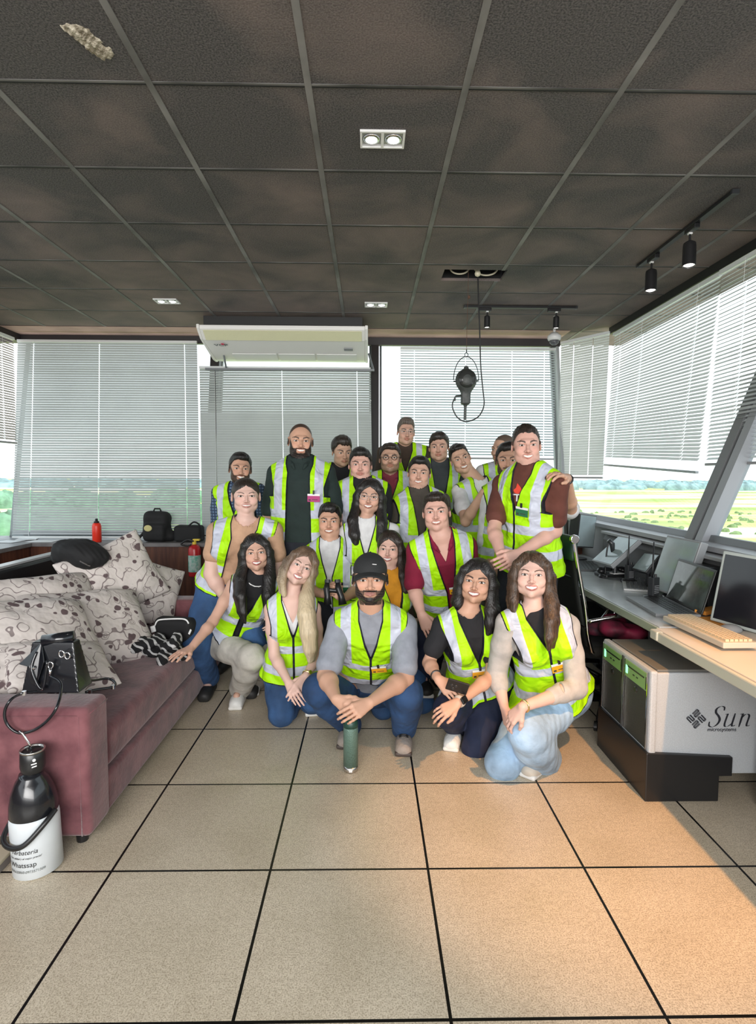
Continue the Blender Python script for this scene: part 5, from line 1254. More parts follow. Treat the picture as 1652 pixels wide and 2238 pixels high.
def face_paint(v, H, R, s, sp):
    """natural colouring of skin, lips, brows, eyes, teeth, beard (albedo only)"""
    fem = sp['fem']; wide = sp.get('wide', 1.)
    q = ((v - H) @ R) / s; x, y, z = q[:, 0] / wide, q[:, 1], q[:, 2]
    skin = np.array(sp['skin']); n = len(v); C = np.tile(skin, (n, 1)).astype(float)
    C *= (1 + .05 * wob(q[:, 0], y, z, 60, 3))[:, None]
    near = (np.abs(x) < .2) & (z < .2) & (z > -.2)
    hc = np.array(HCOL[sp['hair']]); front = (y < -.03) & near
    def mixc(m, c): C[:] = C * (1 - m[:, None]) + np.array(c) * m[:, None]
    sst = lambda a, b, t: np.clip((t - a) / (b - a), 0, 1) ** 2 * (3 - 2 * np.clip((t - a) / (b - a), 0, 1))
    g = np.exp(-(((np.abs(x) - .042) / .02) ** 2 + ((z + .024) / .018) ** 2)) * front
    mixc(g * .30, skin * np.array([1.12, .78, .76]))
    g = np.exp(-((x / .012) ** 2 + ((z + .03) / .014) ** 2)) * front
    mixc(g * .25, skin * np.array([1.1, .8, .78]))
    b = sp.get('beard', 0)
    if b:
        zc_ = np.interp(np.abs(x), [0, .010, .020, .030, .042, .052, .060, .070], [-.073, -.075, -.074, -.066, -.052, -.034, -.008, .022])
        side = sst(zc_ + .005, zc_ - .005, z) * (y < .0); low = side * 0
        must = sst(-.040, -.044, z) * sst(-.053, -.049, z) * (np.abs(x) < .031)
        gote = sst(.024, .029, np.abs(x)) * sst(-.041, -.048, z)
        m = np.clip(np.maximum.reduce([side, low, must, gote * sp.get('beardside', 1.)]), 0, 1) * (y < .03) * (z > -.125) * near
        mixc(np.clip(m * b * (1 + .15 * wob(x, y, z, 500, 5)), 0, 1), hc * 1.1)
    if not fem or sp.get('buzz'):
        hl = np.interp(y, [-.1, -.075, -.05, -.035, 0, .03, .06, .11], np.array([.080, .076, .062, .028, -.006, -.008, -.03, -.06]) + sp.get('hl', 0))
        m = sst(0, .012, z - hl) * near
        mixc(m * (.9 if sp.get('style') != 'bald' else .55 * sst(.03, .05, np.abs(x))), hc)
    # lips and teeth
    zc = -.056; sm = sp.get('smile', 1)
    mwid = .0245 + .0030 * sm; u = np.clip(np.abs(x) / mwid, 0, 1.2); cur = zc + .0055 * sm * u ** 2
    lipc = np.array(sp.get('lip', skin * (np.array([.80, .42, .42]) if fem else np.array([.82, .56, .54]))))
    inm = (u < 1) & front
    top = cur + .0092 * (1 - u ** 2) ** .7 * (1 if sm else .8); bot = cur - (.0135 + .003 * sm) * np.clip(1 - u ** 2, 0, 1) ** .6
    mixc((inm & (z < top) & (z > bot)) * .9, lipc)
    if sm > .4:
        ut = np.clip(np.abs(x) / (mwid - .0035), 0, 1)
        tt = cur + .0036 * (1 - ut ** 2) ** .5; tb = cur - .0080 * sm * np.clip(1 - ut ** 2, 0, 1) ** .5
        mixc(((ut < 1) & front & (z < tt) & (z > tb)) * 1., (.78, .76, .72))
    else:
        mixc((inm & (np.abs(z - cur) < .0013)) * .8, lipc * .25)
    # eyes
    ax = np.abs(x); u = (ax - .031) / .0152; ok = (np.abs(u) < 1) & front
    zt = .0035 + .0062 * np.clip(1 - u ** 2, 0, 1) ** .8 + .0010 * u; zb = .0035 - .0046 * np.clip(1 - u ** 2, 0, 1)
    ins = ok & (z < zt) & (z > zb)
    mixc(ins * 1., (.62, .60, .58))
    r = np.sqrt((ax - .031) ** 2 + (z - .0035) ** 2)
    mixc((ins & (r < .0062)) * 1., sp.get('iris', (.045, .022, .012)))
    mixc((ins & (r < .003)) * 1., (.005, .004, .004))
    lt = .0022 if fem else .0013
    ok2 = (np.abs(u) < 1.12) & front
    mixc((ok2 & (z >= zt - .0004) & (z < zt + lt)) * (.95 if fem else .7), (.012, .009, .008))
    mixc((ok & (z <= zb + .0004) & (z > zb - .0012)) * .45, skin * .35)
    # brows
    u = (ax - .0335) / .0215; bz = (.0215 if not fem else .0235) + .0055 * (1 - (u - .25) ** 2) ; th = (.0036 if not fem else .0023) * (1.1 - .55 * np.clip(u, -1, 1)) * sp.get('brow', 1.)
    mixc(((np.abs(u) < 1) & front & (np.abs(z - bz) < th)) * .88, hc)
    return np.clip(C, 0, 1)


def hand(S, w, d, n, t, curl=.35, s=1., spread=.03, thumb=.5):
    """w wrist, d finger direction, n palm normal, t: direction of the thumb side"""
    d = unit(d); n = unit(n - d * np.dot(n, d)); t = unit(t - d * np.dot(t, d) - n * np.dot(t, n))
    P = lambda a, b, c: w + (d * a + t * b + n * c) * s
    kn = [(.090, .030, 0), (.094, .0095, -.002), (.090, -.010, -.001), (.082, -.028, .002)]
    ms = [(.010, .014, 0), (.008, .005, -.001), (.008, -.005, -.001), (.010, -.014, 0)]
    ln = [(.043, .026, .020), (.047, .030, .021), (.043, .028, .020), (.034, .021, .018)]
    for i in range(4):
        a = P(*ms[i]); b = P(*kn[i])
        S.cap(a, b, .0145 * s, .0118 * s, .012 * s)
        ang = curl * .55 + .1; p = b; sp = (1.5 - i) * spread
        dd = unit(d + t * sp); r = .0092 - .0006 * i
        for j in range(3):
            v = dd * math.cos(ang) + n * math.sin(ang); q = p + v * ln[i][j] * s
            S.cap(p, q, (r - .0008 * j) * s, (r - .0008 * (j + 1)) * s, .004 * s); p = q; ang += curl * (1.1 if j == 0 else .8)
    b0 = P(.018, .016, .004); b1 = P(.050, .040, .012 + .01 * thumb); b2 = b1 + (d * .70 + t * (.55 - .5 * thumb) + n * (.15 + .5 * thumb)) * .034 * s
    b3 = b2 + unit(d * .85 + t * (.25 - .5 * thumb) + n * (.2 + .4 * thumb)) * .027 * s
    S.chain([b0, b1, b2, b3], [.016 * s, .0125 * s, .0105 * s, .0085 * s], .008 * s)


PEOPLE = {}


def person(label, sp):
    fem = sp['fem']; s = sp.get('s', 1.); front = sp.get('front', False); bw = sp.get('bw', 1.)
    ex, ey, D = sp['eye']; E = atY(ex, ey, D)
    camd = E - np.array([0, 0, EYE])
    yaw = -math.atan2(camd[0], camd[1]) + math.radians(sp.get('yaw', 0))
    pit = math.atan2(camd[2], camd[1]) * .8 + math.radians(sp.get('pitch', 0))
    R = Rm(yaw, pit, math.radians(sp.get('roll', 0))); hs = sp.get('hs', 1.)
    H = E - R @ V(0, -.085, .004) * hs
    fm = .93 if fem else 1.
    wide_ = sp.get('wide', 1.) * (1.05 if fem else 1.02); sp['wide'] = wide_
    nb = H + R @ V(0, .028, -.085) * hs + V(0, .012, -.070) * s
    N = atY(*sp['neck']) if 'neck' in sp else nb
    sw = sp.get('sw', .178 if not fem else .155) * s * (1 + (bw - 1) * .5); byaw = math.radians(sp.get('byaw', 0)); bR = Rm(byaw)
    N = N + V(0, 0, .030) * s
    shA = atY(*sp['shA']) if 'shA' in sp else N + bR @ V(-sw, 0, -.048)
    shB = atY(*sp['shB']) if 'shB' in sp else N + bR @ V(sw, 0, -.048)
    if 'shA' in sp: shA = shA + V(0, 0, .018)
    if 'shB' in sp: shB = shB + V(0, 0, .018)
    P = atY(*sp['pel']) if 'pel' in sp else N + V(0, .03, -.50 * s)
    up = unit(N - P); side = unit(shB - shA); side = unit(side - up * (side @ up)); bk = np.cross(up, side)
    TL = np.linalg.norm(N - P)
    W = lambda x, y, z: P + side * x + bk * y + up * z
    ua, fa = .285 * s * fm, .25 * s * fm
    # legs -------------------------------------------------------------
    mode = sp.get('legs', 'stand'); hw = .088 * s * (1 + (bw - 1) * .6)
    hips = [W(-hw, 0, -.005), W(hw, 0, -.005)]; thl, shl = .43 * s * fm, .42 * s * fm
    fwd = -bk; fwd = unit(V(fwd[0], fwd[1], 0)); knees = []; ankles = []; toes = []
    for i in (0, 1):
        ky = 'kn' + 'AB'[i]; ay = 'an' + 'AB'[i]; ty = 'toe' + 'AB'[i]; sg = -1 if i == 0 else 1
        if ky in sp:
            k_ = atY(*sp[ky]); a_ = atY(*sp[ay])
        elif mode == 'kneel':
            k_ = hips[i] + fwd * .20 + side * sg * .05; k_[2] = .075
            dh = thl ** 2 - (hips[i][2] - .075) ** 2
            k_[:2] = hips[i][:2] + (fwd * math.sqrt(max(dh, .01)) + side * sg * .05)[:2]
            a_ = k_ - fwd * min(shl * .9, .36); a_[2] = .085
        else:
            a_ = hips[i] + side * sg * .05; a_[2] = .09; a_ = a_ - fwd * (.02 if mode == 'stand' else -.05)
            k_, a_ = ik(hips[i], a_, thl, shl, fwd + side * sg * .25)
        knees.append(k_); ankles.append(a_)
        toes.append(atY(*sp[ty]) if ty in sp else (a_ + V(*(fwd * .15)[:2], -.06) if mode != 'kneel' or ky in sp else a_ + V(*(-fwd * .05)[:2], -.05)))
    # arms ---------------------------------------------------------------
    els = []; wrs = []
    for i in (0, 1):
        c = 'AB'[i]; sh = (shA, shB)[i]; sg = -1 if i == 0 else 1
        if 'wr' + c in sp:
            w_ = atY(*sp['wr' + c])
            if 'el' + c in sp: e_ = atY(*sp['el' + c])
            else: e_, w_ = ik(sh, w_, ua, fa, sp.get('pole' + c, V(sg * .6, .3, -.8)))
        else:
            e_ = sh + side * sg * .035 - up * .27 * s + bk * .03; w_ = e_ - up * .23 * s - bk * .07 - side * sg * .01
        els.append(e_); wrs.append(w_)
    base = V(P[0], P[1], 0)

    # ------------------------------------------------------------- torso
    if not fem:
        T = np.array([0, .15, .35, .6, .8, .91, 1.0]); A = np.array([.160, .162, .148, .160, .168, .120, .058]); B = np.array([.108, .112, .108, .116, .112, .082, .054])
    else:
        T = np.array([0, .15, .38, .6, .8, .91, 1.0]); A = np.array([.160, .152, .122, .134, .142, .100, .048]); B = np.array([.112, .104, .088, .096, .094, .070, .046])
    bel = sp.get('belly', 0)
    Aw = A * s * np.interp(T, [0, .8, 1], [bw, bw, 1]); Bw = (B + bel * np.exp(-((T - .3) / .25) ** 2)) * s * np.interp(T, [0, .8, 1], [bw, bw, 1])
    def torso_fn(grow=0., lo=0.):
        def fn(x, y, z):
            px, py, pz = x - P[0], y - P[1], z - P[2]
            a = px * side[0] + py * side[1] + pz * side[2]; b = px * bk[0] + py * bk[1] + pz * bk[2]; c = px * up[0] + py * up[1] + pz * up[2]
            t = c / TL; aa = np.interp(t, T, Aw); bb = np.interp(t, T, Bw)
            k = (np.abs(a / aa) ** 2.3 + np.abs(b / bb) ** 2.3) ** (1 / 2.3)
            d = (k - 1) * np.minimum(aa, bb)
            dz = np.maximum(c - TL, (lo * TL - c)); d2 = np.maximum(d, -.03)
            return np.where(dz > 0, np.sqrt(np.maximum(d, 0) ** 2 + dz ** 2), np.maximum(d2, dz)) - grow
        return fn
    ext = np.abs(side) * Aw.max() + np.abs(bk) * Bw.max() + .03
    tlo = np.minimum(P, N) - ext; thi = np.maximum(P, N) + ext
    ar = (.90 if not fem else .78) * s * (1 + (bw - 1) * .9) * sp.get('arm', 1.)
    def add_torso(S, g=0., shoulders=True):
        S.add(torso_fn(g), tlo, thi, .02)
        if shoulders:
            for sh in (shA, shB):
                S.cap(N + (sh - N) * .22 + up * .004 * s, sh, (.044 if not fem else .034) * s + g, .052 * ar + g, .035 * s)
        if fem:
            for q in (-1, 1): S.ell(W(q * .070 * s * bw, -.078 * s * bw, TL * .665), V(.062, .055, .060) * s * (bw ** .5) + g, np.stack([side, bk, up], 1), .03)
    def add_arm(S, i, g=0., frac=2., wrist=True):
        sh, e_, w_ = (shA, shB)[i], els[i], wrs[i]
        m1 = sh + (e_ - sh) * .45; m2 = e_ + (w_ - e_) * .28
        pts = [sh, m1, e_, m2, w_]; rr = np.array([.052, .049, .039, .041, .0265]) * ar; rr[-1] = (.0255 if not fem else .0225) * s
        if frac >= 2: S.chain(pts, list(rr + g), .02); return
        if frac <= 1: S.chain([sh, sh + (e_ - sh) * min(frac, .5), sh + (e_ - sh) * frac], [rr[0] + g, rr[1] + g + .004, rr[1] * .95 + g + .010], .02)
        else: q = e_ + (w_ - e_) * (frac - 1); S.chain([sh, m1, e_, m2, q] if frac > 1.3 else [sh, m1, e_, q], [rr[0] + g, rr[1] + g + .004, rr[2] + g + .008, rr[3] + g, rr[4] + g + .012][:5 if frac > 1.3 else 4], .02)
    lr = (1 if not fem else .97) * s * (1 + (bw - 1) * .8)
    def add_leg(S, i, g=0., flare=0., end=1.):
        h, k_, a_ = hips[i], knees[i], ankles[i]
        m = h + (k_ - h) * .5; c = k_ + (a_ - k_) * .32; a2 = k_ + (a_ - k_) * end
        S.chain([h, m, k_, c, a2], [.088 * lr + g, .078 * lr + g, .058 * lr + g + flare * .3, .056 * lr + g + flare * .7, .038 * lr + g + flare], .03)

    # ------------------------------------------------------------- body
    S = SDF(); add_torso(S, -.006)
    S.ell(W(0, .01, -.01), V(.15 * bw, .105 * bw, .10) * s, np.stack([side, bk, up], 1), .03)
    for i in (0, 1):
        add_arm(S, i); add_leg(S, i, -.006)
        S.cap(ankles[i], toes[i], .030 * s, .022 * s, .01)
    nr = (.056 if not fem else .044) * s * (1 + (bw - 1) * .7)
    S.cap(H + R @ V(0, .022, -.050) * hs, N - up * .01, nr, nr * 1.03, .016)
    head_prims(S, H, R, hs, fem, sp.get('wide', 1.), sp.get('smile', 1))
    fc = sp.get('fc', .0021 if front else .0028); hb = .125 * hs
    fine = [(H - V(.10, .125, .125) * hs, H + V(.10, .05, .09) * hs, fc)]
    fine.append((N - .115, N + V(.115, .09, .06), .0036))
    for i in (0, 1):
        c = 'AB'[i]; hd = sp.get('hand' + c)
        e_, w_ = els[i], wrs[i]; sg = -1 if i == 0 else 1
        d = unit(w_ - e_)
        if hd is None: hd = dict(d=d - V(0, 0, .3), n=unit(V(-sg, .2, 0)), t=V(0, -1, 0), curl=.45)
        dd = hd.get('d'); dd = (atY(*hd['to']) - w_) if 'to' in hd else dd
        hsz = s * (.98 if not fem else .90)
        hand(S, w_ + unit(dd) * .004, dd, hd.get('n', V(0, 0, -1)), hd.get('t', V(0, -1, 0)), hd.get('curl', .4), hsz, hd.get('spread', .03), hd.get('thumb', .4))
        if hd.get('fine', front):
            cc = w_ + unit(dd) * .09; fine.append((cc - .10, cc + .10, .0036))
    skin = np.array(sp['skin'])
    body = sobj('person', S, SKIN, None, .0075, fine, base, lambda v: face_paint(v, H, R, hs, sp))
    body.location = base; tag(body, label, 'person')
    PEOPLE[sp.get('id', '')] = dict(W=W, N=N, H=H, R=R, body=body, base=base, wrs=wrs, els=els)
    cell = .0045 if front else .006

    def clothes(name, S, m, cell_=None, **kw): return sobj(name, S, m, body, cell_ or cell, (), base, **kw)
    loc = lambda x, y, z: ((x - N[0]) * side[0] + (y - N[1]) * side[1] + (z - N[2]) * side[2],
                           (x - N[0]) * bk[0] + (y - N[1]) * bk[1] + (z - N[2]) * bk[2],
                           (x - N[0]) * up[0] + (y - N[1]) * up[1] + (z - N[2]) * up[2])
    sd = abs(hash(label)) % 1000 if False else int(ex + ey) % 997
    # ------------------------------------------------------------- shirt
    sh_ = sp['shirt']; sleeve = sh_.get('sleeve', .62); neckz = sh_.get('neck', .0); vdeep = sh_.get('v', 0)
    S = SDF(); add_torso(S, .004, True)
    if sleeve > 0:
        for i in (0, 1): add_arm(S, i, .007, sleeve)
    nrad = nr + .013
    def shirt_mod(Fv, x, y, z):
        a, b, c = loc(x, y, z)
        Fv = Fv + .003 * wob(x, y, z, 28, sd) * np.clip((-c - .10) / .06, 0, 1)
        f = max(nr + .010, .050) + neckz
        cut = np.minimum(f - np.sqrt(a ** 2 + (b - .012) ** 2), c + .078 + neckz * .6)
        Fv = Fv - .0045 * np.clip(1 + (cut + .004) / .008, 0, 1) * (cut < .012)
        Fv = np.maximum(Fv, cut)
        if vdeep:
            wv = (c + vdeep) * sh_.get('vw', .42); Fv = np.maximum(Fv, np.minimum(wv - np.abs(a), -b))
        if sleeve <= 0: Fv = np.maximum(Fv, np.minimum(np.abs(a) - (.125 if fem else .15) * s, c + .20))
        return np.maximum(Fv, -TL * 1.06 - c)
    S.mod(shirt_mod)
    sm = cloth(sh_['mat'], sh_['col'], sh_.get('kind', 'knit'))
    if 'under' in sp:
        U = SDF(); add_torso(U, .000, False)
        def um(Fv, x, y, z):
            a, b, c = loc(x, y, z); return np.maximum(np.maximum(Fv, np.minimum(nr + .006 - np.sqrt(a ** 2 + (b - .012) ** 2), c + .015)), -TL * .9 - c)
        U.mod(um); clothes('undershirt', U, cloth(*sp['under']))
    shirt = clothes(sh_.get('name', 'shirt'), S, sm, **({} if sh_.get('kind') != 'v' else {}))
    if sh_.get('collar'):
        S = SDF()
        for q in (-1, 1):
            S.chain([N + bk * .055 + up * .012 + side * q * .02, N + side * q * (nr + .016) + up * .008 + bk * .01, N + side * q * .045 - bk * (nr + .022) - up * .035, N + side * q * .030 - bk * (nr + .030) - up * .062],
                    [.011, .012, .012, .008], .008)
        sobj('collar', S, sm, shirt, cell, (), base)
    if sh_.get('stripes'):
        S = SDF(); pts = [N + side * math.cos(a) * (nr + .026) - bk * math.sin(a) * (nr + .034) - up * (.030 + .022 * math.sin(a)) for a in np.linspace(0, PI, 9)]
        S.chain(pts, [.004] * 9, .002); sobj('collar_stripe', S, MATS['white_cloth'], shirt, .0035, (), base)
    # ------------------------------------------------------------- trousers
    tr = sp['trousers']; S = SDF(); fl = tr.get('flare', .012); g = tr.get('g', .010)
    S.ell(W(0, .01, .0), V(.155 * bw, .115 * bw, .11) * s + g, np.stack([side, bk, up], 1), .03)
    S.add(torso_fn(.004 + g * .4), W(0, 0, 0) - ext * 1.0, W(0, 0, .10) + ext, .02)
    for i in (0, 1): add_leg(S, i, g, fl, tr.get('end', .97))
    def tr_mod(Fv, x, y, z):
        a, b, c = loc(x, y, z)
        Fv = Fv + .003 * wob(x, y, z, 20, sd + 1) + .0022 * wob(x, y, z * .6, 60, sd + 2)
        return np.maximum(Fv, np.minimum(c + TL * .78, b + .15))
    S.mod(tr_mod); clothes('trousers', S, cloth(tr['mat'], tr['col'], tr.get('kind', 'denim')))
    # ------------------------------------------------------------- shoes
    shm = sp.get('shoe', 'black_shoe')
    for i in (0, 1):
        a_, t_ = ankles[i], toes[i]; d = t_ - a_
        if np.linalg.norm(d[:2]) < .02: d = V(*fwd[:2], -.2)
        dh = unit(V(d[0], d[1], 0)) if mode != 'kneel' or ('kn' + 'AB'[i]) in sp and not sp.get('tip' + 'AB'[i]) else unit(V(d[0], d[1], d[2]))
        st = V(0, 0, 1); sdv = np.cross(st, dh); heel = a_ - dh * .045; z0 = max(a_[2] - .088 * s, 0.0)
        S = SDF(); Rf = np.stack([sdv, dh, st], 1)
        S.rbox(V(*(a_ + dh * .065)[:2], z0 + .020), V(.041 * s, .135 * s, .026), Rf, .024, .01)
        S.ell(V(*(a_ + dh * .12)[:2], z0 + .042), V(.043 * s, .085 * s, .034 * s), Rf, .03)
        S.cap(V(*(a_ - dh * .01)[:2], z0 + .055), V(*a_[:2], z0 + .10 * s), .043 * s, .044 * s, .03)
        sho = sobj('shoe', S, MATS[shm], body, .005 if front else .009, (), base)
        if front or sp.get('sole'):
            S = SDF(); S.rbox(V(*(a_ + dh * .065)[:2], z0 + .013), V(.045 * s, .140 * s, .0135), Rf, .012, .004)
            sobj('sole', S, MATS[sp.get('solem', 'white_rubber')], sho, .005, (), base)
            if sp.get('laces'):
                mb = MB(); bpy.context.view_layer.update()
                for j in range(5):
                    c = V(*(a_ + dh * (.045 + .020 * j))[:2], .3) - base; okr, hit, _n1, _i1 = sho.ray_cast(Vector(c), Vector((0, 0, -1)))
                    if not okr: continue
                    c = np.array(hit) + V(0, 0, .003)
                    mb.tube([c - sdv * .024 - st * .008, c - sdv * .010 + st * .001, c + st * .002, c + sdv * .010 + st * .001, c + sdv * .024 - st * .008], .0042, 6)
                obj('laces', mb, MATS[sp.get('lacem', 'white_cloth')], sho, smooth=True) if mb.v else None
    # ------------------------------------------------------------- vest
    if sp.get('vest', True):
        vo = sp.get('open', 0.); vd_ = sp.get('vdepth', .20) * s; hem = sp.get('hem', -.555) * s; loose = sp.get('loose', 1.)
        S = SDF(); add_torso(S, .012, True)
        S.ell(W(0, 0, .02), V(.165 * bw, .125 * bw, .12) * s + .014, np.stack([side, bk, up], 1), .03)
        for i in (0, 1): S.cap(hips[i], hips[i] + (knees[i] - hips[i]) * .30, .088 * lr + .022, .082 * lr + .026, .03)
        sc = s * (1 + (bw - 1) * .8)
        def wfun(c, b): return np.where(c > -vd_, np.interp(c, [-vd_, -.03], [max(vo, 0.), .060 + vo * .4]), max(vo, 0.) * np.interp(c, [hem, -vd_], [1.25, 1.])) - (0 if vo else .0005)
        def xh(c): return np.interp(c, [-.29 * s, -.225 * s, -.17 * s, -.05 * s, .05], [.42, (.152 if not fem else .134) * sc, (.150 if not fem else .132) * sc, (.182 if not fem else .160) * sc, (.190 if not fem else .168) * sc])
        def vm(Fv, x, y, z):
            a, b, c = loc(x, y, z)
            Fv = Fv - .016 * np.clip(-c / .5, 0, 1.2) * loose
            Fv = Fv + (.0045 * wob(a, b, c * .35, 42, sd + 4) + .003 * wob(x, y, z, 60, sd + 5)) * np.clip(-c / .12, 0, 1)
            for q in (-1, 1):  # raised pockets
                pk = np.maximum(np.abs(np.abs(a) - .070 * sc) - .036, np.abs(c + .225 * s) - .050)
                Fv = Fv - .003 * np.clip(.5 - pk / .006, 0, 1) * (b < 0) * .5
            cut = np.minimum(wfun(c, b) - np.abs(a), -b + .015)
            Fv = np.maximum(Fv, cut)
            Fv = np.maximum(Fv, np.minimum(.064 * s - np.sqrt(a ** 2 + (b - .005) ** 2), c + .05))
            Fv = np.maximum(Fv, np.abs(a) - xh(c))
            return np.maximum(Fv, hem - c)
        S.mod(vm)
        def vattr(v):
            a, b, c = loc(v[:, 0], v[:, 1], v[:, 2])
            e = np.minimum.reduce([np.where((b < .02), np.abs(a) - np.maximum(wfun(c, b), 0), 1), np.where(c > -.27 * s, (xh(c) - np.abs(a)) * np.where(c < -.225 * s, .28, 1.), 1), c - hem,
                                   np.where(c > -.05, np.sqrt(a ** 2 + b ** 2) - .064 * s, 1)])
            return np.stack([a / sc, c / s, e], 1)
        vmesh = S.mesh(cell, (), .04)
        vest = sobj('vest', S, VEST, body, mesh=vmesh, base=base, attr=vattr)
        vv = vmesh[0]; a, b, c = loc(vv[:, 0], vv[:, 1], vv[:, 2])
        for bd in sp.get('badge', []):
            bx, bz, colr = bd[:3]; m = (np.abs(a - bx) < .03) & (np.abs(c - bz) < .03) & (b < 0)
            yb = b[m].min() - .004 if m.any() else -.14
            q = N + side * bx + bk * yb + up * bz - base; tl_ = math.radians(bd[3] if len(bd) > 3 else 0)
            sx = side * math.cos(tl_) + up * math.sin(tl_); sz = np.cross(bk, sx) * -1; sz = unit(up - sx * (up @ sx))
            mb = MB(); mb.slab(q - sx * .041 - sz * .027, sx * .082, -bk * .0025, sz * .040, 0); mb.slab(q - sx * .041 + sz * .013, sx * .082, -bk * .0025, sz * .013, 1)
            mb.slab(q - sx * .034 - sz * .020 - bk * .0028, sx * .014, -bk * .0006, sz * .010, 2); mb.slab(q - sx * .010 - sz * .014 - bk * .0028, sx * .036, -bk * .0006, sz * .004, 2)
            bo = obj('badge', mb, [MATS[colr], MATS['white_card'], MATS['badge_ink']], vest)
            mb = MB(); mb.slab(q - sx * .006 + sz * .024 - bk * .004, sx * .012, -bk * .005, sz * .026); obj('clip', mb, MATS['black_plastic'], bo)
    # ------------------------------------------------------------- hair
    st = sp['style']; hm = HAIRM[sp.get('hairm', sp['hair'])]; Wh = lambda *p: H + R @ (np.array(p) * hs)
    hl = sp.get('hl', 0.); wd = sp.get('wide', 1.)
    if st != 'none':
        S = SDF(); t = sp.get('thick', .009)
        S.ell(Wh(0, .020, .038), V((.073 + t) * wd, .095 + t, .083 + t) * hs, R, .01)
        if sp.get('top', 0): S.ell(Wh(sp.get('topx', 0), -.022, .088), V(.060, .066, .030 + sp['top']) * hs, R, .02)
        long_ = st in ('long', 'halfup')
        if long_:
            S.ell(Wh(0, .055, -.035), V(.078, .055, .085) * hs, R, .03)
        def hmod(Fv, x, y, z):
            qx, qy, qz = x - H[0], y - H[1], z - H[2]
            a = (qx * R[0, 0] + qy * R[1, 0] + qz * R[2, 0]) / hs / wd; b = (qx * R[0, 1] + qy * R[1, 1] + qz * R[2, 1]) / hs; c = (qx * R[0, 2] + qy * R[1, 2] + qz * R[2, 2]) / hs
            ang = np.arctan2(a, c + .02)
            Fv = Fv + .0007 * np.sin(ang * 60 + 3 * wob(a, b, c, 14, sd)) + sp.get('wavy', .0009 if sp['fem'] else .0032) * wob(a * 1.6, b * 1.6, c * .5, 60, sd + 8)
            if long_ or st == 'bun':
                px = sp.get('part', 0.)
                op = (np.sqrt((a / (.073 - .15 * np.clip(c - .045, 0, .1))) ** 2 + ((b + .12) / .105) ** 2 + ((c + .040) / (.119 + hl)) ** 2) - 1) * .06; Fv = Fv + t * .75 * np.exp(-np.clip(op, 0, 1) / .012) * (c > -.02)
                Fv = np.maximum(Fv, -op)
                if st == 'bun': Fv = np.maximum(Fv, -.055 - c + (b > .03) * .02)
                Fv = Fv + .004 * np.exp(-((a - px) / .006) ** 2) * (c > .05) * (b < .03)
            else:
                h = np.interp(b, [-.1, -.078, -.052, -.036, -.012, .016, .035, .06, .11], np.array([.068, .068, .066, .048, .028, .030, .0, -.028, -.050]) + np.array([1, 1, 1, .5, 0, 0, 0, 0, 0]) * hl)
                h = h + .006 * wob(a, b, c, 120, sd + 3) * sp.get('rag', 1.) + sp.get('asym', 0.) * a
                Fv = Fv + t * .7 * np.exp(-np.clip(c - h, 0, 1) / .016); Fv = np.maximum(Fv, (h - c) * .8)
                if st == 'bald': Fv = np.maximum(Fv, (.060 - np.abs(a)) * .7 * (b < .06))
            return Fv
        if long_:
            dn = V(0, 0, -1)
            for c in 'AB':
                cu = sp.get('curl' + c)
                if cu is None: continue
                q = -1 if c == 'A' else 1
                tw = sp.get('cw', 1.)
                pts = [Wh(q * .030 * wd, -.035, .098), Wh(q * .066 * wd, -.040, .055), Wh(q * .079 * wd, -.028, .0), Wh(q * .080 * wd, -.018, -.060)]
                rr = [.018, .020, .022, .024 * tw]
                for (dx, dy, dz), r_ in cu: pts.append(pts[3] + V(dx, dy, dz) * 1.0); rr.append(r_)
                for off, sc_ in (((0, 0, 0), 1.), ((q * .014, .022, 0), .9), ((-q * .006, -.008, -.012), .7)):
                    S.chain([p + R @ V(*off) * (1 if j > 1 else .3) for j, p in enumerate(pts)], [r * hs * sc_ for r in rr], .012)
        else: pass
        if st == 'halfup' or long_: S.ell(Wh(0, .05, -.09), V(.07, .035, .06) * hs, R, .03)
        S.mod(hmod)
        hcell = .0036 if front else .0055
        sobj('hair', S, hm, body, hcell, (), base)
    if sp.get('cap'):
        S = SDF(); S.ell(Wh(0, .016, .044), V(.084, .104, .088) * hs, R, .01)
        S.mod(lambda Fv, x, y, z: np.maximum(Fv, (.034 - ((x - H[0]) * R[0, 2] + (y - H[1]) * R[1, 2] + (z - H[2]) * R[2, 2]) / hs) * hs))
        cp = sobj('cap', S, MATS['cap_cloth'], body, .004, (), base)
        mb = MB()
        def brim(u, v_):
            a = (u - .5) * 2; r = .078 * a; y = -.068 - .075 * v_ * math.sqrt(max(0, 1 - (a * .86) ** 2)) + .03 * a * a * (1 - v_ * .3); z = .048 - .020 * v_ - .030 * a * a
            return Wh(r, y, z) - base
        mb.grid(brim, 17, 7); obj('brim', mb, MATS['cap_cloth'], cp, smooth=True, solid=.005)
        mb = MB(); mb.tube([Wh(.010, -.092, .082) - base, Wh(.030, -.0885, .080) - base], .0022, 6); obj('cap_logo', mb, MATS['white_cloth'], cp)
        mb = MB(); mb.lathe([(.007, 0), (.006, .004), (.001, .006)], Wh(0, .016, .130) - base, 12); obj('cap_button', mb, MATS['cap_cloth'], cp, smooth=True)
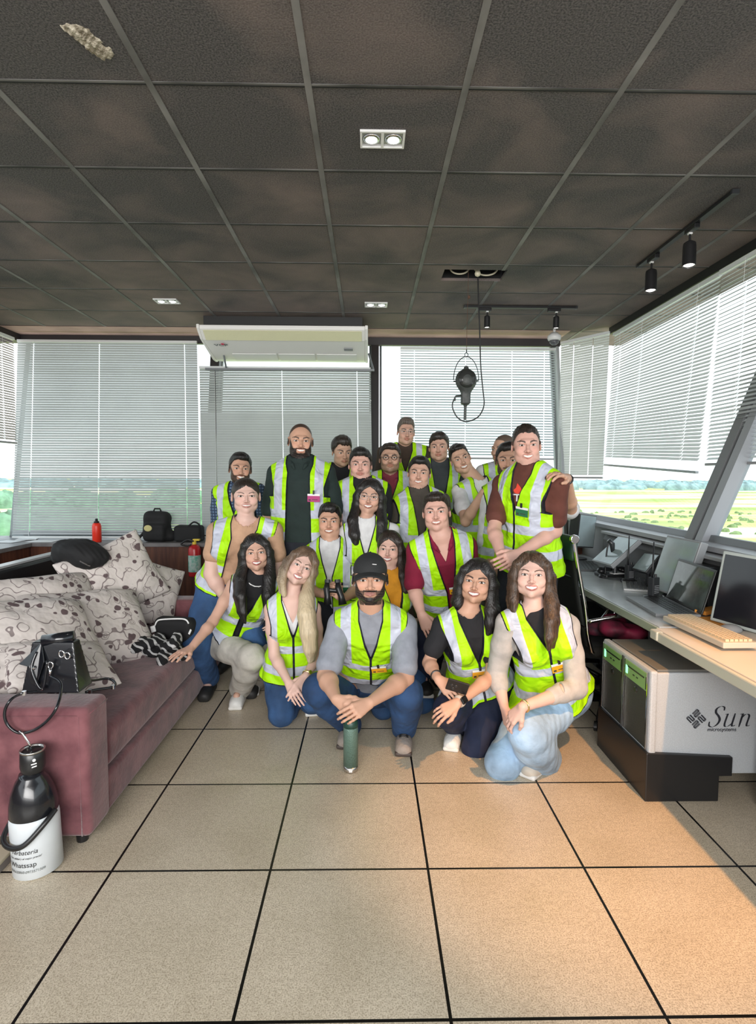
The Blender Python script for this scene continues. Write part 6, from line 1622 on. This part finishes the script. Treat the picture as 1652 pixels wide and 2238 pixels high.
    if sp.get('glasses'):
        mb = MB(); gm = MATS[sp['glasses']]; rr = sp.get('gr', .022)
        for q in (-1, 1):
            c = [Wh(q * .031 * wd + rr * math.cos(a), -.100 + .004 * abs(math.cos(a)), .003 + rr * .86 * math.sin(a)) - base for a in np.linspace(0, 2 * PI, 21)[:-1]]
            mb.tube(c, .0013 if sp['glasses'] == 'metal_wire' else .0022, 6, closed=True)
            mb.tube([Wh(q * (.031 * wd + rr), -.098, .008) - base, Wh(q * .078 * wd, -.06, .010) - base, Wh(q * .080 * wd, .01, .006) - base], .0016, 6)
        mb.tube([Wh(-.010, -.103, .006) - base, Wh(0, -.106, .009) - base, Wh(.010, -.103, .006) - base], .0014, 6)
        obj('glasses', mb, gm, body, smooth=True)
    if sp.get('earring'):
        for q in (-1, 1):
            mb = MB(); c = Wh(q * .083, .004, -.050) - base; rr = sp['earring']
            mb.tube([c + R @ V(0, rr * math.cos(a) * .5 + q * rr * math.cos(a) * .0, 0) + R @ V(rr * math.cos(a) * .8, 0, rr * math.sin(a)) for a in np.linspace(0, 2 * PI, 17)[:-1]], .0028, 8, closed=True)
            obj('earring', mb, MATS['gold'], body, smooth=True)
    return body


def setup_people_mats():
    mat('white_cloth', (.72, .72, .72), .8); mat('white_card', (.8, .8, .8), .5); mat('badge_ink', (.05, .04, .04), .6)
    mat('badge_yellow', srgb(240, 170, 30), .4); mat('badge_green', srgb(40, 110, 75), .4); mat('badge_pink', srgb(170, 40, 110), .4)
    mat('black_shoe', (.02, .02, .02), .6); mat('white_shoe', (.75, .75, .73), .6, bump=.3, bscale=60); mat('grey_shoe', (.30, .26, .23), .7, bump=.3, bscale=80)
    mat('beige_shoe', (.5, .45, .38), .7); mat('white_rubber', (.7, .69, .66), .6); mat('dark_rubber', (.06, .045, .04), .6)
    mat('cap_cloth', (.016, .017, .018), .75, bump=.3, bscale=300); mat('metal_wire', (.5, .5, .5), .3, 1.); mat('black_frame', (.01, .01, .01), .3)
    mat('gold', (.8, .62, .3), .25, 1.); mat('black_plastic', (.012, .012, .013), .35)


SK = dict(fair=(.66, .42, .34), light=(.60, .36, .27), tan=(.57, .33, .23), olive=(.54, .33, .235), pale=(.67, .44, .37), rosy=(.63, .37, .30), dim=(.34, .20, .15))

# ------------------------------------------------------------------- the people, back rows first
setup_people_mats()
JEANS = dict(mat='blue_denim', col=srgb(48, 80, 122)); DARKP = dict(mat='dark_trousers', col=(.012, .014, .022), kind='knit'); NAVYP = dict(mat='navy_trousers', col=(.010, .016, .045), kind='knit')
BLACKT = dict(mat='black_tee', col=(.010, .010, .013)); WHITET = dict(mat='white_tee', col=(.62, .62, .63)); DGREY = dict(mat='charcoal_tee', col=(.045, .055, .06))

person('man with glasses standing tallest before the bright window in a brown tee', dict(id='p8', fem=False, skin=SK['light'], hair='greybrown', eye=(888.5, 943, 4.85), hs=1.0, s=1.04, yaw=8, smile=.3, wide=.92,
    style='short', top=.012, thick=.010, glasses='metal_wire', shirt=dict(mat='brown_tee', col=(.05, .032, .022)), trousers=DARKP, roll=3))
person('bearded man with glasses and maroon collar beside the dark window post', dict(id='p7', fem=False, skin=SK['olive'], hair='dark', eye=(851.5, 1000, 4.35), s=.99, wide=1.04, beard=.45, smile=.3,
    style='short', top=.004, glasses='black_frame', gr=.020, shirt=dict(mat='maroon_polo', col=(.16, .02, .035), collar=True), trousers=DARKP, bw=1.08, pitch=-4))
person('young man with thick side-swept dark hair in a dark grey tee, unsmiling', dict(id='p10', fem=False, skin=SK['light'], hair='dark', eye=(956.5, 976, 4.6), s=1.03, smile=0, style='short', top=.014, thick=.012, hl=-.004, rag=1.6, asym=.15,
    shirt=DGREY, trousers=DARKP, yaw=-4, roll=-2, vdepth=.28, open=.03))
person('man mostly hidden behind the dark-haired man, only ear and cheek showing', dict(id='p12', fem=False, skin=SK['olive'], hair='greybrown', eye=(1083, 980, 4.35), s=1.0, smile=.0, style='none', buzz=True, yaw=-40,
    shirt=WHITET, trousers=DARKP, beard=.3))
person('young man with curly dark fringe looking down beside the tall bald man', dict(id='p3', fem=False, skin=SK['olive'], hair='dark', eye=(752, 991, 4.45), s=1.0, smile=0, style='short', top=.018, thick=.014, hl=-.002, rag=2.2,
    shirt=BLACKT, trousers=DARKP, yaw=14, pitch=9, vdepth=.30, open=.02, wide=.95))
person('man in plaid shirt with short dark beard at the end of the back row', dict(id='p1', fem=False, skin=SK['tan'], hair='black', eye=(526, 1027, 4.15), s=.98, beard=.9, smile=1, style='short', top=.008,
    shirt=dict(mat='plaid_shirt', col=(.018, .035, .075), kind='plaid', sleeve=1.9, collar=True), trousers=DARKP, yaw=4, roll=3, shA=(478, 1085, 4.25), shB=(565, 1080, 4.2)))
person('young man tilting his head in a white tee, arm on his neighbour', dict(id='p11', fem=False, skin=SK['olive'], hair='black', eye=(1008, 1001, 4.2), s=1.0, smile=1, style='short', top=-.004, thick=.004, hl=.006, roll=-19, yaw=8, wide=.94,
    neck=(1043, 1058, 4.25), shA=(1003, 1078, 4.2), shB=(1083, 1068, 4.3), pel=(1035, 1230, 4.35), shirt=WHITET, trousers=DARKP,
    elA=(1018, 1138, 3.95), wrA=(1056, 1074, 3.78), handA=dict(to=(1082, 1048, 3.78), n=V(.3, .3, -1), t=V(-.3, -1, 0), curl=.5, fine=True)))
person('tall balding bearded man in a dark polo, open vest with pink badge', dict(id='p2', fem=False, skin=SK['tan'], hair='black', eye=(656.5, 965, 3.85), hs=1.05, s=1.08, bw=1.08, beard=1., smile=.9, style='none', buzz=True, hl=.030, yaw=2, roll=2,
    neck=(656, 1014, 3.87), shA=(603, 1042, 3.92), shB=(713, 1040, 3.92), pel=(657, 1225, 3.95),
    elA=(588, 1130, 3.95), wrA=(602, 1195, 3.80), elB=(737, 1125, 3.95), wrB=(722, 1190, 3.8),
    shirt=dict(mat='dark_polo', col=(.010, .022, .020), collar=True, sleeve=.85), trousers=DARKP, open=.070, vdepth=.08, hem=-.60, badge=[(.105, -.245, 'badge_pink')], loose=.6))
person('clean-shaven young man with dark hair standing under the bearded man', dict(id='p4', fem=False, skin=SK['rosy'], hair='black', eye=(786.5, 1016, 3.95), s=.99, smile=.15, style='short', top=.012, thick=.010, hl=-.004,
    shirt=dict(mat='black_tee', col=(.01, .01, .013), sleeve=.7), trousers=DARKP, shA=(745, 1075, 4.0), shB=(838, 1075, 4.0), neck=(792, 1058, 4.0), vdepth=.16, roll=1))
person('smiling young man with short straight dark hair in an olive tee, vest open at neck', dict(id='p9', fem=False, skin=SK['light'], hair='black', eye=(914.5, 1033, 4.0), s=1.0, smile=.9, style='short', top=.010, thick=.009, hl=-.002, yaw=-2, roll=3,
    neck=(912, 1078, 4.02), shA=(878, 1104, 4.0), shB=(966, 1098, 4.05), shirt=dict(mat='olive_tee', col=(.06, .05, .04)), trousers=DARKP, bw=1.05, vdepth=.30, open=.02))
person('dark-haired man in a white tee with his arm round the tall man', dict(id='p13', fem=False, skin=SK['tan'], hair='black', eye=(1109, 1004, 3.75), s=1.03, smile=0, beard=.9, beardside=.3, style='short', top=.014, hl=-.001,
    neck=(1112, 1052, 3.8), shA=(1068, 1082, 3.8), shB=(1178, 1078, 3.75), pel=(1110, 1255, 3.85), shirt=dict(mat='white_tee', col=(.62, .62, .63), sleeve=.95), trousers=DARKP,
    elA=(1062, 1185, 3.85), wrA=(1085, 1255, 3.7), elB=(1247, 1112, 3.42), wrB=(1238, 1042, 3.12), handB=dict(to=(1198, 1024, 3.00), n=V(0, .35, -1), t=V(-.4, -1, 0), curl=.38, fine=True), arm=1.05))
person('long-haired woman with round glasses in a white top, third row', dict(id='p6', fem=True, skin=SK['light'], hair='black', eye=(806, 1086, 3.72), hs=1.0, s=.98, smile=1, style='long', thick=.012, glasses='metal_wire', gr=.023, roll=5, yaw=-4, wide=.97,
    neck=(800, 1142, 3.75), shA=(757, 1168, 3.8), shB=(858, 1165, 3.8), pel=(800, 1320, 3.9), vdepth=.24, shirt=dict(mat='white_tee', col=(.62, .62, .63)), trousers=DARKP,
    curlA=[((-.02, -.06, -.10), .034), ((-.01, -.10, -.19), .034), ((.0, -.10, -.28), .020)], curlB=[((.0, -.05, -.10), .034), ((.0, -.085, -.20), .034), ((.01, -.09, -.31), .022)]))
person('woman with pulled-back dark hair in a tan blouse beside the extinguisher', dict(id='p5', fem=True, skin=SK['pale'], hair='dark', eye=(538, 1087, 3.62), hs=.99, s=1.0, wide=1.10, smile=.42, style='bun', thick=.006, bw=1.32, yaw=2, front=False, fc=.0024, lip=(.48, .20, .18),
    neck=(538, 1146, 3.66), shA=(475, 1172, 3.68), shB=(596, 1168, 3.7), pel=(505, 1292, 3.85), open=.055, vdepth=.10, hem=-.52, loose=.5,
    elA=(462, 1258, 3.66), wrA=(500, 1322, 3.66), elB=(610, 1260, 3.75), wrB=(600, 1330, 3.6), shirt=dict(mat='tan_blouse', col=srgb(186, 148, 120), sleeve=.5, neck=.012), trousers=JEANS, arm=1.12, brow=.8))
person('young man in a white tee crouching with binoculars at his waist', dict(id='p15', fem=False, skin=SK['tan'], hair='black', eye=(719, 1141, 3.72), s=.96, smile=.9, style='short', top=.014, thick=.011, hl=-.004, rag=1.6, yaw=-2,
    neck=(722, 1190, 3.76), shA=(680, 1216, 3.8), shB=(768, 1214, 3.8), pel=(725, 1352, 3.9), legs='kneel', vdepth=.23, open=.015, badge=[(.085, -.30, 'badge_green')],
    elA=(676, 1290, 3.75), wrA=(708, 1300, 3.55), elB=(779, 1290, 3.78), wrB=(752, 1310, 3.55), shirt=dict(mat='white_tee', col=(.62, .62, .63), sleeve=.75), trousers=DARKP,
    handA=dict(to=(728, 1290, 3.50), n=V(1, .6, 0), t=V(0, -.4, 1), curl=.9), handB=dict(to=(738, 1296, 3.48), n=V(-1, .6, 0), t=V(0, -.4, 1), curl=.9)))
person('long-haired woman in a mustard top behind the man in the black cap', dict(id='p16', fem=True, skin=SK['fair'], hair='dark', eye=(848.5, 1201, 3.55), hs=.98, s=.94, smile=1, style='long', thick=.013, yaw=-6, roll=2, wide=.95, lip=(.42, .10, .10),
    neck=(853, 1254, 3.57), shA=(812, 1280, 3.55), shB=(893, 1278, 3.62), pel=(855, 1418, 3.68), legs='kneel', vdepth=.20, open=.03, shirt=dict(mat='mustard_top', col=srgb(206, 140, 30), sleeve=.0), trousers=JEANS,
    curlA=None, curlB=[((.012, -.04, -.09), .034), ((.03, -.06, -.18), .028), ((.055, -.06, -.27), .020), ((.085, -.05, -.36), .012)], earring=.008,
    elB=(908, 1352, 3.6), wrB=(892, 1405, 3.4)))
person('tall man in a brown tee with a red flame print, hands clasped, green badge', dict(id='p14', fem=False, front=True, skin=SK['rosy'], hair='dark', eye=(1152, 970, 3.2), hs=1.03, s=1.04, smile=1, style='short', top=.0, thick=.004, hl=.002, yaw=6, roll=-2, wide=.97,
    neck=(1158, 1026, 3.23), shA=(1096, 1062, 3.42), shB=(1220, 1062, 3.10), pel=(1155, 1238, 3.35), vdepth=.24, badge=[(.060, -.235, 'badge_green')],
    elA=(1080, 1158, 3.22), wrA=(1094, 1206, 3.05), elB=(1213, 1158, 3.18), wrB=(1133, 1208, 3.02), handA=dict(to=(1122, 1236, 2.97), n=V(.6, .9, -.3), t=V(.5, -.2, 1), curl=.65), handB=dict(to=(1100, 1228, 2.93), n=V(-.4, 1, -.4), t=V(-.3, 0, 1), curl=.55),
    shirt=dict(mat='brown_tee2', col=srgb(92, 50, 40), sleeve=.72), trousers=DARKP, hem=-.60))
person('man in a maroon polo leaning in, yellow badge, left forearm hanging down', dict(id='p17', fem=False, front=True, skin=SK['rosy'], hair='dark', eye=(952, 1118, 3.3), hs=1.0, s=1.03, bw=1.08, smile=.6, style='short', top=.004, thick=.007, hl=.0, yaw=-3, roll=-4, wide=1.0,
    neck=(963, 1176, 3.36), shA=(910, 1208, 3.42), shB=(1020, 1196, 3.42), pel=(990, 1345, 3.72), legs='crouch', vdepth=.34, open=.018, badge=[(.035, -.325, 'badge_yellow')], knA=(935, 1385, 3.45), anA=(925, 1470, 3.62), knB=(1035, 1400, 3.4), anB=(1040, 1500, 3.65),
    elA=(906, 1285, 3.42), wrA=(922, 1340, 3.28), handA=dict(to=(938, 1372, 3.22), n=V(.3, 1, -.6), t=V(1, -.2, 0), curl=.35), elB=(1042, 1290, 3.5), wrB=(1030, 1345, 3.3),
    shirt=dict(mat='maroon_polo2', col=srgb(122, 14, 48), collar=True, sleeve=.85, v=.13), trousers=NAVYP))
person('woman with long straight black hair leaning one hand on the sofa, grey trousers', dict(id='p18', fem=True, front=True, skin=SK['light'], hair='black', eye=(560, 1211, 3.5), hs=.99, s=.98, smile=1, style='long', thick=.012, roll=-4, yaw=0, wide=.97, lip=(.45, .09, .09),
    neck=(565, 1264, 3.56), shA=(512, 1288, 3.58), shB=(602, 1292, 3.62), pel=(503, 1412, 3.78), byaw=0, vdepth=.24, open=.012, hem=-.50,
    knA=(553, 1440, 3.42), anA=(528, 1508, 3.72), toeA=(520, 1524, 3.58), knB=(585, 1440, 3.6), anB=(560, 1490, 3.95),
    elA=(467, 1362, 3.42), wrA=(420, 1420, 3.22), handA=dict(to=(385, 1436, 3.10), n=V(0, .15, -1), t=V(1, -.6, 0), curl=.12, spread=.12), elB=(612, 1370, 3.6), wrB=(600, 1430, 3.5),
    shirt=dict(mat='black_top', col=(.008, .008, .010), sleeve=.0, stripes=True, neck=-.002), trousers=dict(mat='grey_trousers', col=srgb(182, 178, 170), kind='knit', flare=.025, g=.016, end=.93), shoe='white_shoe', laces=True,
    curlA=[((-.01, -.05, -.09), .036), ((.005, -.115, -.18), .036), ((.02, -.135, -.27), .022), ((.03, -.135, -.33), .010)], curlB=[((.0, -.04, -.10), .036), ((.0, -.08, -.20), .036), ((.0, -.09, -.29), .024)]))
person('woman with long blonde hair tilting her head, kneeling in blue jeans', dict(id='p19', fem=True, front=True, skin=SK['pale'], hair='lightbrown', hairm='ombre', eye=(661, 1240, 3.2), hs=.99, s=.97, smile=1, style='long', thick=.010, roll=25, yaw=4, wide=.92, lip=(.5, .15, .15), iris=(.03, .025, .02), part=.01,
    neck=(640, 1305, 3.27), shA=(594, 1340, 3.28), shB=(688, 1338, 3.32), pel=(645, 1480, 3.42), vdepth=.245, hem=-.56, knA=(618, 1562, 3.32), anA=(640, 1540, 3.68), knB=(690, 1530, 3.35), anB=(682, 1535, 3.62),
    elA=(602, 1435, 3.22), wrA=(633, 1492, 3.10), handA=dict(to=(650, 1524, 3.02), n=V(.2, .9, -.5), t=V(1, 0, .2), curl=.25, spread=.04), elB=(700, 1430, 3.30), wrB=(672, 1478, 3.12), handB=dict(to=(652, 1510, 3.05), n=V(-.2, .9, -.5), t=V(-1, 0, .2), curl=.3),
    shirt=dict(mat='white_top', col=(.68, .68, .70), sleeve=.0, neck=.035, v=.16), trousers=dict(mat='blue_denim', col=srgb(48, 80, 122), flare=.02, g=.012), shoe='white_shoe',
    curlA=[((-.01, -.02, -.05), .020), ((.0, -.03, -.12), .018)], curlB=[((-.01, -.05, -.08), .040), ((-.005, -.10, -.17), .050), ((.01, -.12, -.27), .048), ((.02, -.125, -.36), .036), ((.025, -.12, -.42), .018)]))
person('bearded man in a black cap and grey tee squatting in front, hands together', dict(id='p20', fem=False, front=True, skin=SK['tan'], hair='black', eye=(810, 1269, 2.80), hs=1.06, s=1.02, bw=1.12, wide=1.05, smile=0, beard=1., style='short', thick=.004, hl=.0, cap=True, brow=1.3, beardside=.85, pitch=4, lip=(.36, .16, .14),
    neck=(812, 1338, 2.95), shA=(746, 1372, 3.02), shB=(886, 1374, 3.02), pel=(815, 1500, 3.40), legs='crouch', vdepth=.26, hem=-.50, badge=[(.045, -.34, 'badge_yellow', 8)], loose=.8,
    knA=(700, 1508, 2.95), anA=(770, 1588, 3.20), toeA=(762, 1604, 3.08), knB=(892, 1516, 2.90), anB=(887, 1592, 3.12), toeB=(886, 1622, 2.98),
    elA=(716, 1478, 2.86), wrA=(737, 1527, 2.66), handA=dict(to=(772, 1556, 2.60), n=V(.5, .9, -.2), t=V(.6, -.3, 1), curl=.75), elB=(888, 1482, 2.88), wrB=(812, 1535, 2.64), handB=dict(to=(772, 1560, 2.56), n=V(-.2, .9, -.5), t=V(-.4, -.2, 1), curl=.55),
    shirt=dict(mat='grey_tee', col=srgb(138, 142, 152), sleeve=.78), trousers=dict(mat='blue_denim2', col=srgb(36, 66, 106), g=.014), shoe='grey_shoe', solem='dark_rubber', laces=True, lacem='black_plastic', arm=1.12))
person('woman with shoulder-length black hair in a black tee, phone in hand, wrist watch', dict(id='p21', fem=True, front=True, skin=SK['tan'], hair='black', eye=(1040, 1270, 2.85), hs=1.0, s=.98, smile=1, style='long', thick=.010, roll=6, yaw=-6, wide=1.0, lip=(.40, .13, .12), brow=1.35, part=.012,
    neck=(1024, 1340, 2.92), shA=(968, 1372, 2.95), shB=(1086, 1372, 2.98), pel=(1052, 1512, 3.12), vdepth=.285, badge=[(-.005, -.335, 'badge_yellow', -6)], bw=1.06, hem=-.52,
    knA=(982, 1548, 2.84), anA=(1000, 1588, 3.16), toeA=(993, 1618, 3.04), knB=(1043, 1632, 2.98), anB=(1075, 1600, 3.36),
    elA=(940, 1448, 2.92), wrA=(960, 1482, 2.76), handA=dict(to=(990, 1512, 2.70), n=V(.3, .8, -.6), t=V(1, -.3, .4), curl=.45), elB=(1076, 1478, 2.84), wrB=(1005, 1533, 2.66), handB=dict(to=(962, 1560, 2.62), n=V(-.2, .7, -.8), t=V(-.3, -1, .3), curl=.5, spread=.09),
    shirt=dict(mat='black_tee', col=(.01, .01, .013), sleeve=.62, neck=.018), trousers=NAVYP, shoe='white_shoe', laces=True,
    curlA=[((-.005, .0, -.06), .030), ((.0, .0, -.10), .018)], curlB=[((.0, -.01, -.07), .034), ((-.005, -.02, -.13), .030), ((-.01, -.02, -.18), .015)]))
person('woman with gold hoops, grey jacket and pale jeans kneeling near the server', dict(id='p22', fem=True, front=True, skin=SK['pale'], hair='brown', eye=(1163, 1254, 2.70), hs=1.0, s=1.0, smile=1, style='halfup', thick=.010, wide=1.0, lip=(.5, .17, .16), pitch=-3, part=-.01,
    neck=(1168, 1330, 2.76), shA=(1110, 1366, 2.78), shB=(1244, 1372, 2.80), pel=(1215, 1520, 2.96), vdepth=.20, badge=[(.035, -.315, 'badge_yellow')], bw=1.08, hem=-.56,
    knA=(1104, 1664, 2.76), anA=(1140, 1630, 3.12), knB=(1158, 1600, 2.60), anB=(1195, 1660, 2.84), toeB=(1168, 1692, 2.74),
    elA=(1088, 1470, 2.85), wrA=(1105, 1540, 2.72), elB=(1262, 1500, 2.70), wrB=(1146, 1542, 2.52), handB=dict(to=(1112, 1576, 2.56), n=V(0, .6, -1), t=V(-.4, -1, .3), curl=.4), arm=1.1,
    shirt=dict(mat='grey_jacket', col=srgb(176, 172, 168), sleeve=1.45, neck=.0, v=.34, vw=.36), under=('black_tee', (.01, .01, .013)), trousers=dict(mat='pale_denim', col=srgb(150, 178, 205), flare=.035, g=.018, end=.88), shoe='beige_shoe', earring=.014,
    curlA=[((-.005, -.01, -.06), .024), ((-.005, -.02, -.11), .020)], curlB=[((.0, -.03, -.07), .032), ((-.010, -.07, -.14), .032), ((-.02, -.09, -.21), .024), ((-.02, -.09, -.26), .012)]))

# =================================================================== THINGS PEOPLE CARRY AND PRINTS ON CLOTHES
def on_front(pid, x, z, px=None):
    p = PEOPLE[pid]; return p
# binoculars hanging at the waist of the crouching man
c = atY(728, 1290, 3.44)
t = thing('binoculars', 'black binoculars held at the waist of the crouching young man', 'binoculars', tuple(c))
for q, r_ in ((-1, .3), (1, .12)):
    mb = MB(); mb.tube([(q * .032, .0, .045), (q * .036, -.01, .01), (q * .042 + .012, -.02, -.035), (q * .046 + .018, -.03, -.085)], [.014, .020, .018, .026], 20); b = obj('barrel', mb, BLP, t, smooth=True)
    mb = MB(); mb.tube([(q * .031, .003, .045), (q * .030, .006, .064)], [.019, .017], 16); obj('eyecup', mb, SHEEN, b)
mb = MB(); mb.tube([(-.03, -.005, .0), (.035, -.01, -.005)], .013, 10); obj('hinge', mb, BLP, t)
# phone in the hand of the woman in the black tee
c = atY(999, 1500, 2.66); ux, uy = unit(V(.95, -.15, -.25)), unit(V(.2, -.35, .9))
t = thing('phone', 'black phone held low in the hand of the woman with a smartwatch', 'phone', tuple(c))
mb = MB(); mb.slab(-ux * .045 - uy * .032, ux * .105, uy * .068, np.cross(ux, uy) * -.010); obj('phone_case', mb, BLP, t, bevel=.004)
mb = MB()
for i, j in ((-.02, .005), (.0, .005), (-.01, -.012)): mb.lathe([(.008, 0), (.006, .003)], (0, 0, 0), 14, frame(ux * i + uy * j + np.cross(ux, uy) * .001, ux, uy))
obj('camera_lens', mb, SHEEN, t)


def wrist_band(pid, side, name, m, k=.0, w_=.02, r_=.030, parent=None):
    p = PEOPLE[pid]; i = 'AB'.index(side); d = unit(p['wrs'][i] - p['els'][i]); c = p['wrs'][i] - d * (.012 + k) - p['base']
    M = frame(c, np.cross(d, V(0, 0, 1)), np.cross(d, np.cross(d, V(0, 0, 1)))); mb = MB()
    mb.lathe([(r_, -w_ / 2), (r_ + .002, 0), (r_, w_ / 2)], (0, 0, 0), 28, M); o = obj(name, mb, m, p['body'], smooth=True); return o, c, d, M
o, c, d, M = wrist_band('p21', 'B', 'watch_strap', mat('beige_strap', (.55, .46, .38), .6), 0, .022, .029)
f = unit(V(.25, -.9, .35)); f = unit(f - d * (f @ d)); sd_ = np.cross(d, f); mb = MB(); mb.slab(c + f * .028 - d * .020 - sd_ * .017, d * .040, sd_ * .034, f * .010); obj('watch_case', mb, mat('watch_black', (.006, .006, .007), .1), o, bevel=.005)
wrist_band('p21', 'A', 'hair_tie', BLP, .02, .008, .029)
o, c, d, M = wrist_band('p19', 'B', 'watch_strap', MATS['gold'], 0.0, .010, .027)
f = unit(V(.5, -.8, .3)); f = unit(f - d * (f @ d)); mb = MB(); mb.lathe([(.014, 0), (.013, .006)], (0, 0, 0), 20, frame(c + f * .025, d, np.cross(f, d))); obj('watch_case', mb, MATS['gold'], o)
wrist_band('p22', 'B', 'bracelet', MATS['gold'], .0, .006, .029)
wrist_band('p13', 'B', 'bracelet', BLP, .0, .010, .034)

# print on the brown tee
p = PEOPLE['p14']; body = p['body']; tee = [o for o in body.children if o.name.startswith('shirt')][0]
def ray_front(px, py, o_):
    c = V(0, 0, EYE); d = unit(ray(px, py)); inv = (c - p['base'])
    ok, loc_, nrm, idx = o_.ray_cast(Vector(inv), Vector(d)); return np.array(loc_) if ok else None
bpy.context.view_layer.update()
def decal(mbin, px, py, name, m, lift=.003):
    h = ray_front(px, py, tee)
    if h is None: return
    o = MB(); dcam = unit(V(0, 0, EYE) - p['base'] - h); vs = []
    for x, y, z in mbin.v:
        q = h + V(1, 0, 0) * x + V(0, 0, 1) * y
        src = q + V(0, -.25, 0); ok, l2, n2, i2 = tee.ray_cast(Vector(src), Vector((0, 1, 0)))
        q2 = np.array(l2) if ok else q; vs.append(q2 + V(0, -lift, 0))
    o.add(vs, mbin.f); obj(name, o, m, tee)
def grid_text(s, size, sx=1., bold=0):
    return text_mb(s, size, Matrix.Identity(4), sx=sx, bold=bold, ext=.0)
decal(grid_text('NTC', .058, .8, .001), 1128, 1086, 'lettering', MATS['white_cloth'])
mb = MB(); mb.add([(0, .035, 0), (.012, .012, 0), (.018, -.004, 0), (.012, -.020, 0), (0, -.026, 0), (-.014, -.020, 0), (-.019, -.004, 0), (-.008, .008, 0)], [(0, 1, 2, 3, 4, 5, 6, 7)]); decal(mb, 1131, 1067, 'flame_print', mat('flame_red', (.75, .06, .03), .6), .004)
